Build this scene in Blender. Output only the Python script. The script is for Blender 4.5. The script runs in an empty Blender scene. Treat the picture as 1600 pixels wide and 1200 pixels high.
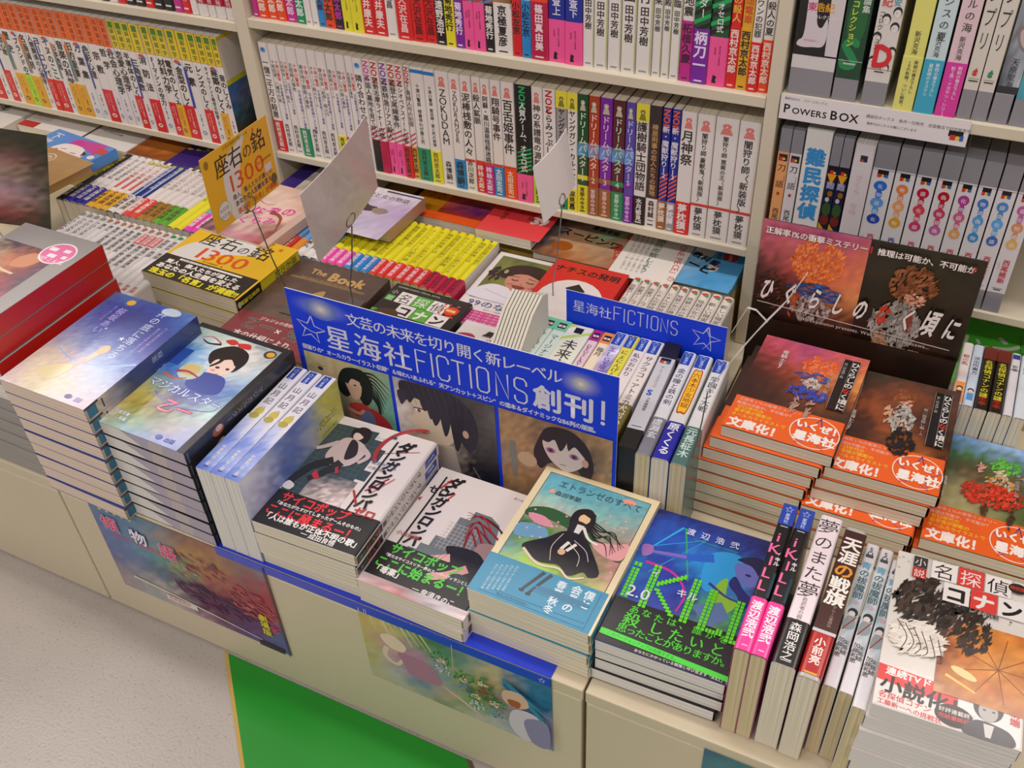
import bpy, math, random
import numpy as np
from mathutils import Matrix, Vector
from mathutils.geometry import tessellate_polygon

# ------------------------------------------------------------------ camera
scene = bpy.context.scene
col = scene.collection
cd = bpy.data.cameras.new('camera'); cam = bpy.data.objects.new('camera', cd); col.objects.link(cam)
R_ = (0.898588, 0.436889, -0.040847); D_ = (0.254698, -0.595122, -0.762206); F_ = (-0.357308, 0.674505, -0.646044)
m = Matrix.Identity(4)
for i in range(3):
    m[i][0] = R_[i]; m[i][1] = -D_[i]; m[i][2] = -F_[i]
m.translation = (0, 0, 1.09)
cam.matrix_world = m
cd.lens = 34.669; cd.sensor_width = 36; cd.clip_start = 0.02
scene.camera = cam

# ------------------------------------------------------------------ light
vs = scene.view_settings
vs.view_transform = 'Standard'; vs.look = 'None'; vs.gamma = 1; vs.use_curve_mapping = False
vs.exposure = -0.10
wd = bpy.data.worlds.new('shop_air'); scene.world = wd; wd.use_nodes = True
bg = wd.node_tree.nodes['Background']
bg.inputs[0].default_value = (0.92, 0.855, 0.83, 1); bg.inputs[1].default_value = 0.36
def lamp(name, x, y, z, sx, sy, power, tilt=0):
    d = bpy.data.lights.new(name, 'AREA'); d.shape = 'RECTANGLE'; d.size = sx; d.size_y = sy
    d.energy = power; d.color = (1.0, 0.91, 0.865)
    o = bpy.data.objects.new(name, d); col.objects.link(o); o.location = (x, y, z)
    o.rotation_euler = (tilt, 0, 0); return o
# fluorescent ceiling fixtures over the aisle and over the shelves
for lx in (-2.62, -0.40, 1.80):
    lamp('ceiling_lamp', lx+.22, .78, 2.65, 1.0, 0.16, 17)
    lamp('ceiling_lamp', lx, -1.15, 2.65, 1.2, 0.20, 27)
for lx in (-3.55, -1.35, 0.85):
    lamp('ceiling_lamp', lx, 2.30, 2.65, 1.2, 0.20, 17)

random.seed(7)
rnd = random.Random(11)

# ------------------------------------------------------------------ materials
def lin(h):
    if isinstance(h, tuple): return h
    h = h.lstrip('#')
    if len(h) == 3: h = ''.join(c*2 for c in h)
    out = []
    for i in (0, 2, 4):
        c = int(h[i:i+2], 16)/255
        out.append(c/12.92 if c <= .04045 else ((c+.055)/1.055)**2.4)
    return tuple(out)
def newmat(name):
    mt = bpy.data.materials.new(name); mt.use_nodes = True
    nt = mt.node_tree; return mt, nt, nt.nodes['Principled BSDF']
def printed(name, rough, coat, spec=.5):
    mt, nt, b = newmat(name)
    a = nt.nodes.new('ShaderNodeVertexColor'); a.layer_name = 'Col'
    no = nt.nodes.new('ShaderNodeTexNoise'); no.inputs['Scale'].default_value = 60
    tc = nt.nodes.new('ShaderNodeTexCoord'); nt.links.new(tc.outputs['Object'], no.inputs['Vector'])
    mp = nt.nodes.new('ShaderNodeMapRange'); mp.inputs['To Min'].default_value = rough-.05; mp.inputs['To Max'].default_value = rough+.07
    nt.links.new(no.outputs['Fac'], mp.inputs['Value']); nt.links.new(mp.outputs[0], b.inputs['Roughness'])
    nt.links.new(a.outputs['Color'], b.inputs['Base Color'])
    b.inputs['Coat Weight'].default_value = coat; b.inputs['Coat Roughness'].default_value = .18
    b.inputs['Specular IOR Level'].default_value = spec
    bp = nt.nodes.new('ShaderNodeBump'); bp.inputs['Strength'].default_value = .08; bp.inputs['Distance'].default_value = .002
    n2 = nt.nodes.new('ShaderNodeTexNoise'); n2.inputs['Scale'].default_value = 14
    nt.links.new(tc.outputs['Object'], n2.inputs['Vector']); nt.links.new(n2.outputs['Fac'], bp.inputs['Height'])
    nt.links.new(bp.outputs[0], b.inputs['Normal']); nt.links.new(bp.outputs[0], b.inputs['Coat Normal'])
    return mt
GLOSS = printed('glossy_printed_paper', .36, .35)
SHEEN = printed('laminated_printed_paper', .33, .45)
MATTE = printed('matte_printed_paper', .55, .0, .35)
def pages(name, c1, c2):
    mt, nt, b = newmat(name)
    tc = nt.nodes.new('ShaderNodeTexCoord'); mp = nt.nodes.new('ShaderNodeMapping')
    mp.inputs['Scale'].default_value = (3, 3, 1500)
    no = nt.nodes.new('ShaderNodeTexNoise'); no.inputs['Scale'].default_value = 1; no.inputs['Detail'].default_value = 3
    cr = nt.nodes.new('ShaderNodeValToRGB')
    cr.color_ramp.elements[0].position = .36; cr.color_ramp.elements[0].color = (*lin(c1), 1)
    cr.color_ramp.elements[1].position = .62; cr.color_ramp.elements[1].color = (*lin(c2), 1)
    nt.links.new(tc.outputs['Object'], mp.inputs[0]); nt.links.new(mp.outputs[0], no.inputs['Vector'])
    nt.links.new(no.outputs['Fac'], cr.inputs[0]); nt.links.new(cr.outputs[0], b.inputs['Base Color'])
    b.inputs['Roughness'].default_value = .85
    bp = nt.nodes.new('ShaderNodeBump'); bp.inputs['Strength'].default_value = .35; bp.inputs['Distance'].default_value = .0004
    nt.links.new(no.outputs['Fac'], bp.inputs['Height']); nt.links.new(bp.outputs[0], b.inputs['Normal'])
    return mt
PG = pages('cream_page_edges', 'cfc5ad', 'ece4d0')
PGT = pages('tan_page_edges', 'bfae86', 'ddcfa8')
PGW = pages('white_page_edges', 'cdc9c3', 'eceae5')
PGP = pages('pinkish_page_edges', 'cdb9a6', 'ead8c8')
def plain(name, c, rough=.5, metal=0, noise=.04, scale=30, bump=0.0, coat=0, spec=.5):
    mt, nt, b = newmat(name); c = lin(c)
    no = nt.nodes.new('ShaderNodeTexNoise'); no.inputs['Scale'].default_value = scale; no.inputs['Detail'].default_value = 4
    tc = nt.nodes.new('ShaderNodeTexCoord'); nt.links.new(tc.outputs['Object'], no.inputs['Vector'])
    cr = nt.nodes.new('ShaderNodeValToRGB')
    cr.color_ramp.elements[0].position = .3; cr.color_ramp.elements[1].position = .7
    cr.color_ramp.elements[0].color = (*[x*(1-noise) for x in c], 1)
    cr.color_ramp.elements[1].color = (*[min(1, x*(1+noise)) for x in c], 1)
    nt.links.new(no.outputs['Fac'], cr.inputs[0]); nt.links.new(cr.outputs[0], b.inputs['Base Color'])
    b.inputs['Roughness'].default_value = rough; b.inputs['Metallic'].default_value = metal
    b.inputs['Coat Weight'].default_value = coat; b.inputs['Specular IOR Level'].default_value = spec
    if bump:
        bp = nt.nodes.new('ShaderNodeBump'); bp.inputs['Strength'].default_value = bump; bp.inputs['Distance'].default_value = .002
        nt.links.new(no.outputs['Fac'], bp.inputs['Height']); nt.links.new(bp.outputs[0], b.inputs['Normal'])
    return mt
STEEL = plain('cream_painted_steel', 'd4cab4', .42, noise=.03, scale=8)
PANEL = plain('cream_cabinet_laminate', 'd0c4a8', .45, noise=.03, scale=5)
DARK = plain('dark_gap', '2a261f', .8)
WIRE = plain('bare_steel_wire', '8d8a84', .3, metal=.9)
GREENM = plain('green_floor_vinyl', '12861f', .42, noise=.07, scale=6, bump=.05)
CARDB = plain('bare_cardboard_edge', 'b99a4c', .7)
REDP = plain('red_dyed_cover_board', 'b3140f', .45)

# ------------------------------------------------------------------ print helpers (flat print laid out in millimetres)
_gc = bpy.data.curves.new('glyph', 'FONT'); _gc.resolution_u = 2
_go = bpy.data.objects.new('glyph', _gc)
_G = {}
def glyph(ch, wt=0):
    """triangulated glyph; heavier weights overprint shifted copies"""
    k = (ch, wt)
    if k not in _G:
        if wt == 0:
            _gc.body = ch
            me = bpy.data.meshes.new_from_object(_go); me.calc_loop_triangles()
            n = len(me.vertices); v = np.zeros(n*3); me.vertices.foreach_get('co', v)
            t = np.zeros(len(me.loop_triangles)*3, int); me.loop_triangles.foreach_get('vertices', t)
            bpy.data.meshes.remove(me)
            _G[k] = (np.concatenate([v.reshape(-1, 3)[:, :2], np.zeros((n, 1))], 1), t.reshape(-1, 3).copy())
        else:
            v, t = glyph(ch, 0); r, m = ((0, 0), (.014, 2), (.022, 3), (.032, 4), (.050, 5))[wt]
            _G[k] = (np.concatenate([v+np.array([math.cos(2*math.pi*i/m+.4)*r, math.sin(2*math.pi*i/m+.4)*r, i*5e-6]) for i in range(m)]), np.concatenate([t+i*len(v) for i in range(m)]))
    return _G[k]
ROT = 'ー〜～（）()「」―-…『』'
class Pr:
    """collects flat coloured print in mm; mapf turns (u,v,layer) into local metres"""
    def __init__(s, mapf): s.V = []; s.T = []; s.C = []; s.n = 0; s.k = 0; s.mapf = mapf
    def add(s, uv, tri, c, perv=None, dz=0):
        uv = np.asarray(uv, float); tri = np.asarray(tri, int)
        if len(tri) == 0: return
        s.V.append(s.mapf(uv[:, 0]*.001, uv[:, 1]*.001, s.k*1.1e-5+dz))
        s.T.append(tri+s.n); s.n += len(uv); s.k += 1
        if perv is None: cc = np.tile(np.array([*lin(c), 1.]), (len(tri)*3, 1))
        else: cc = np.concatenate([perv[tri.ravel()], np.ones((len(tri)*3, 1))], 1)
        s.C.append(cc)
    def poly(s, pts, c):
        t = tessellate_polygon([[Vector((p[0], p[1], 0)) for p in pts]]); s.add(pts, t, c)
    def rect(s, u0, v0, u1, v1, c): s.add([(u0, v0), (u1, v0), (u1, v1), (u0, v1)], [(0, 1, 2), (0, 2, 3)], c)
    def ell(s, x, y, rx, ry, c, a=0, n=22):
        ca, sa = math.cos(math.radians(a)), math.sin(math.radians(a)); P = []
        for i in range(n):
            t = 2*math.pi*i/n; q, r = rx*math.cos(t), ry*math.sin(t); P.append((x+q*ca-r*sa, y+q*sa+r*ca))
        s.add(P, [(0, i, i+1) for i in range(1, n-1)], c)
    def blob(s, pts, c, n=5):
        P = []; N = len(pts)
        for i in range(N):
            p0, p1, p2, p3 = (np.array(pts[(i+j-1) % N], float) for j in range(4))
            for k in range(n):
                t = k/n; P.append(tuple(.5*((2*p1)+(-p0+p2)*t+(2*p0-5*p1+4*p2-p3)*t*t+(-p0+3*p1-3*p2+p3)*t**3)))
        s.poly(P, c)
    def line(s, pts, w, c, w1=None, n=5, smooth=True):
        pts = [np.array(p, float) for p in pts]
        if smooth and len(pts) > 2:
            Q = []; N = len(pts)
            for i in range(N-1):
                p0, p1, p2, p3 = pts[max(i-1, 0)], pts[i], pts[i+1], pts[min(i+2, N-1)]
                for k in range(n):
                    t = k/n; Q.append(.5*((2*p1)+(-p0+p2)*t+(2*p0-5*p1+4*p2-p3)*t*t+(-p0+3*p1-3*p2+p3)*t**3))
            Q.append(pts[-1]); pts = Q
        if w1 is None: w1 = w
        V = []; N = len(pts)
        for i, p in enumerate(pts):
            d = pts[min(i+1, N-1)]-pts[max(i-1, 0)]; L = math.hypot(*d) or 1; nrm = np.array([-d[1], d[0]])/L
            ww = (w+(w1-w)*i/(N-1))/2; V += [p+nrm*ww, p-nrm*ww]
        T = []
        for i in range(N-1): T += [(2*i, 2*i+1, 2*i+3), (2*i, 2*i+3, 2*i+2)]
        s.add(V, T, c)
    def glow(s, x, y, rx, ry, c0, c1, rings=6, n=20):
        a, b = np.array(lin(c0)), np.array(lin(c1)); P = [(x, y)]; C = [a]; T = []
        for k in range(1, rings+1):
            f = k/rings; w = (1-f)**1.6
            for i in range(n): t = 2*math.pi*i/n; P.append((x+rx*f*math.cos(t), y+ry*f*math.sin(t))); C.append(b+(a-b)*w)
        for i in range(n):
            T.append((0, 1+i, 1+(i+1) % n))
            for k in range(rings-1): p = 1+k*n; q = p+n; T += [(p+i, q+i, q+(i+1) % n), (p+i, q+(i+1) % n, p+(i+1) % n)]
        s.add(P, T, None, np.clip(np.array(C), 0, 1))
    def dabs(s, x, y, rx, ry, cols, n, L=6, w=2, ang=0, seed=1):
        """cluster of short brush strokes"""
        rs = random.Random(seed); V = []; T = []; C = []; Z = []; cl = [lin(c) for c in cols]
        for i in range(n):
            a = rs.uniform(0, 6.283); q = math.sqrt(rs.random()); px, py = x+rx*q*math.cos(a), y+ry*q*math.sin(a); t = math.radians(ang+rs.uniform(-35, 35)); l = L*rs.uniform(.5, 1.2)/2; dx, dy = l*math.cos(t), l*math.sin(t); ww = w*rs.uniform(.6, 1.2)/2
            b = len(V); V += [(px-dx, py-dy), (px-dy*ww/l, py+dx*ww/l), (px+dx, py+dy), (px+dy*ww/l, py-dx*ww/l)]; T += [(b, b+3, b+2), (b, b+2, b+1)]; C += [cl[i % len(cl)]]*4; Z += [(i % 70)*5e-6]*4
        s.add(V, T, None, np.array(C), dz=np.array(Z)); s.k += 32
    def scaled(s, f, su, sv, du=0, dv=0):
        om = s.mapf; s.mapf = lambda U, V, k: om(U*su+du*.001, V*sv+dv*.001, k); f(s); s.mapf = om
    def star(s, x, y, r, c, lw=None, a=0, ri=.4):
        P = [(x+(r if i % 2 == 0 else r*ri)*math.sin(math.radians(36*i+a)), y+(r if i % 2 == 0 else r*ri)*math.cos(math.radians(36*i+a))) for i in range(10)]
        if lw: s.line(P+[P[0]], lw, c, smooth=False)
        else: s.poly(P, c)
    def grid(s, u0, v0, u1, v1, rows, nx=18, ny=24, noise=.06, seed=1, wob=.5):
        """smooth printed picture: rows of hex colours from top to bottom, softly warped"""
        A = np.array([[lin(c) for c in r.split()] for r in rows]); H, W = A.shape[:2]
        rs = np.random.RandomState(seed)
        X, Y = np.meshgrid(np.linspace(0, 1, nx+1), np.linspace(0, 1, ny+1))
        fx = X*(W-1)+rs.uniform(-wob, wob, X.shape)*.6; fy = (1-Y)*(H-1)+rs.uniform(-wob, wob, X.shape)*.6
        fx = np.clip(fx, 0, W-1); fy = np.clip(fy, 0, H-1)
        x0 = np.minimum(fx.astype(int), max(W-2, 0)); y0 = np.minimum(fy.astype(int), max(H-2, 0)); tx = (fx-x0)[..., None]; ty = (fy-y0)[..., None]
        x1 = np.minimum(x0+1, W-1); y1 = np.minimum(y0+1, H-1)
        Cc = (A[y0, x0]*(1-tx)+A[y0, x1]*tx)*(1-ty)+(A[y1, x0]*(1-tx)+A[y1, x1]*tx)*ty
        Cc = np.clip(Cc*(1+rs.uniform(-noise, noise, X.shape)[..., None]*2), 0, 1)
        V = np.stack([u0+X*(u1-u0), v0+Y*(v1-v0)], -1).reshape(-1, 2); T = []
        for j in range(ny):
            for i in range(nx):
                a = j*(nx+1)+i; b = a+1; c = a+nx+1; d = c+1; T += [(a, b, d), (a, d, c)]
        s.add(V, T, None, Cc.reshape(-1, 3))
    def text(s, t, x, y, size, c, wt=0, vert=False, ang=0, sx=1, sp=1, anchor='l', shear=0, out=None, ow=3, sy=1, rot=False):
        """x,y = baseline start (horizontal) or top centre (vertical)"""
        if out: s.text(t, x, y, size, out, ow, vert, ang, sx, sp, anchor, shear, sy=sy, rot=rot)
        ca, sa = math.cos(math.radians(ang)), math.sin(math.radians(ang)); VV = []; TT = []; ZZ = []; n = 0; pen = 0
        for ch in t:
            asc = ord(ch) < 128
            if ch in ' 　': pen += (.35 if asc else 1)*sp*(1 if not vert else .6); continue
            g3, tr = glyph(ch, wt); g = g3[:, :2].copy(); ZZ.append(g3[:, 2])
            if vert:
                if ch in ROT: g = np.stack([g[:, 1]-.38, -(g[:, 0]-.5)], 1)
                elif rot: g = np.stack([(g[:, 1]-.35), -(g[:, 0])+.5], 1)
                else:
                    cx = (g[:, 0].min()+g[:, 0].max())/2 if asc else .5
                    g = g-np.array([cx, .38])
                    if ch in '、。': g = g+np.array([.55, .5])
                adv = (.78 if asc else 1)*sp
                if rot: adv = (glyph(ch, 0)[0][:, 0].max()+.1)*sp
                g[:, 0] *= sx; g[:, 1] = g[:, 1]*sy-pen-(.5 if not asc else .4); pen += adv
            else:
                mx = glyph(ch, 0)[0][:, 0].max()+.06 if asc else 1
                g[:, 0] = (g[:, 0]*sx)+pen; g[:, 1] *= sy; pen += mx*sx*sp
            VV.append(g); TT.append(tr+n); n += len(g)
        if not VV: return
        V = np.concatenate(VV)*size
        if not vert and anchor == 'c': V[:, 0] -= pen*size/2
        V[:, 0] += V[:, 1]*shear
        V = np.stack([x+V[:, 0]*ca-V[:, 1]*sa, y+V[:, 0]*sa+V[:, 1]*ca], 1)
        s.add(V, np.concatenate(TT), c, dz=np.concatenate(ZZ)); s.k += (0, 1, 1, 2, 2)[wt]
    def vt(s, t, x, y, size, c, **k): s.text(t, x, y, size, c, vert=True, **k)
    def build(s, name, mat, parent):
        if not s.V: return None
        V = np.concatenate(s.V); T = np.concatenate(s.T); C = np.concatenate(s.C)
        return meshobj(name, V, T, mat, parent, cols=C)

def meshobj(name, V, F, mat, parent=None, cols=None, smooth=False, facecols=None):
    me = bpy.data.meshes.new(name)
    if isinstance(F, np.ndarray):
        me.vertices.add(len(V)); me.vertices.foreach_set('co', np.asarray(V, np.float32).ravel())
        me.loops.add(F.size); me.loops.foreach_set('vertex_index', F.ravel().astype(np.int32))
        me.polygons.add(len(F)); me.polygons.foreach_set('loop_start', np.arange(0, F.size, F.shape[1], dtype=np.int32))
        me.update(calc_edges=True)
    else:
        me.from_pydata([tuple(v) for v in V], [], F); me.update()
    if facecols is not None:
        cc = []
        for p, c in zip(me.polygons, facecols): cc += [(*lin(c), 1.)]*p.loop_total
        cols = np.array(cc)
    if cols is not None:
        a = me.color_attributes.new('Col', 'FLOAT_COLOR', 'CORNER'); a.data.foreach_set('color', cols.astype(np.float32).ravel())
    if smooth: me.polygons.foreach_set('use_smooth', [True]*len(me.polygons))
    me.materials.append(mat)
    o = bpy.data.objects.new(name, me); col.objects.link(o)
    if parent: o.parent = parent
    return o
def box_data(x0, y0, z0, x1, y1, z1):
    V = [(x0, y0, z0), (x1, y0, z0), (x1, y1, z0), (x0, y1, z0), (x0, y0, z1), (x1, y0, z1), (x1, y1, z1), (x0, y1, z1)]
    F = [(0, 3, 2, 1), (4, 5, 6, 7), (0, 1, 5, 4), (1, 2, 6, 5), (2, 3, 7, 6), (3, 0, 4, 7)]
    return V, F
def box(name, a, b, mat, parent=None, bevel=0):
    V, F = box_data(*a, *b)
    o = meshobj(name, V, F, mat, parent)
    if bevel:
        md = o.modifiers.new('bevel', 'BEVEL'); md.width = bevel; md.segments = 2
    return o
def tag(o, label=None, cat=None, group=None, kind=None):
    while label and len(label.split()) > 16 and ' the ' in label: label = label.replace(' the ', ' ', 1)
    while label and len(label.split()) > 16 and ' a ' in label: label = label.replace(' a ', ' ', 1)
    if label: o['label'] = label
    if cat: o['category'] = cat
    if group: o['group'] = group
    if kind: o['kind'] = kind
    return o
def empty(name, mat4): 
    o = bpy.data.objects.new(name, None); col.objects.link(o); o.empty_display_size = .02; o.matrix_world = mat4; return o
def kids(o): return [c for c in bpy.data.objects if c.parent == o]
_kids = {}
def copy_tree(r, mat4, label=None, group=None):
    c = r.copy(); col.objects.link(c); c.matrix_world = mat4
    tag(c, label, None, group)
    for ch in _kids.get(r.name, []):
        d = ch.copy(); col.objects.link(d); d.parent = c
        for g in _kids.get(ch.name, []):
            e = g.copy(); col.objects.link(e); e.parent = d
    return c
def ordn(n): return '%d%s' % (n, 'th' if 10 <= n % 100 <= 20 else {1: 'st', 2: 'nd', 3: 'rd'}.get(n % 10, 'th'))

# ------------------------------------------------------------------ books
# local frame: lying on its back cover, x 0 fore-edge .. w spine, y 0 tail .. h head, z 0 .. t front cover up
def profile(w, t, r, off=0.0, x0=0.0, n=3):
    P = [(x0, -off)]
    for i in range(n+1):
        a = -math.pi/2+math.pi/2*i/n; P.append((w-r+(r+off)*math.cos(a), r+(r+off)*math.sin(a)))
    for i in range(n+1):
        a = math.pi/2*i/n; P.append((w-r+(r+off)*math.cos(a), t-r+(r+off)*math.sin(a)))
    P.append((x0, t+off)); return P
def ushell(name, w, t, r, y0, y1, bands, mat, parent, off=0.0, th=.0004, x0=0.0):
    """bands: [(y, colour below this y)...] cutting the wrap along y"""
    O = profile(w, t, r, off, x0); I = [(max(x0, min(px, w-th)) if px > w-r else px, pz) for px, pz in profile(w-th, t-2*th, max(r-th, 1e-4), off, x0)]
    I = [(px, pz+th) for px, pz in I]
    loop = O+I[::-1]; N = len(loop); V = []; F = []; C = []
    ys = [y0]+[b[0] for b in bands if b[0] < y1]+[y1]
    cs = [b[1] for b in bands]
    for y in ys: V += [(px, y, pz) for px, pz in loop]
    for k in range(len(ys)-1):
        for i in range(N):
            j = (i+1) % N; F.append((k*N+i, k*N+j, (k+1)*N+j, (k+1)*N+i)); C.append(cs[min(k, len(cs)-1)])
    no = len(O)
    for base, fl in ((0, False), ((len(ys)-1)*N, True)):
        for i in range(no-1):
            q = (base+i, base+i+1, base+N-2-i, base+N-1-i)
            F.append(q if not fl else q[::-1]); C.append(cs[0] if not fl else cs[-1])
    return meshobj(name, V, F, mat, parent, facecols=C)
def book(name, w, h, t, cover, M, front=None, spine=None, back=None, obi=None, pg=None, mat=None, r=None, label='', cat='book', group=None, slip=False):
    """cover: colour or [(y,colour)..]; obi: dict(y0,y1,c,front,spine,back)"""
    mat = mat or GLOSS; root = empty(name, M); tag(root, label, cat, group)
    if r is None: r = min(t*.3, .003)
    bands = cover if isinstance(cover, list) else [(h+1, cover)]
    parts = [ushell('cover', w, t, r, 0, h, bands, mat, root)]
    if slip:
        V, F = box_data(.0005, .0002, .0004, w-.0006, h-.0002, t-.0004); parts.append(meshobj('slipcase_body', V, F, DARK if slip == 'dark' else plainmat(slip), root))
    else:
        V, F = box_data(.0004, .0003, .0004, w-max(.0006, r*.72), h-.0004, t-.0004); parts.append(meshobj('page_block', V, F, pg or PG, root))
    e = 1.2e-4
    fm = lambda U, Vv, k: np.stack([U, Vv, np.full_like(U, t+e)+k], 1)
    bm_ = lambda U, Vv, k: np.stack([w-U, Vv, np.full_like(U, -e)-k], 1)
    sm = lambda U, Vv, k: np.stack([np.full_like(U, w+e)+k, Vv, t-U], 1)
    def mk(fn, f, nm, par, dz=0):
        if fn:
            g = (lambda U, Vv, k: f(U, Vv, k+dz)) if dz else f
            pr = Pr(g); fn(pr); o = pr.build(nm, mat, par)
            if o: _kids.setdefault(par.name, []).append(o)
    cv = parts[0]
    mk(front, fm, 'cover_print', cv); mk(spine, sm, 'spine_print', cv); mk(back, bm_, 'back_print', cv)
    if obi:
        y0, y1 = obi['y0'], obi['y1']
        bd = ushell('paper_band', w, t, r, y0, y1, obi.get('bands', [(9, obi['c'])]), obi.get('mat', mat), root, off=5e-4, th=2.5e-4); parts.append(bd)
        mk(obi.get('front'), fm, 'band_print', bd, 5e-4); mk(obi.get('spine'), sm, 'band_spine_print', bd, 5e-4); mk(obi.get('back'), bm_, 'band_back_print', bd, 5e-4)
    _kids[root.name] = parts
    return root
_pm = {}
def plainmat(c):
    if c not in _pm: _pm[c] = plain('smooth_board_'+c, c, .45)
    return _pm[c]
def Mflat(x, y, z, yaw=0): return Matrix.Translation((x, y, z)) @ Matrix.Rotation(math.radians(yaw), 4, 'Z')
def Mup(x, y, z, t, yaw=0, w=.12, lean=0):
    """spine-up, head away: spine faces +Z, local z -> -X. x = left side, y = tail, z = underside"""
    B = Matrix(((0, 0, -1, t), (0, 1, 0, 0), (1, 0, 0, 0), (0, 0, 0, 1)))
    return Matrix.Translation((x, y, z)) @ Matrix.Rotation(math.radians(yaw), 4, 'Z') @ Matrix.Rotation(math.radians(lean), 4, 'Y') @ B
def Mshelf(x, y, z, t, w, yaw=0, lean=0):
    """standing on a shelf, spine towards the viewer at plane y"""
    B = Matrix(((0, 0, -1, t), (-1, 0, 0, w), (0, 1, 0, 0), (0, 0, 0, 1)))
    return Matrix.Translation((x, y, z)) @ Matrix.Rotation(math.radians(lean), 4, 'Y') @ Matrix.Rotation(math.radians(yaw), 4, 'Z') @ B
def stack(n, w, h, t, x, y, z0, yaw, build, lab, group, jit=.0012, steps=None, jy=1.0):
    """build(M, top, label) makes the book; lower ones are copies of one plain copy"""
    proto = None
    for i in range(n):
        dx, dy = rnd.uniform(-jit, jit), rnd.uniform(-jit, jit)
        if steps: dx += steps[i][0]; dy += steps[i][1]
        M = Mflat(x+dx, y+dy, z0+i*(t+.0009), yaw+rnd.uniform(-jy, jy)*.6)
        top = i == n-1
        lb = lab % ('topmost' if top else 'lowest' if i == 0 else ordn(n-i)+' from the top')
        if top: build(M, True, lb, group)
        elif proto is None or i == 0: proto = build(M, False, lb, group)
        else: copy_tree(proto, M, lb)

# ------------------------------------------------------------------ setting
def floor_mat():
    mt, nt, b = newmat('speckled_vinyl_floor')
    tc = nt.nodes.new('ShaderNodeTexCoord')
    n1 = nt.nodes.new('ShaderNodeTexNoise'); n1.inputs['Scale'].default_value = 4; n1.inputs['Detail'].default_value = 5
    n2 = nt.nodes.new('ShaderNodeTexNoise'); n2.inputs['Scale'].default_value = 260; n2.inputs['Detail'].default_value = 2
    c1 = nt.nodes.new('ShaderNodeValToRGB'); c2 = nt.nodes.new('ShaderNodeValToRGB')
    c1.color_ramp.elements[0].position = .3; c1.color_ramp.elements[1].position = .7
    c1.color_ramp.elements[0].color = (*lin('a29a92'), 1); c1.color_ramp.elements[1].color = (*lin('b2aaa3'), 1)
    c2.color_ramp.elements[0].position = .30; c2.color_ramp.elements[1].position = .40
    c2.color_ramp.elements[0].color = (*lin('9c9184'), 1); c2.color_ramp.elements[1].color = (1, 1, 1, 1)
    mx = nt.nodes.new('ShaderNodeMix'); mx.data_type = 'RGBA'; mx.blend_type = 'MULTIPLY'; mx.inputs[0].default_value = .35
    for n in (n1, n2): nt.links.new(tc.outputs['Object'], n.inputs['Vector'])
    nt.links.new(n1.outputs['Fac'], c1.inputs[0]); nt.links.new(n2.outputs['Fac'], c2.inputs[0])
    nt.links.new(c1.outputs[0], mx.inputs[6]); nt.links.new(c2.outputs[0], mx.inputs[7]); nt.links.new(mx.outputs[2], b.inputs['Base Color'])
    b.inputs['Roughness'].default_value = .30; b.inputs['Specular IOR Level'].default_value = .5
    bp = nt.nodes.new('ShaderNodeBump'); bp.inputs['Strength'].default_value = .25; bp.inputs['Distance'].default_value = .001
    nt.links.new(n2.outputs['Fac'], bp.inputs['Height']); nt.links.new(bp.outputs[0], b.inputs['Normal'])
    return mt
tag(box('floor', (-3.4, -2.6, -.03), (2.6, 3.2, 0), floor_mat()), kind='structure')
tag(box('wall_back', (-3.4, 3.15, 0), (2.6, 3.2, 2.8), plain('cream_wall', 'cfc6b4', .7)), kind='structure')
g = empty('green_floor_sheet', Matrix.Translation((-.51, .3, 0)))
tag(g, 'bright green vinyl sheet taped to the floor against the low cabinet', 'floor sheet')
V = [(-.712, .4995, 0), (-.348, .4995, 0), (-.30, -.15, 0), (-.42, -.15, 0), (-.712+.16, .22, 0)]
def slab(name, pts, z0, z1, mat, parent=None, off=(0, 0, 0)):
    n = len(pts); P = [(p[0]-off[0], p[1]-off[1], z0-off[2]) for p in pts]+[(p[0]-off[0], p[1]-off[1], z1-off[2]) for p in pts]
    F = [tuple(range(n-1, -1, -1)), tuple(range(n, 2*n))]+[(i, (i+1) % n, n+(i+1) % n, n+i) for i in range(n)]
    return meshobj(name, P, F, mat, parent)
o_ = (-.51, .3, 0)
pts = [(-.709, .4990), (-.352, .4990), (-.352+.12, -.5), (-.709+.62, -.5)]
slab('vinyl_sheet', [(-.706, .499), (-.352, .499), (.268, -.12), (-.086, -.12)], 0.0, .0016, GREENM, g, o_)
slab('edge_tape', [(-.7125, .499), (-.706, .499), (-.086, -.12), (-.0925, -.12)], 0.0, .0019, CARDB, g, o_)
slab('dark_edge', [(-.352, .499), (-.345, .499), (.275, -.12), (.268, -.12)], 0.0, .0018, plain('brown_edge', '5a4430', .6), g, o_)

ZT = .235; YF = .502
def cabinet(x0, x1, lab):
    r = empty('display_cabinet', Matrix.Translation(((x0+x1)/2, YF, 0))); tag(r, lab, 'cabinet', 'low display cabinets along the aisle')
    cx = (x0+x1)/2
    box('body', (x0-cx+.001, .019, .004), (x1-cx-.001, .86, ZT-.018), PANEL, r)
    box('front_panel', (x0-cx+.0012, 0, .003), (x1-cx-.0012, .018, ZT-.0185), PANEL, r, .0015)
    box('top_board', (x0-cx, 0, ZT-.018), (x1-cx, .86, ZT), PANEL, r, .0015)
    return r
cabinet(-2.1, -.9135, 'low cream display cabinet at the left end, with no poster on it')
cabinet(-.9125, -.2060, 'low cream display cabinet in the middle carrying two posters')
cabinet(-.2035, 1.1, 'low cream display cabinet at the right with a teal poster')
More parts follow.
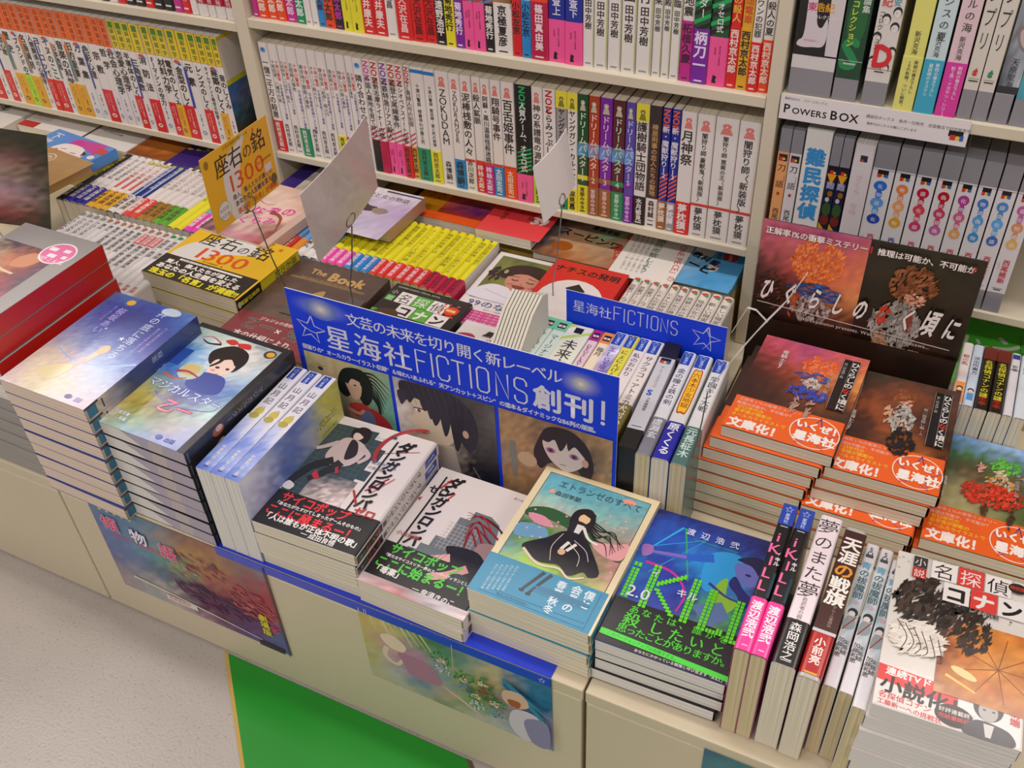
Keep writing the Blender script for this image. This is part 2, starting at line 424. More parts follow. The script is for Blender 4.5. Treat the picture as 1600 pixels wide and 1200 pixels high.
# bookcases
def bookcase(x0, x1, zb, zs, lab, left_post, right_post):
    r = empty('bookcase', Matrix.Translation(((x0+x1)/2, 1.096, ZT))); tag(r, lab, 'bookcase', 'cream steel bookcases behind the low cabinets')
    cx = (x0+x1)/2
    def b(nm, xa, ya, za, xb, yb, zc, bev=.0012): return box(nm, (xa-cx, ya-1.096, za-ZT), (xb-cx, yb-1.096, zc-ZT), STEEL, r, bev)
    b('back_panel', x0, 1.345, ZT+.0005, x1, 1.36, 1.25)
    b('base_shelf', x0, 1.098, zb-.011, x1, 1.344, zb)
    b('shelf', x0, 1.096, zs-.0135, x1, 1.344, zs)
    b('shelf', x0, 1.096, .802, x1, 1.344, .816)
    b('shelf', x0, 1.096, 1.02, x1, 1.344, 1.034)
    for xp in ([left_post] if left_post else [])+([right_post] if right_post else []):
        b('side_panel', xp[0], 1.095, ZT+.0005, xp[1], 1.344, 1.25)
    return r
bookcase(-2.05, -1.0005, .375, .5835, 'cream bookcase at the left holding orange and yellow labelled spines', (-2.07, -2.051), None)
bookcase(-.978, -.228, .384, .593, 'cream middle bookcase packed with novels between two uprights', (-1.0, -.9785), (-.2275, -.212))
bookcase(-.2115, 1.05, .367, .600, 'cream bookcase at the right holding silver-ended boxed books', None, (1.051, 1.07))

# posters taped to the cabinets
def flat_board(name, lab, cat, x0, z0, x1, z1, y, art, mat=MATTE, edge='d8d2c8', th=.0006, group=None):
    r = empty(name, Matrix.Translation((x0, y, z0))); tag(r, lab, cat, group)
    V, F = box_data(0, 0, 0, x1-x0, th, z1-z0); meshobj('paper', V, F, mat, r, facecols=[edge]*6)
    pr = Pr(lambda U, Vv, k: np.stack([U, np.full_like(U, -1.2e-4)-k, Vv], 1)); art(pr, (x1-x0)*1000, (z1-z0)*1000)
    pr.build('printed_picture', mat, r); return r
def poster1(p, W, H):
    p.grid(0, 0, W, H, ['6a86a0 5f8298 6c8ea8 806a70 a0705a 8c7468 6c8ca0', '7080a8 5f7fa0 7890a8 b89060 b48a5c 8c6c6c a85a60',
        '6c78a4 6c88b0 6a9a9c 9cae7c b0705c a04e58 a8404a', '6874a0 7080ac 58707c 70485c 7c3c50 8c404c b4505c', '8c7c8c a8a4a0 b0a8a0 5a3454 60304c 5c3a68 5c6898', 'a89c98 a0a4a8 b8b4ac ac8c98 6c486c 7060a0 6470a4'], 30, 20, .05, 3)
    for i in range(5): p.ell(18+i*12, H-14, 2.2, 2.6, 'd8d840')
    
    p.text('20XXアニメ化決定放送開始', 22, H-62, 9, 'd04058', wt=2, sx=.9)
    p.dabs(124, 104, 30, 24, ['b0a068', '7ca090', 'c8a870', '609890'], 60, 12, 3, -30, 3); p.dabs(170, 55, 62, 20, ['442a50', '543460', '3c2848', '6c3c5c'], 110, 22, 4, -28, 4); p.dabs(230, 82, 34, 28, ['a84850', 'b85860', '8c3c4c', 'c86c60'], 70, 16, 4, -20, 5); p.dabs(160, 118, 40, 20, ['a04850', 'b86c60', '805068'], 60, 14, 3, -35, 6)
    p.line([(30, 34), (120, 26), (230, 12)], 4, 'd8d4cc', 1.5); p.rect(80, 14, 130, 24, 'ddd6d0'); p.text('好評発売中', 84, 16.5, 7, 'c04040', wt=1)
    p.vt('劇場版', 243, 70, 14, 'd8cc30', wt=3); p.vt('化', 257, 54, 13, 'e04858', wt=3)
    [p.text(ch, 14+k*44, H-46-k*6, 27, 'e03c60' if k != 1 else 'f0e8ec', wt=2, out='c8d0e8' if k != 1 else '5060a0', ow=4) for k, ch in enumerate('傾物語')]; p.rect(W-46, 0, W-8, 10, '3a3438'); p.line([(W-1, 0), (W-1, H)], 2, '5a5048')
flat_board('poster', 'blue and red storybook poster taped to the middle cabinet below the starry stack', 'poster', -.862, .062, -.592, .232, YF-.0009, poster1, edge='66604f', group='posters on the cabinet fronts')
def poster2(p, W, H):
    p.grid(0, 0, W, H, ['c8c078 c0c080 3c6c50 38684c 8c9c78 b8ac88 4c8498 3c7c94', 'c8a868 d0c090 7c9c80 488458 708c90 c8b890 3878a0 2c6c94', 'c0b860 c89c98 b488a0 8c9c90 98a870 b4a070 408cb0 206890',
        'b8b860 c0a0a8 a87898 7098a0 a8a468 88785c b8b8c8 8888ac', 'b4b080 b8b8b0 6888a0 c8a890 70a068 a0a8a0 c0bcd0 9494b8', 'b8b490 b4b098 b0b098 708c70 c8b8a8 b4b4b8 9c9cb8 9090b4'], 30, 18, .05, 5)
    for i in range(9): p.line([(12+i*7, H), (16+i*8, H-20), (20+i*9, H-38-3*(i % 3))], 3.4, ['d8cc70', 'c8b850', 'e0d890'][i % 3], .8)
    p.blob([(24, 92), (40, 100), (56, 88), (50, 74), (32, 76)], 'e4d0b8'); p.line([(30, 74), (26, 55), (40, 46), (52, 66)], 7, 'dcc8b4', 4)
    p.blob([(45, 72), (82, 70), (96, 40), (60, 34), (50, 52)], 'ac7c94'); p.blob([(96, 40), (120, 30), (150, 8), (130, 18)], 'd4b4a4')
    for j, (x, y) in enumerate(((100, 92), (126, 76), (150, 82), (140, 56), (164, 58))):
        p.dabs(x, y, 13, 12, ['3c8c48', '54a05c', '2c7038'], 30, 7, 2.4, 60, j); p.dabs(x+1, y-3, 6, 6, ['e0c8b0', 'd8b8a0', 'ecd8c4'], 16, 5, 2.4, 20, j+9); p.dabs(x+2, y-18, 9, 9, [['c8d0d4', 'b0bcc8'], ['58789c', '7090b4'], ['905048', 'a86450']][j % 3], 20, 7, 2.6, 70, j+20)
    for i in range(10): p.line([(178, 112-i), (200+i*2, 96-i*4), (228, 84-i*6)], 4, ['1c5c88', '2c84ac', '4aa0c4'][i % 3], 1)
    p.blob([(178, 92), (198, 96), (206, 78), (190, 66), (176, 74)], 'd8b49c'); p.blob([(182, 78), (196, 80), (194, 68), (184, 68)], 'a8583c')
    p.blob([(188, 62), (214, 66), (228, 34), (200, 10), (182, 30)], 'd0c8d4'); p.blob([(200, 50), (226, 60), (228, 14), (208, 12)], '8c88ac')
    p.line([(120, H), (118, 92)], 1, 'b8ac90')
flat_board('poster', 'pastel poster of many small figures taped under the blue edge strip', 'poster', -.469, .099, -.239, .2355, YF-.0009, poster2, edge='8a8a70', group='posters on the cabinet fronts')
def poster3(p, W, H):
    p.grid(0, 0, W, H, ['3c5c88 4c9080 4c9080 3c6c88', '5c9888 509484 4c8c84 345480', '5ca090 a8a8a0 b8b4b0 4870a0'], 14, 10, .04, 9)
    for i in range(6): p.line([(40+i*12, H-28), (70+i*14, H-10-i*3), (110+i*16, H-34)], 1.6, 'a8c8c0')
    p.blob([(0, 80), (70, 96), (150, 90), (170, 60), (60, 50), (0, 50)], 'b8ada4')
flat_board('poster', 'teal and blue poster cut off by the frame, on the right cabinet', 'poster', -.0815, .07, .165, .222, YF-.0009, poster3, edge='8a9a8a', group='posters on the cabinet fronts')
# blue sheet under the front stacks, folded over the cabinet edge
bs = empty('blue_display_sheet', Matrix.Translation((-.455, YF, ZT))); tag(bs, 'royal blue card sheet under the front stacks, folded over the cabinet edge', 'display sheet')
V, F = box_data(-.205, 0, .0002, .215, .2, .0008); meshobj('top_sheet', V, F, GLOSS, bs, facecols=['1838c8']*6)
V, F = box_data(-.205, -.0022, -.0125, .215, -.0016, .0008); fl = meshobj('front_flap', V, F, GLOSS, bs, facecols=['1838c8']*6)
pr = Pr(lambda U, Vv, k: np.stack([U, np.full_like(U, -.0024)-k, Vv], 1)); pr.star(206, -6, 4, 'd8dcf0', .7); pr.rect(-12, -12, -11, -6, 'c8ccec'); pr.rect(-5, -12, -4.2, -4, 'c8ccec'); pr.rect(-2.5, -12, -1.7, -4, 'c8ccec'); pr.build('flap_print', GLOSS, bs)

# ------------------------------------------------------------------ rows of spines on the shelves
# per book: (base, title, title colour, band colour|None, band fraction, author, author colour, extra)
LBL = {}
def cname(c):
    return NAMES.get(c, 'white')
NAMES = {'W': 'white', 'red': 'red', 'ora': 'orange', 'yel': 'yellow', 'gre': 'green', 'mag': 'magenta', 'pin': 'pink', 'blu': 'blue', 'bla': 'black', 'pur': 'purple', 'cri': 'crimson', 'lim': 'lime green', 'bro': 'brown', 'gra': 'grey', 'nav': 'navy blue', 'dgr': 'dark green', 'rus': 'rust red', 'cre': 'cream', 'gol': 'golden', 'tea': 'teal', 'mar': 'maroon', 'vio': 'violet'}
HX = {'W': 'e6e0dc', 'red': 'd81f22', 'ora': 'ea4a1c', 'yel': 'e6dc2c', 'gre': '12905c', 'mag': 'c4268c', 'pin': 'f4569c', 'blu': '2288cc', 'bla': '1c1a1c', 'pur': '7a22a0', 'cri': 'b81444', 'lim': 'b4dc30', 'bro': '9c6430', 'gra': 'a09c9e', 'nav': '1c2c98', 'dgr': '16502c', 'rus': 'b03c24', 'cre': 'e4dcc4', 'gol': 'e0a824', 'tea': '30a0a0', 'mar': '5c2028', 'vio': '5a48a8'}
def hx(c): return HX.get(c, c)
def lum(c):
    r = lin(hx(c)); return .3*r[0]+.6*r[1]+.1*r[2]
def shelf_book(x0, x1, z, y, w, h, spec, lab, group, extra=None, yaw=0, dz=0, bandfrac=.3, low=False):
    base, title, tcol, band, auth, acol = spec[:6]
    t = x1-x0-.0007; T = t*1000; H = h*1000
    bf = (spec[6] if len(spec) > 6 and spec[6] else bandfrac)
    def sp(p):
        if extra: extra(p, T, H, spec)
        n = max(1, len(title)); top = H-24
        if title:
            size = min(T*.82, (top-H*bf-4)/n)
            if low: top = H*bf+n*size+5
            two = len(spec) > 7 and spec[7]
            if two:
                size = min(T*.42, size*1.1); p.vt(title, T*.3, top, size, tcol, wt=1)
                p.vt(two[0], T*.72, top, size*.95, two[1], wt=2); p.vt(two[2], T*.72, top-size*len(two[0])-3, size*.78, two[3], wt=1)
            else: p.vt(title, T*.5, top, size, tcol, wt=2 if title[0] > '\u3000' else 1, rot=False)
        if not band and auth:
            s = min(T*.62, H*bf*.8/len(auth)); p.vt(auth, T*.5, H*bf+2, s, acol, wt=2)
            p.rect(T*.25, 4, T*.75, 6, '9a9490')
    def os_(p):
        s = min(T*.84, H*bf*.80/max(1, len(auth)))
        if acol == 'logo':
            p.vt('絶対面白い本格推理', T*.62, H*bf-10, 2.6, '5a1030'); p.vt('話題沸騰', T*.36, H*bf-12, 2.2, '5a1030')
            p.poly([(T*.3, 4), (T*.55, 4), (T*.5, 8), (T*.55, 12), (T*.36, 14), (T*.32, 9)], '1c1a1c')
        elif auth: p.vt(auth, T*.5, H*bf-2.5, s, acol, wt=3); p.rect(T*.25, 3.2, T*.75, 5, acol)
    ob = dict(y0=.0002, y1=h*bf, c=hx(band), spine=os_) if band else None
    return book('novel', w, h, t, hx(base), Mshelf(x0, y+rnd.uniform(-.0012, .0012), z, t, w, yaw), spine=sp, obi=ob, r=min(.0022, t*.22), label=lab, group=group)

Mx = [-0.9752, -0.9584, -0.9419, -0.9272, -0.9088, -0.8899, -0.8741, -0.8573, -0.8414, -0.8253, -0.8111, -0.7952, -0.7826, -0.7688, -0.7553, -0.7419, -0.7291, -0.7189, -0.6973, -0.6793, -0.6576, -0.64, -0.623, -0.6091, -0.5948, -0.5788, -0.5587, -0.5344, -0.5177, -0.4992, -0.4826, -0.468, -0.4526, -0.4369, -0.4192, -0.4016, -0.3881, -0.3704, -0.3538, -0.3415, -0.3292, -0.3089, -0.2857, -0.2562, -0.2292]
K = '2a2422'; NK = '西村京太郎'
two = ('十津川警部', 'd04038', '日本縦断長篇ベスト選集', '3a3c98')
Mrow = [('W', '一億二千万の殺意', K, 'red', NK, 'e6e0dc'), ('W', '十和田湖、八幡平の旅', K, None, NK, K, .27, two), ('W', '九州特急「つばめ」殺人', K, None, NK, K, .27, two), ('W', '北陸殺人事件', K, 'gre', NK, 'e6e0dc', .27, two),
 ('W', '東京地下鉄殺人事件', K, None, NK, K, .27, two), ('W', 'オホーツク殺人ルート', K, None, NK, K, .27, two), ('W', '寝台特急「紀伊」殺人行', K, None, NK, K, .27, two), ('W', '南紀殺人ルート', K, 'yel', NK, K, .27, two),
 ('W', '特急しなの殺人事件', K, 'mag', NK, 'e6e0dc', .27, two), ('W', '北能登殺人事件', K, None, NK, K, .27, two), ('W', '隣り合わせの殺意', K, None, NK, K), ('W', '外国人墓地を見て死ね', K, 'bla', '', 'W', .3, None, 'd0309c'),
 ('W', '伊勢志摩ライナーの罠', K, 'cri', '', 'W', .3, None, 'c82030'), ('W', '近鉄特急リアス殺人', K, 'pin', '', 'logo', .3, None, '8c34a8'), ('W', '能登七尾線事件', K, 'pin', '', 'logo', .3, None, 'c82030'), ('W', 'カシオペアスイートの客', K, 'red', NK, K, .3, None, 'c82030'),
 ('W', 'SL貴婦人号の犯罪', K, 'gol', NK, K, .3, None, 'c82030'), ('W', '十津川警部　修善寺わが愛と死', K, 'gre', NK, '103c30', .3, None, 'b2'), ('W', '十津川警部　飯田線・愛と死の旋律', K, 'yel', NK, '6a7018', .3, None, 'b2'),
 ('W', 'ZOKUDAM', '3a3634', None, '森博嗣', K, .22, None, 'fig'), ('W', 'ZOKURANGER', '3a3634', 'blu', '森博嗣', '12304c', .27, None, 'fig'), ('W', '泥棒桟敷の人々', K, None, '赤川次郎', K, .27, None, 'fr'), ('W', '殺人鉱脈', K, 'red', '梓林太郎', 'f0d8d8', .27, None, 'fr'),
 ('W', '阿蘇・黒川温泉怪殺迷路', K, 'mag', '梓林太郎', 'f0d8e8', .27, None, 'fr'), ('W', '翔騎号事件', K, 'blu', '太田忠司', 'e0e8f4', .27, None, 'fr'), ('W', '百舌姫事件', K, 'ora', '太田忠司', 'f4d8c8', .27, None, 'fr'),
 ('bla', '人質ゲーム、オセロ式', 'e8e8e4', 'pin', '', 'logo', .25, None, 'non:20b468'), ('W', '神の系譜竜の源新羅', K, 'lim', '西風隆介', K, .25, None, 'f'), ('W', 'しらみつぶしの時計', K, 'pin', '', 'logo', .25, None, 'non:c8202c'), ('gra', 'ヤングガン・カルナバル', K, 'gre', '深見真', K, .2, None, 'y'),
 ('W', 'ヤングガン・カルナバル', K, 'yel', '深見真', K, .2, None, 'y'), ('dgr', 'ドリームバスター1', 'd8e0c8', 'yel', '宮部みゆき', K, .25, None, 'd'), ('rus', 'ドリームバスター2', 'f0d0b8', 'bro', '宮部みゆき', 'e8c8d0', .25, None, 'd'), ('pur', 'ドリームバスター3', 'f0c0e0', 'bro', '宮部みゆき', 'f0c8c0', .25, None, 'd'),
 ('mar', 'ドリームバスター4', 'b8e0c0', 'gre', '宮部みゆき', 'c8e8d0', .25, None, 'd'), ('vio', 'ドリームバスター5', 'c8d0f8', 'pur', '宮部みゆき', 'e0c8f0', .25, None, 'd'), ('W', '護樹騎士団物語', K, 'bla', '水月郁見', 'e8e4e0', .25, None, 'y'),
 ('3a2c2c', '棟居刑事の恋人たちの聖地', 'c89c60', 'W', '森村誠一', K, .25), ('nav', '新・魔獣狩り12', 'e4e0e8', 'bro', '夢枕獏', 'ecdcc8', .25, None, 'non:f06030'), ('nav', '新・魔獣狩り13', 'e4e0e8', 'gra', '夢枕獏', 'f0ecf0', .25, None, 'non:f06030'),
 ('W', '月神祭', K, 'red', '夢枕獏', 'ece4e0', .28, None, 'f'), ('W', '闇狩り師 蒼獣鬼〈新装版〉', K, None, '夢枕獏', K, .25, None, 'fr'), ('W', '闇狩り師 崑崙の王〈新装版〉', K, None, '夢枕獏', K, .25, None, 'fr'), ('W', '闇狩り師〈新装版〉', K, None, '夢枕獏', K, .25, None, 'fr')]
def mextra(p, T, H, s):
    e = s[8] if len(s) > 8 else None; top = H-4
    if e is None:
        if s[1][:1] in '一隣': p.ell(T/2, H-11, T*.3, 4, '5ca0dc'); p.ell(T/2, H-10, T*.14, 2, '2468b0')
        return
    if e == 'b2': p.rect(0, H-9, T, H-4, '2878c8'); return
    if e.startswith('non') or len(e) == 6:
        c = e.split(':')[-1]; p.vt('NON', T/2, H-3, min(T*1.0, 13), c, wt=3, rot=True)
        if len(e) == 6:
            for i in range(4): p.poly([(0, 44+i*7), (T, 51+i*7), (T, 53.5+i*7), (0, 46.5+i*7)], 'c84058')
        else:
            for i in range(6): p.poly([(T*.1, 44+i*6), (T, 52+i*6), (T, 55+i*6), (T*.1, 46+i*6)], c)
        return
    if e == 'y': p.rect(0, H-24, T, H, 'ece040')
    if e[0] == 'f' or e in 'yd':
        c = {'f': 'e08078', 'y': '8c8428', 'd': 'c8c0a8'}[e[0]]
        p.ell(T/2, H-11, T*.2, 3.2, c); p.poly([(T*.22, H-22), (T*.78, H-22), (T*.66, H-14), (T*.34, H-14)], c); p.ell(T/2, H-12, 1, 1.2, 'f0ece8')
    if e == 'fr': p.rect(0, H*.27, T, H*.27+4, 'd03a30')
    if e == 'd':
        p.rect(0, H*.30, T, H*.34, hx(s[3])); p.grid(0, H*.5, T, H*.62, [hx(s[0])+' 7cb0d8', '60a8e0 '+hx(s[0])], 3, 3)
glab = 'novels in the middle shelf row'
def describe(s, series=''):
    d = cname(s[0]) if s[0] in NAMES else 'dark brown'
    d += ' novel' if d else 'novel'
    if s[3]: d += ' with a %s paper band' % NAMES[s[3]]
    else: d += ' without a paper band'
    return d
for i, s in enumerate(Mrow):
    lb = describe(s)+', %s from the left on the lower middle shelf' % ordn(i+1)
    spec = list(s); 
    if s[1] in ('ZOKUDAM', 'ZOKURANGER'): spec = list(s)
    shelf_book(Mx[i], Mx[i+1], .384, 1.104, .105, .173, spec, lb, glab, mextra)
Tx = [-0.9723, -0.9615, -0.9447, -0.928, -0.9135, -0.8958, -0.8802, -0.8688, -0.8581, -0.8464, -0.831, -0.8165, -0.8014, -0.7839, -0.7655, -0.7463, -0.7293, -0.7056, -0.686, -0.6706, -0.6552, -0.6409, -0.6277, -0.6127, -0.5974, -0.584, -0.5585, -0.5454, -0.532, -0.5085, -0.4854, -0.4625, -0.4472, -0.4295, -0.4119, -0.3929, -0.3733, -0.3612, -0.35, -0.338, -0.323, -0.3034, -0.281, -0.268, -0.2547, -0.2423, -0.2300]
TY = '田中芳樹'; R5 = '梓林太郎'
Trow = [('W', '殺意の山脈', K, 'mag', R5, 'f0dce4'), ('W', '奥多摩渓谷の断罪', K, 'ora', R5, 'f4e0d4'), ('W', '信濃川連続殺人', K, 'ora', R5, 'f4e0d4'), ('W', '立山雷鳥沢殺人', K, 'ora', R5, 'f4e0d4'), ('W', '百名山迷宮', K, 'mag', R5, 'f0c8e4'), ('W', '殺人山行', K, 'gre', R5, 'd8f0e4'),
 ('W', '草津逃避行', K, None, R5, '80c850', .45), ('W', '白神山地殺人事件', K, None, R5, K, .45), ('W', '天城越え殺人事件', K, 'blu', R5, K), ('W', '四万十川殺意', K, 'ora', R5, K), ('W', '南アルプス殺人', K, 'bla', R5, 'c030b0'), ('W', 'カッパノベルス', K, 'yel', '', 'logo'), ('W', 'カッパノベルス', K, 'yel', '', 'logo'),
 ('W', '巨船ベラス', K, 'red', '筒井康夫', 'f4dcd8'), ('W', '幻想の未来', K, 'red', '筒井康夫', 'f4dcd8'), ('W', '帰ってきた毒猿', K, None, '大沢在昌', K, .45), ('W', '新宿鮫', K, 'red', '大沢在昌', 'f4c8c8'), ('W', '無間人形', K, 'red', '大沢在昌', '701018'), ('W', '屍蘭', K, 'red', '大沢在昌', '701018'),
 ('bla', 'ブギー上遠野', 'e8e8e8', 'bla', '上遠野浩平', 'e8e4e0', .42), ('W', '魔界都市', K, 'yel', '菊地秀行', K, .4), ('rus', '妖獣都市', 'c0d0e8', 'pur', '菊地秀行', 'f0e0f4', .36), ('6c8cb0', '魔震戦線', 'e8e8f0', 'pin', '', 'logo', .36), ('6c8cb0', '魔王伝', 'e8e8f0', 'pin', '', 'logo', .36), ('rus', '夜叉姫伝', 'd0c0a0', 'bla', '菊地秀行', 'e8e4e0', .36),
 ('bro', '', K, 'W', '京極夏彦', K, .38), ('W', '日本沈没', K, 'red', '小松左京', K, .42), ('W', 'さよなら', K, 'blu', '小松左京', '0c2c48', .42), ('ora', '龍の黙示録', 'f0e0d0', 'cri', '篠田真由美', 'f0dce4', .42), ('nav', '警視庁心理捜査上', 'e0e0f4', 'pin', '', 'logo', .31), ('nav', '警視庁心理捜査下', 'e0e0f4', 'pin', '', 'logo', .31)]
for tt in ('王子二人', '汗血公路', '風塵乱舞', '仮面兵団', '妖雲群行', '旌旗流転未来', '魔軍襲来宮殿', '暗黒神殿再臨'): Trow.append(('W', tt, K, None, TY, K, .47))
Trow += [('W', '激動大地震', K, 'mag', '柘植久慶', '50103c', .42), ('dgr', 'RPGマーダー', 'e8e8e4', 'pur', '柄刀一', 'ecdcf4', .38), ('dgr', '人質ゲーム、オセロ式', 'e8e8e4', 'pin', '', 'logo', .34), ('red', '南紀街道の殺人', 'e8c040', 'red', NK, 'f0d8d0', .42), ('gol', '殺意の畑電車', 'd05020', 'gol', NK, K, .42),
 ('W', 'ブラックスワンの犯罪', K, 'red', NK, 'f0d8d0', .34), ('W', '殺人の夏', K, 'ora', NK, 'f0d8d0', .36)]
def textra(p, T, H, s):
    if s[0] == 'dgr':
        for i in range(9): p.poly([(0, 60+i*10), (T, 70+i*10), (T, 75+i*10), (0, 65+i*10)], '20a860' if i % 2 else '141816')
    if s[0] in ('rus', '6c8cb0'):
        for i in range(8): p.poly([(0, 60+i*9), (T, 66+i*9), (T, 70+i*9), (0, 64+i*9)], '6888b0' if s[0] == 'rus' else 'b84840')
    if s[5] == K and s[4] == TY: p.rect(T*.93, 3, T, H-3, 'b0c060')
    if s[0] == 'bro': p.grid(0, 60, T, H, ['8c5c40 a87858', '9c7048 6c4830', 'b08860 805838'], 3, 10, .1)
for i, s in enumerate(Trow):
    if i >= len(Tx)-1: break
    lb = describe(s)+', %s from the left on the upper middle shelf' % ordn(i+1)
    # titles of this row sit low because only the lower half shows
    shelf_book(Tx[i], Tx[i+1], .593, 1.106, .105, .173, s, lb, 'novels in the upper middle shelf row', textra, bandfrac=.36, low=True)

# left bookcase: illustrated-guide series with orange / yellow labels
Lx = [-1.5959, -1.5708, -1.5558, -1.5383, -1.5257, -1.5023, -1.4852, -1.4652, -1.4507, -1.4347, -1.4129, -1.4002, -1.3823, -1.3617, -1.3412, -1.3252, -1.3022, -1.2865, -1.2695, -1.254, -1.2373, -1.222, -1.2013, -1.1822, -1.166, -1.1512, -1.1305, -1.1087, -1.091, -1.076, -1.0605, -1.0477]
Lrow = [('手話入門', 'red'), ('外見心理学', None), ('神道', 'red'), ('集団心理', None), ('歴史', 'yel2'), ('ブランドの名前', 'lim'), ('名画解剖', 'yel2'), ('人間関係の心理学', None), ('ヨーロッパの', 'red'), ('イヌのこころ', 'red'), ('日本地図', None), ('音楽の科学', 'yel2'), ('旧約聖書', 'yel2'), ('万葉集', None), ('色彩心理', None), ('宗教', 'red'),
 ('哲学', None), ('社会心理学', None), ('恋愛心理学', None), ('半導体のしくみ', 'red'), ('三角関数', None), ('消防法', 'red'), ('F1マシンの空力', None), ('材料力学', 'red'), ('電気のしくみ', 'yel2'), ('金型のしくみ', 'red'), ('元素', None), ('レンズのしくみ', 'red'), ('タイムマシンと時空の科学', None), ('建築のしくみ', 'yel2'), ('音のしくみ', None)]
HX.update(yel2='e8aa28'); NAMES.update(yel2='amber')
def lback(p):
    W, H = 128, 180
    p.rect(0, 0, W, H, 'dcd6cf'); p.rect(0, H-6, W, H, 'd4c830'); p.text('音', 62, 118, 40, '3a3028', wt=3); p.rect(0, 104, W, 112, 'c8cc30')
    p.grid(0, 0, W, 104, ['3c68a8 4870b0 5c6c90', '3058a0 8c8c9c 3c5c84', '34606c 28485c 203c4c', '4a2c24 30302c 28343c', '2c3820 303020 202820'], 14, 14, .12, 4)
for i, (tt, b) in enumerate(Lrow):
    x0, x1 = Lx[i], Lx[i+1]; t = x1-x0-.0006; T = t*1000; H = 180; org = i < 18; lc = 'ee6a20' if org else 'e2cc24'
    def sp(p, T=T, tt=tt, org=org, lc=lc, b=b, i=i):
        p.rect(0, H-46, T, H, 'b8401c' if org else 'c06020'); p.rect(.7, H-45.2, T-.7, H-.8, lc)
        for q, ch in enumerate('図解雑学'):
            s_ = min(9.6, T*.62)
            if not org and q == 0: p.rect(T/2-s_*.55, H-13.5, T/2+s_*.55, H-3, '5c9c1c')
            p.vt(ch, T/2, H-3-q*10.6, s_, '7a2810' if org else '34581c', wt=1)
        n = len(tt); s_ = min(T*.92, (H-50-44)/n if n > 4 else 15); p.vt(tt, T/2, H-(50 if i % 5 else 58), s_, '2a2422', wt=3, sp=1.0 if n > 3 else 1.5)
        if i % 4 == 1: p.ell(T/2, H-51, T*.3, 3.4, 'c85848'); p.ell(T*.7, H-54, T*.2, 2.4, '3870b0')
        if i % 6 == 2: p.rect(0, 55, T*.25, H-58, '3c48a0')
        if i in (4, 10, 12, 6): p.grid(0, 62, T*.38, H-56, ['e06c20 e06c20', '3c8c5c 5078a0' if i != 6 else '8c7858 a08868', '4870a0 c8a030'], 2, 8, .1)
        if not b: p.vt('井上勝也・著', T/2, 46, min(3.4, T*.3), '3a3634', wt=1); p.ell(T/2, 14, T*.2, 3.5, '7888b0'); p.ell(T/2, 14, T*.1, 1.7, 'e6e0dc')
    def os_(p, T=T, b=b):
        c = 'f4d8c8' if b == 'red' else '7a5410' if b == 'yel2' else '6a7818'
        p.vt('ロングセラー最新刊', T*.62, 52, min(3.6, T*.34), c, wt=1); p.vt('好評の一冊です', T*.34, 50, min(3.0, T*.3), c); p.ell(T/2, 12, T*.24, 3.6, c); p.ell(T/2, 12, T*.12, 1.7, hx(b))
    ob = dict(y0=.0002, y1=.057, c=hx(b), spine=os_) if b else None
    book('guidebook', .128, .180, t, 'e4deda', Mshelf(x0, 1.101+rnd.uniform(-.001, .001), .375, t, .128), spine=sp, obi=ob, back=lback if i == 30 else None, r=.0012, pg=PGW,
         label='%s-labelled guidebook %s, %s from the left on the lower left shelf' % ('orange' if org else 'yellow', 'with %s paper band' % NAMES[b] if b else 'without paper band', ordn(i+1)), group='guidebooks on the lower left shelf')
# upper left shelf: only the feet of the spines show
Ux = [-1.2129, -1.194, -1.174, -1.1567, -1.1371, -1.1177, -1.1008, -1.0853, -1.0723, -1.0534, -1.0394, -1.0209, -1.0035]
UC = ['bla', 'bla', 'red', 'bla', 'bla', 'mag', 'red', 'W', 'cri', 'cri', 'cri', 'cri']
for k in range(1, 15): Ux.insert(0, Ux[0]-.0175); UC.insert(0, ['W', 'red', 'W', 'bla'][k % 4])
for i, c in enumerate(UC):
    t = Ux[i+1]-Ux[i]-.0012; T = t*1000
    def os_(p, T=T, c=c): p.rect(T*.2, 6, T*.8, 8.5, 'e8e0dc'); p.vt('文庫新刊', T/2, 50, min(8, T*.6), 'e8e0dc' if c != 'W' else '3a3030', wt=2)
    wfoot = c == 'cri'
    book('paperback', .105, .148, t, 'e6e0dc', Mshelf(Ux[i], 1.103, .584, t, .105), obi=dict(y0=.018 if wfoot else .0002, y1=.06, c=hx(c), spine=os_), r=.0035,
         label='%s paperback, %s from the left on the upper left shelf' % ('white-footed crimson' if wfoot else cname(c)+' banded', ordn(i+1)), group='paperbacks on the upper left shelf')

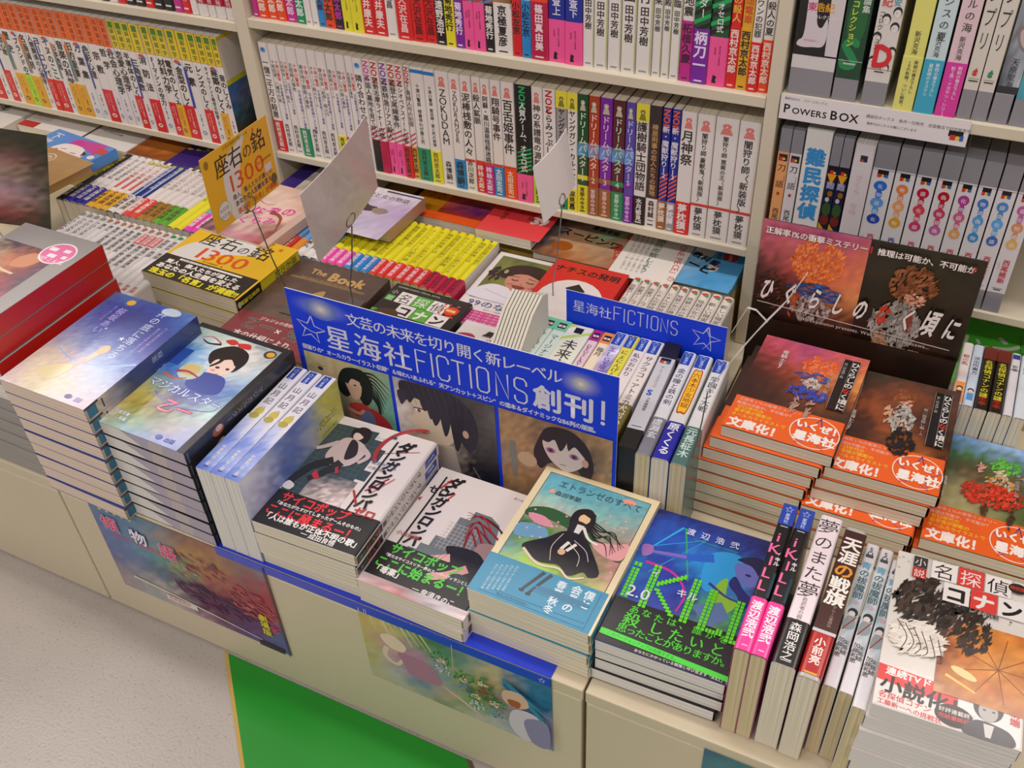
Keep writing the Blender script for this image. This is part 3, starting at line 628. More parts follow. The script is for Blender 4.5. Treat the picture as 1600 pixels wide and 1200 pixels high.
# right bookcase ------------------------------------------------ boxed books with silver ends
SIL = '8d8b92'
def boxbook(x0, x1, z, H, lab, sp, bands, extra=None, yaw=0, lean=0, w=.13, y=1.102, mat=None, grp='boxed books on the lower right shelf'):
    t = x1-x0; return book('boxed_book', w, H, t, bands, Mshelf(x0, y, z, t, w, yaw, lean), spine=sp, r=.0007, pg=DARK, label=lab, group=grp, mat=mat or GLOSS, slip=SIL)
rx = [-.096, -.070, -.047, -.024, -.002, .019, .039, .060, .081]
cols = [('2c6cd0', '5c9ce0', '2848a8'), ('e08040', 'e8a060', 'e0a020'), ('c01830', 'd84050', 'c83c70'), ('b81828', 'c84060', 'c060a0'), ('b03c90', 'd06080', 'e0a060'), ('4078c8', '58a0e0', '3890d0'), ('4888c8', '58a8e8', '3868b8'), ('c060a0', 'd89060', 'e0b060')]
for i, cc in enumerate(cols):
    t = (rx[i+1]-rx[i]-.0016); T = t*1000
    def sp(p, T=T, cc=cc, i=i):
        H = 190
        p.rect(0, 158, T, 158.5, '5a565c'); p.rect(T*.25, 150, T*.75, 158, '1c1a20'); p.rect(T*.25, 148.6, T*.42, 153, 'd03830'); p.ell(T*.5, 151.5, 1.5, 1.5, 'e0c840'); p.rect(T*.6, 149, T*.75, 153, '3868b0')
        ys = 138
        for k in range(5):
            y = ys-k*11; c = cc[0] if k < 2 else cc[1] if k < 4 else cc[2]; a = 1.0 if k % 2 == 0 else .45
            p.ell(T/2, y, T*.28*a+.6, 6.5, c); p.text('化物語偽'[(i+k) % 4], T*.5-3, y-3, 6, 'd8dce8', wt=1)
        p.vt('西尾維新', T*.55, 74, min(T*.5, 8.2), 'c83048' if i % 7 in (0, 2, 3, 4, 5, 6) else '3048b0', wt=2); p.vt('にしおいしん', T*.2, 70, 1.8, '504c54')
        p.rect(T*.2, 34, T*.8, 34.6, '3a363c'); p.rect(T*.3, 31.5, T*.7, 33, '3a363c')
    boxbook(rx[i], rx[i]+t, .367, .190, 'white boxed novel with %s lettering column, %s of the silver-topped boxes from the left' % (['blue', 'amber', 'crimson', 'dark red', 'violet and orange', 'sky blue', 'pale blue', 'pink and orange'][i], ordn(i+1)), sp, [(.028, SIL), (.160, 'dcd8dc'), (1, SIL)])
def sp_katana(c):
    def f(p):
        p.rect(2, 148, 12, 157, '1c1a20'); p.rect(3, 148, 7, 153, 'd03830'); p.ell(8, 151, 1.6, 1.6, 'e0c840'); p.vt('刀', 7, 144, 10, '2a2020', wt=1); p.vt('かたながたり', 11.5, 130, 1.6, '2a2020'); p.vt('語', 7, 122, 10, '2a2020'); p.ell(7, 104, 1.8, 2.4, 'c03020')
        p.vt('西尾維新', 7, 84, 8, '2a2020', wt=1)
    return f
boxbook(-.2065, -.193, .367, .190, 'orange boxed novel with silver top standing first beside the upright', sp_katana(0), [(.028, SIL), (.160, 'e8a468'), (1, SIL)])
boxbook(-.1922, -.1785, .367, .190, 'white boxed novel with silver top standing next to the orange one', sp_katana(1), [(.028, SIL), (.160, 'dcd8dc'), (1, SIL)])
def sp_nan(p):
    for k, ch in enumerate('難民探偵'): p.vt(ch, 15, 172-k*24, 23, '3890d0', wt=4)
    p.vt('西尾', 15, 70, 11, '3a363a'); p.text('NISIOISIN', 5, 44, 3.4, '3a363a'); p.vt('維新', 15, 42, 11, '3a363a')
book('novel', .135, .195, .030, 'e4e0de', Mshelf(-.1765, 1.100, .367, .030, .135), spine=sp_nan, r=.0012, label='thick white hardcover with big sky blue lettering on the lower right shelf', group='boxed books on the lower right shelf', pg=PGW)
def sp_dark(p):
    p.rect(2, 146, 10, 152, '1c1a20'); p.rect(3, 142, 7, 147, 'd03830'); p.ell(8, 144, 1.5, 1.5, 'e0c840'); p.poly([(0, 142), (11, 142), (6, 128)], 'e8a020')
    p.vt('難', 6, 132, 10, 'a8a8d0', wt=2); p.ell(7, 116, 3, 4, 'a06020'); p.ell(5, 108, 2.5, 3.2, 'c8b8d0'); p.ell(6, 95, 5, 9, '385830'); p.ell(6, 80, 5, 7, '7a2820'); p.poly([(0, 76), (11, 62), (11, 30), (0, 30)], 'd8a020'); p.vt('西尾', 6, 60, 8, '503018')
for k, x in enumerate((-.1455, -.1332)):
    boxbook(x, x+.0115, .367, .190, 'dark blue and yellow boxed novel, the %s of the pair on the right shelf' % ('left' if k == 0 else 'right'), sp_dark, [(.028, SIL), (.153, '1c2240'), (1, SIL)])
def sp_shr(p): p.rect(8, 166, 16, 174, '2a3038'); p.rect(9, 166, 12, 169, 'b04838'); p.vt('さくら', 11, 150, 9, 'd8a8b8'); p.vt('零崎', 11, 112, 8, 'dcb4c4')
book('novel', .13, .188, .0225, 'd8d0d4', Mshelf(-.1195, 1.098, .367, .0225, .13), spine=sp_shr, mat=SHEEN, r=.003, label='shrink-wrapped pale pink boxed novel between dark and white boxes on the right shelf', group='boxed books on the lower right shelf', pg=PGW)
# upper right shelf
grp = 'books on the upper right shelf'
def sp_L(p):
    p.rect(0, 48, 34, 190, '141214'); p.blob([(8, 190), (20, 190), (19, 120), (21, 85), (27, 78), (32, 88), (34, 70), (31, 58), (20, 56), (10, 55), (3, 57), (4, 62), (9, 70), (9, 110)], 'd8ccd4')
    p.poly([(30, 190), (48, 190), (48, 48), (35, 48)], 'd4ccd0'); p.text('東', 9, 96, 10, 'c82878', wt=2); p.text('浩紀', 17, 96, 10.5, 'e0a020', wt=2); p.text('コレクション', 17, 88, 4.6, 'e0dce0', wt=2); p.vt('情報環境論集', 41, 186, 10, '3a363a', wt=1)
    p.text('MODERN', 10, 62, 3.2, 'c85890'); p.rect(18, 46, 30, 47, '3a363a')
boxbook(-.2065, -.1585, .600, .190, 'thick black and white boxed essays with silver foot beside the upright', sp_L, [(.031, SIL), (.046, 'd8d4d4'), (1, '141214')], grp=grp)
def sp_S(p):
    p.rect(0, 26, 26, 190, '16442c'); p.ell(13, 90, 10, 26, '1c6434'); p.text('S', 1.5, 38, 46, '18884c', wt=4, sx=.9); p.vt('東浩紀', 9, 150, 12, 'd8c82c', wt=2); p.vt('コレクション', 9, 112, 8.4, 'd8d440', wt=2); p.vt('情報環境論集', 20, 150, 8.5, 'c8d4c8', wt=2); p.rect(0, 46, 26, 46.6, 'c8ccc8'); p.rect(6, 42, 19, 44, 'b8c0b8')
boxbook(-.1565, -.1305, .600, .190, 'dark green boxed essays with a large green letter and silver foot', sp_S, [(.028, SIL), (1, '16302c')], grp=grp)
def sp_D(p):
    for x, y in ((4, 50), (20, 88), (10, 96), (22, 62), (18, 44), (4, 76), (20, 104)): p.ell(x, y, 4.6, 5.6, '2a2624'); p.ell(x, y-1.6, 3.6, 4.2, 'e4dcd8'); p.rect(x-1.6, y-1.6, x-.6, y-.8, '2a2624')
    p.text('D', 3, 44, 34, 'd4282c', wt=4, sx=.8); p.vt('浩紀', 8, 130, 11, 'd03440', wt=2, out='f0e8e4'); p.vt('コレクション', 5, 104, 7, '3a3634'); p.vt('郵便的不安', 18, 150, 8, '58a0a8', wt=2); p.rect(0, 41, 26, 41.5, '3a3634'); p.rect(8, 38, 18, 39.4, '3a3634')
boxbook(-.1245, -.0990, .600, .190, 'white boxed essays with a large red letter and small faces', sp_D, [(.027, SIL), (1, 'dcd6d2')], grp=grp)
rt = [('yellow slim novel with black writing on its foot', 'e0dc78', 'e0dc78', '新走', '10の新種、ついに解禁。', '3a3828', -.0895, -.0685), ('pale blue novel with a cyan paper band', 'c8dce0', '38a8c8', 'オアシスの夏', '最前線のミステリ', 'e0f0f4', -.0675, -.0470), ('pale pink novel with a magenta paper band', 'e0c4cc', 'd838a0', 'ボトルの海', '祝2冊・アガサツ・シリーズ', 'f4d8ec', -.0455, -.0245)]
for lb, c, b, tt, au, ac, x0, x1 in rt:
    T = (x1-x0)*1000
    book('novel', .13, .19, x1-x0-.001, c, Mshelf(x0, 1.101, .600, x1-x0-.001, .13), r=.0008, label=lb+' on the upper right shelf', group=grp,
         spine=lambda p, tt=tt, T=T: (p.vt(tt, T*.5, 150, 10, '3a3834', wt=1, sp=1.2), p.vt('新沢克海', T*.45, 88, 6.4, '3a3834', wt=1)),
         obi=dict(y0=.0002, y1=.06, c=b, spine=lambda p, au=au, ac=ac, T=T: (p.vt(au, T*.36, 56, 4.6, ac, wt=1), p.vt('新鋭の書き下ろし', T*.68, 57, 4.6, ac, wt=1))))
def sp_pri(c):
    def f(p):
        for k, ch in enumerate('プリンプリン'[:5]): p.vt(ch, 7, 190-k*24, 17, '2a2624', sx=.6, sy=1.25)
        p.poly([(4, 52), (10, 52), (8, 57)], c); p.ell(7, 50, 2.4, 2, c); p.rect(2, 45, 13, 45.4, '3a3634'); p.rect(3, 42, 12, 43.4, '3a3634')
    return f
boxbook(-.0235, -.0095, .600, .190, 'cream boxed novel with brush lettering and a small red mark', sp_pri('c84030'), [(.033, SIL), (1, 'd8d2c8')], grp=grp)
boxbook(-.0085, .0065, .600, .190, 'cream boxed novel with brush lettering and a small green mark', sp_pri('30885c'), [(.033, SIL), (1, 'd8d2c8')], grp=grp)
def sp_bird(p): p.grid(0, 34, 20, 190, ['b0bcc8 c0c8d0', '98a4b0 b0b4bc', '707480 a8b0bc', '484c54 c0c8d0'], 4, 12, .08); p.ell(12, 92, 6, 14, '8c7878', 20); p.ell(12, 92, 3.6, 10, 'c0b4b4', 20); p.vt('天原聖海', 10, 72, 8, '2a2a30', wt=1); p.rect(0, 34, 20, 42, '2a2c30')
boxbook(.0085, .0270, .600, .190, 'grey-blue boxed novel with a painted wing on the upper right shelf', sp_bird, [(.033, SIL), (1, 'b0b4bc')], grp=grp)
boxbook(.0290, .0500, .600, .190, 'teal boxed novel at the right frame edge of the upper right shelf', lambda p: (p.grid(0, 30, 20, 190, ['3890a0 48a8b0', '50b0b8 3870b0', '4098b0 60b8c0'], 4, 10, .08), p.vt('虚無回廊', 10, 140, 13, 'e0ece8', wt=2)), [(.030, SIL), (1, '3c98a8')], grp=grp)
# brightly painted softcover leaning against the upright, left of the boxed essays
def sp_paint(p):
    p.grid(0, 0, 6, 200, ['8c2878 c89060', '4868b0 a03868', 'c8a080 3c58a0', '6c90b8 b04848', 'b02c28 d09840', '88b0c8 4870a8', 'a82840 788048'], 4, 30, .15, 8)
# shelf label
flr = flat_board('shelf_label', 'white shelf label lettered in capitals on the upper right shelf edge', 'label', -.2105, .572, -.006, .602, 1.0942, lambda p, W, H: (p.rect(0, 0, W, H, 'e4dee0'), p.text('P', 4, 8, 15, '1c181c', wt=2), p.text('OWERS', 14, 8, 10.5, '1c181c', wt=2, sx=1.05), p.text('B', 57, 8, 15, '1c181c', wt=2), p.text('OX', 67, 8, 14, '1c181c', wt=2),
    p.text('講談社ボックス　毎月一日発売　全国書店で好評発売中', 96, 17, 4.4, '3a3438'), p.text('最新刊はこちらの棚にございます', 98, 9, 3.6, '3a3438'), p.text('講談社BOX　パワーズボックス', 4, 24, 3.4, '5a5458'), p.rect(W-20, 10, W-5, 17, '1c181c'), p.rect(W-18, 6, W-12, 12, 'd03830'), p.ell(W-10, 9, 2.4, 2.4, 'e0c840'), p.rect(W-8, 6, W-4, 12, '3868b0')))

# ------------------------------------------------------------------ rows standing spine-up on the display bed
def upbook(x, t, y, L, w, base, title, tcol, band, auth, acol, lab, group, bf=.22, yaw=0, extra=None, r=None, pg=None, back=None, name='paperback', lean=0, tb=0, y0b=.0002, mat=None):
    T = t*1000; H = L*1000
    def sp(p):
        if extra: extra(p, T, H)
        if title: s_ = min(T*.62, (H*(1-bf)-16)/len(title)); p.vt(title, T/2, H-10-tb, s_, tcol, wt=1)
        if not band and auth: p.vt(auth, T/2, H*bf+4, min(T*.6, H*bf*.8/len(auth)), acol, wt=1)
    def os_(p):
        if auth: p.vt(auth, T/2, H*bf-2, min(T*.7, H*bf*.85/len(auth)), acol, wt=2)
    return book(name, w, L, t, base, Mup(x, y, ZT+.001, t, yaw, w, lean), spine=sp, obi=dict(y0=y0b, y1=L*bf, c=band, spine=os_) if band else None, r=r or min(t*.42, .005), label=lab, group=group, pg=pg, back=back, mat=mat)
# yellow-spined row
yx = [-.7835, -.7695, -.7565, -.7425, -.7290, -.7150, -.7015, -.6880, -.6760, -.6600, -.6465, -.6330, -.6195, -.6060, -.5915, -.5785, -.5665]
ybands = [('f048b0', 'pink')]*3+[('2a88d0', 'blue')]*3+[('e03430', 'red')]*6+[('c01848', 'crimson')]*4
for i in range(16):
    t = yx[i+1]-yx[i]-.0008; bc, bn = ybands[i]
    def sideback(p): p.rect(0, 0, 105, 142, 'e2dcd8'); p.rect(0, 0, 105, 38, 'c01848'); [p.rect(14+k*22, 138, 20+k*22, 142, '504840') for k in range(4)]
    upbook(yx[i], t, .9165 if i < 13 else .9125, .142, .105, 'e8e024', ['クリエイターズ創作論', 'キャラクター小説の作り方', '物語の体操とは', '世界征服は可能か'][i % 4], '8c8a20', bc, ['原田宗典', '岡田斗司夫', '大塚英志', '森見登美彦'][i//4], 'f4d8e4' if bn != 'crimson' else '501020',
           'yellow-spined paperback with %s band, %s from the left in the yellow row' % (bn, ordn(i+1)), 'yellow paperbacks standing spine-up', bf=.27, back=sideback if i == 15 else None)
# blue-spined books left of the yellow row, then the long mixed row further left
bl = [('e89030', ''), ('e8e4e0', '薬丸'), ('e8e4e0', '薬丸'), ('e8e4e0', '薬丸')]
for i in range(4):
    upbook(-.8400+i*.0140, .0131, .9180, .140, .105, '68a4dc', 'きみの知らない物語', '2c5c98', bl[i][0], bl[i][1], '2a2624', 'sky blue spine-up paperback with %s band, %s left of the yellow row' % ('orange' if i == 0 else 'white', ['fourth', 'third', 'second', 'first'][i]), 'blue paperbacks standing spine-up', bf=.28, y0b=.0002)
rowA = []
def A(n, c, cn, b, bn, tcol, tt='青春と恋の物語集'): rowA.extend([(c, cn, b, bn, tcol, tt)]*n)
A(1, '1c1a1a', 'black', '1c1a1a', 'black', 'd8c828', '黄金の決闘者たち'); A(3, 'e2dcd8', 'white', '2c2c9c', 'indigo', '4a4648', 'おとなの恋愛手帖'); A(3, 'e2dcd8', 'yellow-spotted white', 'e8b030', 'amber', 'b85050', 'ユーモア短編集'); A(2, '1c3880', 'navy blue', 'e6e0dc', 'white', 'c8d0e0', '世界の不思議な話'); A(2, 'e0d8d4', 'cream', 'e4443c', 'red', 'a89c98', '小さな町の物語')
A(2, 'e0d8d4', 'cream', 'a87c24', 'brown', 'a89c98', '風のささやく町'); A(2, 'e0d8d4', 'cream', '5cac2c', 'green', 'a89c98', '遠い夏の日記帳'); A(2, 'e8e030', 'yellow', None, '', '5a5820', '黄色い本の作り方'); A(3, '74a8dc', 'sky blue', 'e840b8', 'pink', '2c5c98'); A(2, '74a8dc', 'sky blue', 'c03c30', 'rust', '2c5c98')
A(7, '74a8dc', 'sky blue', 'e03c30', 'red', '2c5c98')
xa = -1.2750; stepA = (-.8420-xa)/len(rowA)
def exA(kind):
    def f(p, T, H):
        if 'spotted' in kind: p.ell(T/2, H-12, T*.42, 5, 'b8b030'); p.ell(T/2, H-12, T*.2, 2.4, 'e8e4a0'); p.rect(T*.3, 60, T*.7, 88, 'd05848')
        elif kind == 'navy blue': p.rect(T*.62, 30, T*.84, H-8, 'a8b8e0'); p.ell(T/2, H-8, T*.3, 3, 'a8b050')
        elif kind == 'cream': p.ell(T/2, H-9, T*.25, 2.4, 'c8b8bc')
    return f
for i, (c, cn, b, bn, tcol, tt) in enumerate(rowA):
    upbook(xa+i*stepA, stepA-.0008, .908, .158, .105, c, tt, tcol, b, '文庫特選' if b else '', 'f0e4dc' if bn in ('indigo', 'red', 'rust', 'black', 'pink') else '5a4420',
           '%s spine-up paperback %s, %s from the left in the rear left row' % (cn, 'with %s band' % bn if b else 'without band', ordn(i+1)), 'paperbacks standing spine-up in the rear left row', bf=.33, extra=exA(cn))
# front-left row of white spines with heavy black lettering
for i in range(17):
    x = -1.200+i*.0136; t = .0128; kind = 0 if i < 4 else 1 if i < 6 else 2 if i < 13 else 3
    def ex(p, T, H, kind=kind, i=i):
        if kind == 0: p.ell(T/2, H-9, T*.34, 5, '8c9484')
        elif kind in (1, 2): p.ell(T/2, H-8, T*.3, 4, 'a86850'); p.rect(T*.3, H-14, T*.7, H-12, '7a8c60')
        else: p.ell(T/2, H-8, T*.34, 3.8, '2c8c4c')
        if i in (10, 11, 12): p.rect(T*.12, H-44, T*.88, H-18, 'd85858'); p.vt('新装版', T/2, H-19, 7.4, 'f0dcd8', wt=1)
    tt = ['ワロス大全', '激火', '警視庁捜査課長', '菅原亭・黒部'][kind]
    upbook(x, t, .742, .152, .105, 'dcd8d8', tt, '2a2624', None, '新潮', 'b85048', 'white spine-up paperback with %s, %s from the left in the front left row' % (['thin writing', 'broad brush letters', 'heavy black writing', 'a green dot'][kind], ordn(i+1)), 'white paperbacks standing spine-up in the front left row', bf=.12, extra=ex, tb=(8 if i not in (10, 11, 12) else 36))
# white row with red and green wing mark behind the small blue sign
cx_ = [-.3610, -.3480, -.3350, -.3220, -.3090, -.2960, -.2830, -.2690, -.2540, -.2385, -.2230]
for i in range(10):
    def ex(p, T, H): p.poly([(T*.16, H-6), (T*.6, H-3), (T*.84, H-5), (T*.5, H-11)], 'c84038'); p.poly([(T*.5, H-12), (T*.86, H-5), (T*.9, H-12)], '2c9850')
    upbook(cx_[i], cx_[i+1]-cx_[i]-.001, .900, .149, .105, 'e0d8cf', ['恋愛ゲームブック', '恋愛ゲームブック', '恋愛ゲームブック', 'じゅんの学校', 'じゅんの学校', '地獄少女の罪と罰', '地獄少女の罪と罰', '地獄少女の罪と罰', '新しい現実主義', '新しい現実主義'][i], '5a5450', None, '', 'K', 'white rounded spine-up paperback with red and green mark, %s from the left behind the small blue sign' % ordn(i+1), 'white paperbacks behind the small blue sign', extra=ex, bf=.1, tb=10)
# the row between the two blue signs
def lab_top(c1, c2='1c1a20', face='e6e0dc'):
    def f(p, T, H): p.rect(0, H-22, T, H, c1); p.rect(T*.18, H-17, T*.82, H-6, c2); p.rect(T*.24, H-14, T*.76, H-10, face); p.ell(T/2, H-12, T*.14, 1.6, 'c87070')
    return f
def lab_blue(p, T, H): p.rect(T*.08, H-25, T*.80, H-1.5, '2848a8'); p.star(T*.44, H-6, T*.28, 'c8d4f0', .5); p.vt('星海社', T*.46, H-10, min(4.4, T*.34), 'b8c8f0', wt=2)
fr = [(-.4200, .0165, 0, 'd4e4dc', 'マージナルワールド', '3c6c5c', None, '', lab_top('6cc8a8'), 'mint-topped paperback, left of the identical pair beside the large blue sign', .172, .1245),
 (-.4030, .0165, 0, 'd4e4dc', 'マージナルワールド', '3c6c5c', None, '', lab_top('6cc8a8'), 'mint-topped paperback, right of the identical pair beside the large blue sign', .172, .1245),
 (-.3860, .0310, .5, 'e2e4d4', '未来方程式', '3a3834', None, '', lambda p, T, H: (p.poly([(0, H-34), (T, H-14), (T, H-8), (0, H-28)], 'bcd468'), p.poly([(0, H-10), (T*.4, H), (0, H)], 'bcd468'), p.rect(T*.32, H-16, T*.66, H-5, '1c1a20')), 'thick white and lime book between the mint and pink ones', .180, .124),
 (-.3540, .0125, .5, 'e0c8d0', 'DEUSLAYER', '8c3458', None, '', lab_top('b02880'), 'pink book with a magenta top in the row behind the large blue sign', .180, .124),
 (-.3405, .0140, .5, 'ecdcc0', '臨月', '4a3c28', None, '', lab_top('e88c30'), 'cream book with an orange top in the row behind the large blue sign', .180, .124),
 (-.3255, .0160, .8, 'c8c8dc', 'エレGY泉和良', '5c3ca0', None, '', lambda p, T, H: (p.grid(0, 20, T, H-28, ['b8b8d8 d8d0e0', 'c8b0d8 7878c0', 'd8d8e8 a070b0', '7890c8 c8a0c0'], 3, 20, .2, 6), lab_blue(p, T, H)), 'violet patterned book with blue label in the row behind the large sign', .182, .1275),
 (-.3090, .0140, 1.0, 'e0d848', 'にょにんげん', '4c4c18', '2c9c90', '', lab_blue, 'yellow book with blue label and teal band in the row behind the large sign', .182, .1275),
 (-.2940, .0145, 1.2, 'e4dcdc', '私のおわり', '5a5054', '30b0a0', '', lab_blue, 'white book with thin lettering, left of the olive-banded one', .182, .1275),
 (-.2785, .0165, 1.6, 'e4dcd8', 'サクラコ・アトミカ', '5a4c4c', '7c6c30', '犬村小六', lab_blue, 'white book with an olive band, left of the black-ended box', .182, .1275)]
gF = 'books standing spine-up between the two blue signs'
for x, t, yaw, c, tt, tc, b, au, ex, lb, L, w in fr:
    upbook(x, t, .7145 if L > .175 else .7245, L, w, c, tt, tc, b, au, 'e0dccc', lb, gF, bf=.34, yaw=yaw, extra=ex, r=.0018, tb=20)
def sp_box(p, ):
    p.rect(3, 148, 15, 157, '1c1a20'); p.rect(4, 147, 8, 152, 'd03830'); p.ell(9, 150, 1.8, 1.8, 'e0c840'); p.rect(11, 147, 14, 152, '3868b0'); p.vt('ティーンズエッジ', 9, 142, 5, '5a5860'); p.text('S', 4, 88, 13, '3060b8', wt=4); p.vt('少年検閲官', 9, 84, 4.6, '50505c', wt=1); p.rect(4, 34, 15, 35, '2a2830')
boxb = book('boxed_book', .130, .188, .0190, [(.030, '161416'), (.158, 'c8c8d0'), (1, '1c1a1c')], Mup(-.2540, .7105, ZT+.001, .019, 3.6, .13), spine=sp_box, r=.0006, pg=DARK, label='black-ended silver boxed book between olive-banded and grey-banded books', group=gF, slip='161416')
for x, t, yaw, c, tt, tc, b, bn, au, ac, pgm in ((-.2345, .0155, 2.4, 'dcdce4', '金の瞳と鉄の剣', '4a4c5c', '7c7c88', 'grey', '虚淵玄', 'd8d8e0', PGT), (-.2170, .0185, 2.6, 'dcdcd8', '', 'K', '2424a0', 'deep blue', '原くくる', 'ecece8', PG), (-.1965, .0170, 2.2, 'dcdcdc', '学園キノ大戦', '3c4450', '4c706c', 'grey-green', '元長柾木', 'c8e0d8', PGT)):
    def ex(p, T, H, bn=bn): 
        lab_blue(p, T, H)
        if bn == 'deep blue': p.blob([(T*.2, H-34), (T*.5, H-29), (T*.8, H-34), (T*.82, H-100), (T*.5, H-106), (T*.18, H-100)], 'b83c28'); p.blob([(T*.26, H-35), (T*.5, H-31), (T*.74, H-35), (T*.76, H-98), (T*.5, H-103), (T*.24, H-98)], 'ecc020'); p.vt('六本木少女地獄', T*.5, H-34, 9, '982018', wt=1)
    upbook(x, t, .7105, .182, .1275, c, tt, tc, b, au, ac, 'white book with a %s band in the row right of the large blue sign' % bn, gF, bf=.33, yaw=yaw, extra=ex, r=.0035, pg=pgm, tb=22)
# front row group right of the neon cover
gK = 'books standing spine-up at the right front'
for k, (x, yw) in enumerate(((-.0735, .8), (-.0590, .2))):
    def ex(p, T, H): p.rect(0, H-28, T, H, '2444a8'); p.star(T/2, H-7, T*.3, 'b8c8f0', .6); p.vt('星海社', T/2, H-12, 4.6, 'b8c8f0', wt=2); p.rect(T*.25, H-31, T*.75, H-30, 'c8c8d0')
    def ttl(p): pass
    M_ = Mup(x, .519, ZT+.001, .0140, yw, .128)
    def sp(p):
        ex(p, 14, 182); y = 144
        for ch, s_ in (('i', 17), ('K', 17), ('I', 17), ('L', 17), ('L', 17)): p.vt(ch, 5.6, y, s_, 'ee6ca4', wt=1); y -= 15.5
        p.vt('キル', 11, 112, 5.6, 'e8e4e8', wt=3); p.vt('イ', 10.6, 118, 4, 'e8e4e8', wt=2); p.rect(11.5, 62, 14, 92, '183848')
    book('novel', .128, .182, .0140, '171318', M_, spine=sp, r=.003, pg=PGT, label='black spine-up novel with pink letters and pink band, the %s of the two' % ('left' if k == 0 else 'right'), group=gK,
         obi=dict(y0=.0002, y1=.060, c='f03c98', spine=lambda p: (p.vt('渡辺浩弐', 7, 56, 10.5, 'f4e8f0', wt=3), p.rect(5, 5, 10, 6.2, 'f8b8d8'))))
def sp_yume(p): 
    y = 178
    for ch, s_ in zip('夢のまた夢', (21, 19, 19, 19, 21)): p.vt(ch, 10, y, s_*.95, '3a3434'); y -= s_+1
    p.vt('―若武者の誕生―', 10, 82, 5, '6a5c60')
book('novel', .128, .182, .0205, 'ecdce2', Mup(-.0410, .519, ZT+.001, .0205, -.4, .128), spine=sp_yume, r=.003, label='thick pale pink spine-up novel with brush lettering and black band', group=gK, obi=dict(y0=.0002, y1=.050, c='161214', spine=lambda p: (p.vt('森岡浩之', 10, 47, 10.5, 'e8e4e0', wt=1), p.rect(6, 4, 15, 5.2, 'b0a8a8'))))
def sp_ten(p):
    p.rect(0, 52, 20, 176, '44211d'); y = 168
    for ch, c in zip('天涯の戦旗', ('f0ece4', 'f0ece4', 'e09830', 'f0ece4', 'f0ece4')): p.vt(ch, 10, y, 18, c, wt=3); y -= 17.2
    p.vt('タムール軍師伝', 12, 82, 3.6, 'b09890')
book('novel', .126, .180, .0190, 'b4b0ac', Mup(-.0185, .517, ZT+.001, .0190, -1.2, .126), spine=sp_ten, r=.0045, label='dark brown spine-up novel with white letters and a red band', group=gK, obi=dict(y0=.004, y1=.052, c='b0201c', spine=lambda p: (p.vt('小前亮', 9.5, 44, 10, 'f0e4dc', wt=2), p.rect(4, 4, 15, 6, 'e0a030'), p.rect(0, 48.5, 20, 52, 'c8c4c4'))))
for k, (x, y, z_) in enumerate(((.0030, .530, 0), (.0165, .529, 0), (.0290, .519, 0))):
    def sp(p):
        p.grid(0, 45, 11, 140, ['c8d4d8 d8dce0', '98b4c0 c8d0d4', 'c8d0d4 a8bcc4', 'd8d4d8 b8c0c8'], 3, 12, .1, 4); p.vt('SQ', 5.5, 168, 7, '3a3a3a', wt=2); p.rect(2, 154, 9, 158, '4a4a4a'); p.vt('青', 5.5, 148, 9.5, '64a4c0', wt=2); p.vt('の祓魔師', 5.5, 138, 9.5, '54646c', wt=2); p.ell(5.5, 96, 3, 3, 'c0a8b0')
        p.ell(6, 84, 4.4, 5, '2c2c34'); p.ell(5.4, 82, 3, 3.4, 'dcd0c8'); p.blob([(2, 78), (9, 78), (10, 66), (1, 64)], '90989c'); p.line([(1, 62), (10, 80)], 1.2, '8c3c3c'); p.vt('加藤和恵', 3.4, 54, 5.6, '3a3a3a', wt=1); p.vt('矢島綾', 8, 52, 5.6, '3a3a3a', wt=1)
    book('paperback', .107, .172, .0118, 'd6d4d8', Mup(x, y, ZT+.001, .0118, -1.4, .107), spine=sp, r=.0025, pg=PGT, label='slim pale grey-blue spine-up paperback, %s of the three identical ones' % ['left', 'middle', 'right'][k], group=gK)
# three painted novels standing spine-up at the front left
def sp_san(p):
    T = 18.5; p.grid(0, 0, T, 92, ['d8d8e4 e0dce4', '98a8dc d0d4e8', '5c78cc 8c9cdc', '7c98dc b8c0e4', '4c68bc 6c84cc'], 4, 16, .05, 3); p.rect(3, 160, 13, 181, '2c4498'); p.star(8, 175, 3.6, 'c8d4f0', .5); p.vt('星海社', 8, 171, 4.4, 'b8c8f0', wt=2)
    y = 152
    for ch in '山月記': p.vt(ch, 9, y, 11, '3a3a48'); y -= 14
    p.ell(9, 100, 5.5, 6, 'c8b450'); p.ell(8, 92, 6, 5, 'a8a050'); p.line([(6, 104), (11, 108), (13, 102)], .8, 'a89838'); p.vt('中島敦　ねこ助', 9, 40, 5, 'd8d4c8', wt=2); p.rect(6, 5, 12, 6.4, '2c4080')
def bk_san(p):
    W, H = 128, 182
    p.grid(0, 0, W, H, ['c8c46c d0cc78 b8bc80', 'd0cc58 ccc850 a8ac88', '7890c0 a8acb0 98989c', '5870b4 6c84c4 8c98b8', '8ca0d0 5068b0 9c98c0', 'c8cce0 a8acd0 7c6cb0', 'e0e0ec c0c4dc 8c9cd0'], 20, 26, .05, 7)
    p.vt('山月記', 38, 172, 12, '5c5820'); p.vt('文豪の名作を', 54, 168, 5, '5c5c58')
for k, x in enumerate((-.6500, -.6310, -.6120)):
    book('novel', .128, .182, .0182, 'dcdae0', Mup(x, .504, ZT+.0012, .0182, (.8, .2, -.3)[k], .128), spine=sp_san, back=bk_san if k == 2 else None, r=.0018, pg=PGW, label='pale blue painted spine-up novel, %s of the three beside the tall stack' % ['left', 'middle', 'right'][k], group='three painted novels standing spine-up')
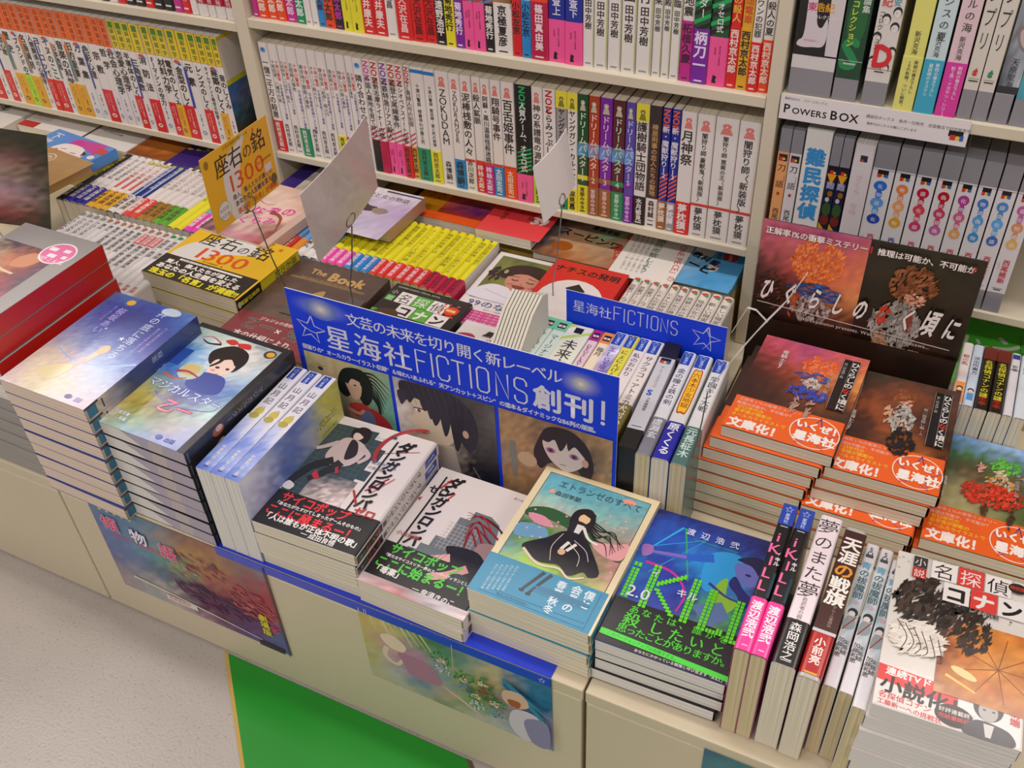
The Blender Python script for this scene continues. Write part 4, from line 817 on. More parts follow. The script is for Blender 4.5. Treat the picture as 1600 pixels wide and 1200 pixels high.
# spine-up comics at the right behind the third stack
rc = [(.0520, .0115, 'e4dcd8', '銀の匙', 'b05040', 'e89040', 'white and orange', lambda p, T, H: (p.rect(1, 2, T-1, 40, 'e89040'), p.ell(T/2, 28, 3.4, 4, '2a2020'), p.ell(T/2, 26.5, 2.4, 2.8, 'e8c8b0'), p.rect(T/2-3, 12, T/2+3, 23, '3a2020'))),
 (.0640, .0115, 'c8d4e4', '派出所裏方', '3a3c50', '90b8e0', 'pale blue', lambda p, T, H: (p.ell(T/2, 28, 3.4, 4, '2a2a40'), p.ell(T/2, 26.5, 2.4, 2.8, 'e8c8b0'), p.rect(T/2-3.4, 10, T/2+3.4, 23, '5890c8'))),
 (.0760, .0145, '1c1810', '名探偵コナンの謎', 'e0d830', None, 'left black and yellow lettered', lambda p, T, H: (p.rect(0, H-24, T, H, '6c2418'), p.vt('定本', T/2, 24, 9, 'a82818', wt=3))),
 (.0910, .0145, '1c1810', '名探偵コナンの謎', 'e0d830', None, 'right black and yellow lettered', lambda p, T, H: (p.rect(0, H-24, T, H, '6c2418'), p.vt('定本', T/2, 24, 9, 'a82818', wt=3))),
 (.1060, .0100, 'dcd8dc', '新書', '5a5860', None, 'slim white', lambda p, T, H: (p.rect(1, H-12, T-1, H-3, '2c3c8c'), p.rect(0, H-34, T, H-33, '5a5860'))),
 (.1170, .0120, 'd4dce4', '教本', '5a5860', '58b0e0', 'white and blue', None)]
for i, (x, t, c, tt, tc, b, nm, ex) in enumerate(rc):
    upbook(x, t, .949, .118, .105, c, tt, tc, None, '', 'K', '%s spine-up paperback in the row under the green cover at the right edge' % nm, 'paperbacks standing spine-up at the right edge', bf=.26, extra=ex, r=.003, tb=14 if tt != '名探偵コナンの謎' else 16)

# ------------------------------------------------------------------ flat stacks at the front
Z0 = ZT+.0012
# 1 grey covers with red spines
def bd_red(M, top, lb, gp):
    def fr_(p):
        W, H = 130, 188
        p.grid(6, 8, 104, 150, ['2c2440 3c2840 6c3038 50283c', 'c8b890 b07050 a84c34 30244c', 'a88c78 c8986c 8c3c34 2c2850', 'b8a888 7c9878 a84850 6c3048', '8c7c84 c87078 d0646c b04c54', 'c86468 d87078 c86068 a84850'], 18, 24, .08, 2)
        p.blob([(70, 140), (88, 132), (80, 112), (60, 108), (56, 124)], 'c08058'); p.line([(20, 120), (50, 100), (78, 96)], 6, 'd8b8a0', 3)
        p.ell(96, 150, 24, 22, 'e8e4e4'); p.ell(96, 150, 22, 20, 'd8689c')
        for q in ((84, 156, 12, 7), (104, 158, 10, 6), (92, 144, 12, 7), (110, 146, 7, 6)): p.rect(q[0]-q[2]/2, q[1]-q[3]/2, q[0]+q[2]/2, q[1]+q[3]/2, 'e4dce0')
        p.text('川ｱﾆﾒ化', 79, 133, 8, 'e8e4e4', wt=2)
    return book('boxed_novel', .130, .188, .0245, '8f8a88', M, front=fr_ if top else None, spine=lambda p: p.rect(.6, .6, 23.9, 187.4, 'bb1712'), r=.0006, pg=PGW, mat=GLOSS, label=lb, group=gp)
stack(4, .130, .188, .0245, -1.052, .507, Z0+.128, -.8, bd_red, 'grey boxed novel with red spine at far left, %s of its stack', 'grey novels with red spines', steps=[(.010, -.003), (.001, 0), (-.001, 0), (0, 0)])
def bd_thin(M, top, lb, gp): return book('boxed_novel', .130, .186, .0200, '8f8a88', M, r=.0006, pg=pages('grey_page_edges', '8d8984', 'aaa6a0') if 'grey_page_edges' not in bpy.data.materials else bpy.data.materials['grey_page_edges'], label=lb, group=gp)
stack(6, .130, .186, .0200, -1.050, .506, Z0, -.5, bd_thin, 'thin grey novel underneath the red-spined ones, %s of its stack', 'thin grey novels under the red-spined ones')
# 2 starry night covers
def bd_star(M, top, lb, gp):
    def f(p):
        W, H = 128, 183
        p.grid(0, 0, W, H, ['5070b0 4868b4 40509c 3850a8 4c6cb4 5c80bc', '4860a8 34489c 2c3484 303c90 34489c 3c60ac', '5c70b8 404c9c 2c347c 2c3c88 30408c 30489c', '7080c0 5864a8 3c4c98 38509c 38409c 303c90', '8c90c0 8090c0 586cac 506cb0 3c54a8 3848a0',
            'b0a4bc a8b0c4 8894c4 98acd8 6c88c8 485cb0', 'd0c4b8 d8c8b8 c8b8c0 b8c8e0 a0b8dc 7c90c8', 'dcccc4 e0d4b8 dcc8b8 c8c4cc c0c8dc a8b0d0', 'd8c8cc e4d8b8 d8d0b0 d0ccb8 ccc8d0 c0bcd4', 'd8ccd4 dcd0c8 dcd8b8 d8ccc8 dcc8d0 d8c0cc'], 28, 38, .05, 3)
        p.line([(10, 75), (50, 60), (95, 66), (126, 82)], 1.4, '98b8e4', 3); p.ell(95, 176, 14, 7, 'b8c8dc')
        p.vt('井の底に落ちる', 88, 176, 14, 'c8d4e8'); p.vt('桜坂あい', 36, 160, 13, '9c9cd0', wt=2); p.vt('キノの旅作家が贈る物語', 112, 150, 4.5, 'a894d0', wt=1); p.vt('新世代の青春小説決定版', 104, 146, 4.5, '9c90cc', wt=1); p.vt('星と海の物語', 24, 160, 5, '8c90cc')
        p.ell(34, 172, 9, 7, '40689c'); p.ell(35, 172, 6, 5, 'e0a830'); p.star(76, 112, 5, 'e8ecf8', ri=.25); p.star(44, 120, 3, 'dce0f4', ri=.25)
        p.blob([(66, 92), (74, 96), (79, 88), (75, 80), (66, 80)], 'd8b890'); p.line([(70, 80), (66, 66), (58, 50), (48, 38)], 9, 'e0c4b4', 5); p.line([(66, 66), (56, 48), (44, 36), (30, 34)], 3, 'd8b8a8', 2); p.blob([(60, 52), (40, 46), (26, 30), (48, 22), (60, 34)], 'e0d4a8')
        p.ell(96, 10, 5, 3.6, '5c3c90'); p.rect(106, 6, 115, 13, '8c88b8')
    def s_(p):
        p.rect(0, 0, 18, 183, '2c3c78'); p.grid(0, 0, 18.4, 70, ['2c4078 2c3468', '8c88a0 7888a8', 'c8b8a8 b8a898', 'b8a898 a89888'], 3, 10, .12, 2); p.rect(2, 3, 16, 16, '24688c'); p.rect(0, 0, 3, 20, '3a3430'); p.vt('桜坂', 9, 120, 9, 'a8b0d8')
        p.rect(3, 24, 15, 26, '3c3050')
    return book('paperback', .128, .183, .0184, '3a4a90', M, front=f if top else None, spine=s_, r=.0008, pg=PGP, mat=SHEEN, label=lb, group=gp)
stack(9, .128, .183, .0184, -.907, .494, Z0, -1.0, bd_star, 'starry night paperback between red spines and the girl cover, %s of its stack', 'starry night paperbacks', jit=.0007)
# 3 girl with red ribbon covers
def bd_otsu(M, top, lb, gp):
    def f(p):
        p.grid(0, 0, 128, 182, ['a8c0a8 b8ccc0 c8d8d0 c0c8c8 808890', '90b8d8 c8e0e8 e0e4e0 e8e4dc b8c0c0', '3868b8 78b0e0 e0e8ec e8e4dc c8d8e0', '3058b0 58a0e0 c8d8e8 d0d8e0 a8c8e0', '5888b8 3868c0 90a8d0 5068b8 78a0d0', 'a0b088 88a890 4050a0 5868b0 90b0c8', 'c8b050 b8b060 403c70 90a0b8 c0dcd8', 'd0b860 a89838 50401c a0b0a0 c8ccd8', 'd8c8a8 a8b070 709068 b8a8b8 a8b4d8', 'e0dcd8 98b8a8 6c90b8 8898c8 98a8d8'], 26, 36, .06, 5)
        p.rect(10, 112, 30, 142, '2c54b0'); p.blob([(50, 150), (68, 168), (92, 164), (102, 148), (98, 128), (84, 132), (62, 130)], '241c20'); p.blob([(66, 140), (88, 146), (96, 130), (86, 112), (74, 112), (66, 124)], 'f0d4c4')
        p.line([(64, 154), (72, 140), (66, 126)], 7, '241c20', 3); p.blob([(64, 152), (92, 154), (94, 138), (82, 146), (70, 140)], '241c20')
        p.ell(76, 128, 3, 2, '38303c'); p.ell(89, 130, 2.6, 2, '38303c'); p.ell(74, 122, 3.4, 2, 'e8a0a0'); p.line([(81, 118), (85, 118.5)], .9, 'c05050')
        p.blob([(52, 172), (64, 168), (70, 174), (60, 178)], 'c83838'); p.blob([(70, 174), (84, 178), (90, 170), (76, 168)], 'c83838'); p.line([(50, 166), (32, 172), (20, 166)], 2, 'd04038', .6); p.line([(52, 164), (36, 160), (24, 164)], 4, '2a2024', 1)
        p.blob([(60, 112), (96, 116), (108, 92), (90, 84), (62, 88)], '4050a0'); p.ell(52, 110, 16, 15, 'b8d0c0'); p.ell(50, 112, 12, 10, 'd0b878'); p.line([(36, 104), (50, 108), (68, 104)], 5, 'b03c58', 2); p.line([(24, 96), (40, 92), (56, 98)], 4, 'c86858', 2)
        p.text('マジカルスター', 18, 74, 15.5, 'd8e0f4', wt=1, out='2c3ca0', ow=4, ang=-3); p.text('乙一', 58, 44, 22, 'e86c8c', wt=2, out='803040', ow=4, shear=.15)
        p.line([(38, 66), (70, 54), (116, 62), (124, 72)], 1.6, '5c70c8', .8); p.ell(118, 172, 8, 7, '3a4048'); p.ell(119, 172, 5.4, 4.6, 'e0a830'); p.rect(92, 176, 108, 180, '98a4b4')
        p.text('小松左京賞受賞', 4, 20, 5.4, 'dcdce4', wt=2, out='6c70a8', ow=3); p.text('書き下ろし長編', 6, 12, 5.4, 'dcdce4', wt=2, out='6c70a8', ow=3); p.ell(96, 9, 4.4, 3.6, '3850a8'); p.text('出版', 104, 6, 7, '3850a8', wt=2)
    def s_(p): p.rect(0, 0, 19, 182, '1c1c22'); p.vt('マジカルスター', 9.5, 130, 9, '8088b0'); p.ell(10, 52, 6, 9, 'a85838'); p.ell(8, 54, 4, 5, 'dcb89c'); p.rect(2, 3, 17, 5, '4c5870')
    rt = book('paperback', .138, .190, .0170, '23232a', M, front=f if top else None, spine=s_, r=.0008, pg=PGW, mat=SHEEN, label=lb, group=gp)
    pr = Pr(lambda U, Vv, k: np.stack([U, np.full_like(U, .0001)-k, Vv], 1)); pr.poly([(60, .8), (74, 2), (46, 16.2), (136.8, 16.2), (136.8, .8)], 'b0a8b8'); pr.poly([(84, .8), (88, 16.2), (108, 16.2), (104, .8)], 'c0b4b4')  # jagged lilac-grey patches coloured onto the right part of the tail page edges
    _kids[rt.name].append(pr.build('edge_patches', MATTE, rt)); return rt
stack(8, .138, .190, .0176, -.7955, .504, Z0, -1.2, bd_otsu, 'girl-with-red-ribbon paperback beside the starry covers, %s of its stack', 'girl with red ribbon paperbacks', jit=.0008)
# generic fashion figures for the two white game novels
def band_txt(l1, l2, l3, l4, l5, c):
    def f(p):
        p.text(l1, 10, 38, 15.5, c, wt=3, sx=.92, shear=.05); p.text(l3, 8, 31.5, 112/len(l3)/.95, 'e8e4e0', wt=3, sx=.95); p.text(l2, 4, 17, 15.5, c, wt=3, sx=.92); p.text(l4, 6, 10, 10, 'e8e4e0', wt=3, sx=.95); p.text(l5, 70, 2.5, 8, 'e8e4e0', wt=2); p.rect(60, 5, 68, 5.8, 'e8e4e0')
    return f
def logo(p, x, y, c='1a1414'):
    p.line([(x, y-8), (x+.1, y+110)], 2.2, c, smooth=False)
    yy = y+96
    for ch, s_ in zip('ダンガンロンパ', (19, 17, 16, 17, 16, 16, 16)): p.text(ch, x+3, yy, s_*1.08, c, wt=4, sx=.95, shear=.12); yy -= 15.4
def bd_dg1(M, top, lb, gp):
    def f(p):
        p.rect(0, 0, 128, 182, 'dcd2cf')
        p.poly([(2, 40), (2, 168), (60, 172), (60, 160), (72, 160), (72, 148), (82, 148), (82, 128), (74, 128), (74, 112), (84, 112), (84, 96), (72, 96), (72, 60), (84, 48)], '38484c')
        for k in range(16): p.line([(2, 44+k*8), (70, 44+k*8)], .35, '5c7074', smooth=False)
        for k in range(10): p.line([(4+k*7.4, 40), (4+k*7.4, 166)], .35, '5c7074', smooth=False)
        p.grid(26, 48, 78, 92, ['405054 4c5c60', '8c8484 d0b8b4', 'b8a8a4 dcd2cf'], 12, 12, .25, 3)
        for k in range(44): a0 = .5+k*.045; p.poly([(118+48*math.cos(a0+1.2), 150+48*math.sin(a0+1.2)), (118+48*math.cos(a0+1.25), 150+48*math.sin(a0+1.25)), (118+43*math.cos(a0+1.25), 150+43*math.sin(a0+1.25)), (118+43*math.cos(a0+1.2), 150+43*math.sin(a0+1.2))], 'a83030')
        p.line([(66, 136), (120, 160)], .8, 'a83030', smooth=False); p.line([(108, 110), (92, 84)], 2, 'a83030', smooth=False); p.line([(114, 112), (100, 84)], 1.4, 'c86c6c', smooth=False)
        # reclining figure in a pale coat
        p.blob([(30, 158), (36, 172), (50, 170), (54, 152), (42, 146)], '211c20'); p.ell(40, 158, 6.5, 7.5, 'dcc4b8', 10); p.blob([(30, 168), (46, 172), (48, 158), (38, 162), (30, 160)], '211c20')
        p.blob([(26, 148), (46, 150), (62, 138), (56, 112), (34, 104), (20, 118)], 'c8b4b0'); p.line([(24, 140), (12, 128), (4, 122)], 7, 'c0acaa', 5); p.line([(54, 142), (68, 132), (62, 118)], 7, 'c0acaa', 5); p.blob([(36, 148), (46, 146), (54, 128), (44, 118)], '2a2428')
        p.line([(34, 112), (16, 96), (6, 68), (12, 58)], 12, '27242a', 7); p.line([(44, 112), (34, 92), (22, 76)], 12, '2c2a30', 7); p.blob([(4, 66), (2, 56), (12, 54), (14, 62)], 'd8d0d0'); p.poly([(24, 92), (34, 82), (30, 78), (22, 84)], 'c83040'); p.poly([(44, 106), (50, 96), (47, 94), (42, 102)], 'b83040')
        logo(p, 88, 56); p.rect(78, 168, 84, 172, '3c4c68'); p.text('東京ゲーム', 76, 124, 6.5, '5c6c8c', wt=1); p.text('小高和剛', 76, 116, 5, '6c5c60'); p.line([(80, 80), (94, 62)], 2.4, 'b02828', smooth=False); p.text('ゼロ', 96, 50, 13, 'b02828', wt=3)
    def s_(p): p.rect(0, 0, 17, 182, 'd8cfcc'); p.rect(3, 150, 14, 178, '2848a8'); p.vt('星海社', 8.5, 172, 5, 'c8d4f0', wt=2); p.vt('ダンガンロンパゼロ', 8.5, 140, 9, '3a3234', wt=2); p.rect(5, 54, 12, 60, '3a4448')
    ob = dict(y0=.0005, y1=.052, c='191718', front=band_txt('サイコポップ', 'ここに極まるー！', '「あなたがたすけてしまったゲームそのもの」', '「人は誰もが正体不明の歌」', '成田良悟', 'e03038') if top else None, spine=lambda p: (p.vt('サイコ', 8, 48, 10, 'b02830', wt=3), p.vt('小高', 8, 18, 6, '8c8488', wt=2)))
    return book('novel', .131, .182, .0165, 'd8cfcc', M, front=f if top else None, spine=s_, obi=ob, r=.004, pg=PG, label=lb, group=gp)
stack(4, .131, .182, .0165, -.5935, .505, Z0, 1.2, bd_dg1, 'white novel with dark grid art and black-red band, %s of its stack', 'white novels with black and red bands', jit=.0016)
def bd_dg2(M, top, lb, gp):
    def f(p):
        p.rect(0, 0, 128, 182, 'dcd2cf')
        p.poly([(26, 40), (26, 62), (36, 62), (36, 72), (46, 72), (46, 88), (58, 88), (58, 122), (70, 122), (70, 136), (90, 136), (104, 128), (112, 100), (84, 60), (50, 44)], '6c7478')
        for k in range(8): p.line([(50, 76+k*5), (90, 76+k*5)], .6, 'b8a8a8', smooth=False); p.line([(54+k*5, 72), (54+k*5, 112)], .6, 'b8a8a8', smooth=False)
        for k in range(14): p.line([(124, 112-k*2.5), (104, 124-k*3.6+(k % 3)*4), (80, 130-k*2+(k % 4)*3), (62+k*2, 132-k*5)], 2.6, ['6c1418', '981c20', '3c1014', 'a82c2c'][k % 4], .5)
        p.blob([(96, 96), (116, 100), (128, 84), (120, 70), (98, 76)], 'a08080'); p.blob([(66, 80), (100, 84), (120, 64), (112, 46), (96, 58), (84, 56), (72, 68)], '1f1c22'); p.line([(76, 66), (54, 54), (30, 42)], 11, 'dca8a4', 9); p.line([(100, 60), (84, 44), (66, 34)], 11, 'd89c98', 9)
        for k in range(7): p.line([(72-k*6, 70-k*3), (66-k*6, 58-k*3)], .5, '6c4448', smooth=False)
        p.ell(98, 42, 12, 9, '253436'); p.text('竹', 92, 38, 11, '3c5052', wt=1)
        logo(p, 14, 60); p.text('ゼロ', 4, 142, 13, '1a1414', wt=3, ang=0); p.line([(22, 168), (16, 150)], 2, 'c02828', smooth=False); p.line([(36, 150), (32, 138)], 1.6, 'c02828', smooth=False); p.poly([(0, 128), (4, 131), (3, 124)], 'c02828'); p.text('小高和剛', 4, 72, 7, 'a85858', wt=1)
        p.text('ダンガンロンパ絶望', 100, 170, 4, '6c6468')
        p.grid(0, 0, 128, 12, ['dcc8c8 8c9090 b8b0b4 dccccc', 'dcc4c8 c86060 a8a8ac dcc8c8'], 10, 3, .1)
    ob = dict(y0=.010, y1=.060, c='191718', front=(lambda p: shifted(p, band_txt('サイコポップ', 'ここに始まるー！', '「新たなサイコスリラー界のスーパーヴィランとして」', '「毒薬」', '奈須きのこ', '50c838'), 9)) if top else None, spine=lambda p: (p.vt('ここに', 8, 56, 10, '48b030', wt=3), p.vt('小高', 8, 26, 6, '8c8488', wt=2)))
    def s_(p): p.rect(0, 0, 17, 182, 'd8cfcc'); p.vt('ダンガンロンパゼロ', 8.5, 150, 9, '3a3234', wt=2)
    return book('novel', .128, .182, .0165, 'd8cfcc', M, front=f if top else None, spine=s_, obi=ob, r=.004, pg=PG, label=lb, group=gp)
def shifted(p, f, dv):
    om = p.mapf; p.mapf = lambda U, V, k: om(U, V+dv*.001, k); f(p); p.mapf = om
stack(2, .128, .182, .0165, -.4650, .505, Z0, -1.0, bd_dg2, 'white novel with red hair strands and black-green band, %s of its stack', 'white novels with black and green bands')
# 5 spring landscape cover
def bd_etr(M, top, lb, gp):
    def f(p):
        p.rect(0, 0, 133, 188, 'e2d2aa'); p.rect(8, 7, 126, 181, '3a3c30')
        p.grid(8.8, 7.8, 125.2, 180.2, ['58a0b8 58a0b8 60a8b8 68a8b8', '68b0c0 60a8b8 68a8b4 70a8b0', 'a0c8b8 90c0b8 88b8b0 90a8a0', 'b8c0a0 c8a8a0 90a088 a88c84', '3c6830 58803c 6c8840 b88484', '6c8c58 6c9c48 508038 c08880', '6098a8 a8cc50 5c8c3c c8a088', 'a0c048 b0d048 88a848 c8c070', 'a8c850 a8cc50 a8c050 e0d888', '98bc48 a8c44c b8c460 e4dc90'], 26, 36, .07, 4)
        p.blob([(10, 124), (34, 132), (70, 124), (100, 108), (124, 112), (124, 92), (96, 100), (60, 112), (30, 116), (10, 112)], '2f5a2c'); p.blob([(88, 106), (110, 112), (125, 118), (125, 96), (106, 94)], 'e0a0a0')
        p.blob([(10, 100), (36, 104), (44, 92), (24, 84), (10, 84)], '6c9cbc'); p.blob([(12, 116), (30, 118), (44, 108), (24, 106)], 'd890a0')
        rs = random.Random(4)
        for k in range(40): p.ell(rs.uniform(12, 122), rs.uniform(60, 150), 1.5, 1.2, 'e8a8b0', 0, 6)
        p.ell(104, 173, 8, 4, 'e89c88'); p.text('エトランゼのすべて', 24, 164, 11.5, '3a5058', sx=.93); p.text('森田季節', 26, 151, 7.5, '3a5058', wt=1); p.ell(22, 154, 3, 3, 'e8a090')
        for k in range(7): p.line([(72, 134-k), (90, 128-k*3), (108-k, 120-k*2+(k % 3)*5), (122-k*2, 112-k*3)], 2.2, '221c18', .4)
        p.blob([(58, 140), (72, 146), (82, 132), (78, 112), (64, 112), (56, 124)], '221c18'); p.ell(70, 131, 6.2, 7, 'e4c090', 10); p.blob([(60, 142), (78, 142), (78, 134), (66, 137), (60, 130)], '221c18')
        p.blob([(60, 124), (76, 124), (78, 104), (62, 102)], '26201e'); p.poly([(66, 122), (74, 122), (72, 104), (67, 104)], 'dcd8d0'); p.line([(74, 120), (84, 108), (96, 104)], 3.4, 'e4dcd0', 2.4)
        p.blob([(58, 108), (80, 108), (96, 92), (112, 70), (104, 62), (96, 66), (84, 56), (70, 64), (50, 60), (30, 68), (26, 76), (44, 92)], '1e1917')
        p.line([(28, 70), (50, 57), (72, 60), (86, 53), (100, 60)], 3, 'e0ccb8', 2)
        for q in (((58, 104), (54, 84), (60, 66)), ((72, 100), (88, 92), (96, 80)), ((66, 96), (84, 84), (88, 70))): p.line(q, .8, 'c8c0b4')
        p.line([(68, 96), (64, 84)], 3.6, 'e4dcd4'); p.line([(76, 96), (70, 84)], 3.6, 'e4dcd4'); p.ell(66, 81, 4, 4, 'dcb088')
    def of(p):
        p.rect(10, 4, 124, 4.6, '1c5068'); p.rect(123.4, 4, 124, 49, '1c5068'); p.line([(12, 10), (122, 10)], .5, '1c5068', smooth=False)
        p.line([(62, 50), (56, 36), (50, 22)], 4.2, '15282e', 3); p.line([(70, 50), (64, 36), (58, 20)], 4.2, '15282e', 3); p.ell(50, 21, 3, 2, '15282e'); p.ell(58, 19, 3, 2, '15282e')
        p.ell(88, 26, 28, 4, '1d7a9e'); p.vt('僕と', 114, 48, 11.5, 'd4e4e8', wt=2); p.vt('会長の', 100, 49, 11.5, 'd4e4e8', wt=2); p.vt('春夏秋冬', 84, 48, 10.6, 'd4e4e8', wt=2)
        for k in range(5): p.vt('流れてゆく四季の青春', 34-k*5, 46-k*1.6, 3.4, 'b8d8e0')
        p.ell(90, 30, 30, 4, '1d6f93'); p.text('Boys be My Etranger', 30, 6, 3.6, '1c5068')
    ob = dict(y0=.0004, y1=.052, c='2687ac', front=of if top else None, spine=lambda p: (p.vt('森田季節', 9, 46, 7, 'c8dce4', wt=1),))
    def s_(p): p.rect(0, 0, 18, 188, 'e2d2aa'); p.vt('エトランゼのすべて', 9, 168, 9, '4a4c50'); p.rect(0, 24, 18, 54, '2687ac')
    return book('novel', .133, .188, .0172, 'e2d2aa', M, front=f if top else None, spine=s_, obi=ob, r=.004, pg=PG, label=lb, group=gp)
stack(4, .133, .188, .0172, -.3385, .5185, Z0, -.4, bd_etr, 'spring landscape novel with a turquoise band, %s of its stack', 'spring landscape novels', jit=.0012)
# 6 neon blue cover
def bd_ik(M, top, lb, gp):
    def f(p):
        p.grid(0, 0, 128, 182, ['141c5c 182470 1c2c80 1c2470 181c5c', '1c3c9c 2450b4 2440a0 1c3490 201c60', '2058b8 1c50b8 2870c8 2878c8 28306c', '184cac 2040a0 2488d0 28a0dc 503c88', '2470b8 3038a0 203c9c 2c88c8 303c90', '2c60a8 2c50b0 20389c 48a850 3040a0', '203c98 3848a8 3c3c8c 58a040 282c80', '308060 3c50b0 5050b0 506890 50a070', '2c4ca8 4848a8 4c58a8 5c68b0 388c60', '244098 3c3c94 4c48a0 485ca8 283c98'], 26, 36, .08, 6)
        p.line([(36, 166), (8, 120)], 2.2, '2cb0e8', 1.2, smooth=False); p.line([(38, 166), (60, 100)], 2, '30a860', 1, smooth=False); p.line([(10, 128), (62, 158)], 1, '2c9cdc'); p.line([(20, 96), (64, 160)], 1, '3890e0')
        p.blob([(70, 140), (90, 152), (104, 146), (102, 118), (84, 96), (72, 104)], '2a9ce0'); p.line([(76, 138), (46, 128), (12, 122)], 11, '2460c8', 4); p.line([(50, 129), (14, 123)], 4.5, '8468b8', 3); p.blob([(4, 128), (14, 130), (16, 120), (8, 114)], '9c6cb4')
        p.blob([(98, 140), (116, 142), (126, 128), (118, 116), (104, 122)], '6c70c0'); p.blob([(98, 146), (116, 156), (128, 148), (128, 128), (114, 142)], '1a1848'); p.ell(113, 130, 3, 1.6, '1a2060'); p.blob([(102, 124), (112, 112), (124, 100), (116, 84), (110, 100), (98, 112)], '232470')
        p.blob([(88, 108), (96, 118), (100, 96), (112, 92), (104, 76), (88, 84)], '8cc034'); p.line([(80, 106), (100, 96), (116, 94)], 3.4, '3a2c84', 1.4); p.line([(14, 108), (44, 104), (62, 84), (60, 60)], 3.4, 'c82c98', 1.4)
        p.poly([(72, 74), (98, 88), (110, 72), (92, 52)], '5c78a8')
        g_ = '64dc20'
        def stem(x, y0, y1):
            y = y0
            while y < y1: p.rect(x, y, x+3.2, y+3.7, g_); p.rect(x+4.2, y, x+7.4, y+3.7, g_); y += 4.3
        stem(4, 58, 94); p.rect(4, 99, 7.4, 104, g_); p.rect(8.4, 99, 11.6, 104, g_)
        stem(24, 52, 106)
        for k in range(8): p.rect(33+k*3.2, 82+k*2.6, 36+k*3.2, 88+k*2.6, g_); p.rect(33+k*3.0, 76-k*3.4, 38.5+k*3.0, 79-k*3.4, g_)
        stem(66, 50, 102); stem(84, 48, 98); stem(112, 44, 92)
        for k in range(5): p.rect(92.5+k*3.2, 48, 95+k*3.2, 52.4+(k > 2)*3, g_); p.rect(120+k*3.2, 44, 122.6+k*3.2, 48.4, g_) if k < 2 else None
        p.text('2.0', 8, 60, 19, 'd8d4e4', wt=1); p.text('イ', 24, 92, 9, 'd8d4e4', wt=2); p.text('キル', 54, 78, 11, 'd8d4e4', wt=2)
        p.text('渡 辺 浩 弐', 40, 158, 9.5, 'd0d4f0', wt=2, sp=1.2); p.text('KOJI WATANABE ILLUSTRATION', 50, 152, 3, '38b068')
    def of(p):
        x = 18
        for ch in 'あなたは、誰かを': p.text(ch, x, 43-(0 if ch != 'た' else 1), 10, '4cd028', wt=1); x += 12.6
        p.text('殺', 16, 28, 17, '4cd028', wt=1); p.text('したいと', 42, 28, 15, '4cd028', wt=1, sp=1.32); p.text('思ったことがありますか。', 14, 18, 10.5, '4cd028', wt=1, sp=.88)
        p.poly([(1, 15.6), (128, 9.2), (128, 3.6), (1, 8.6)], '48d83c'); p.text('このバージョンアップは危険すぎる。', 8, 10.2, 4.2, '1c7c20', wt=1, ang=-2.6); p.text('あなたにかかっている戦慄と呼び覚ます「iKILL」シリーズ', 38, 1.6, 3.9, 'd8d4d0', wt=1)
    ob = dict(y0=.0004, y1=.056, c='18161a', front=of if top else None)
    def s_(p): p.rect(0, 0, 18, 182, '171420')
    return book('novel', .128, .182, .0158, '171528', M, front=f if top else None, spine=s_, obi=ob, r=.0035, pg=PGW, label=lb, group=gp)
stack(4, .128, .182, .0150, -.2015, .5210, Z0, 1.6, bd_ik, 'neon blue novel with green bar letters and a black band, %s of its stack', 'neon blue novels', steps=[(-.006, -.001), (0, 0), (0, 0), (0, 0)])
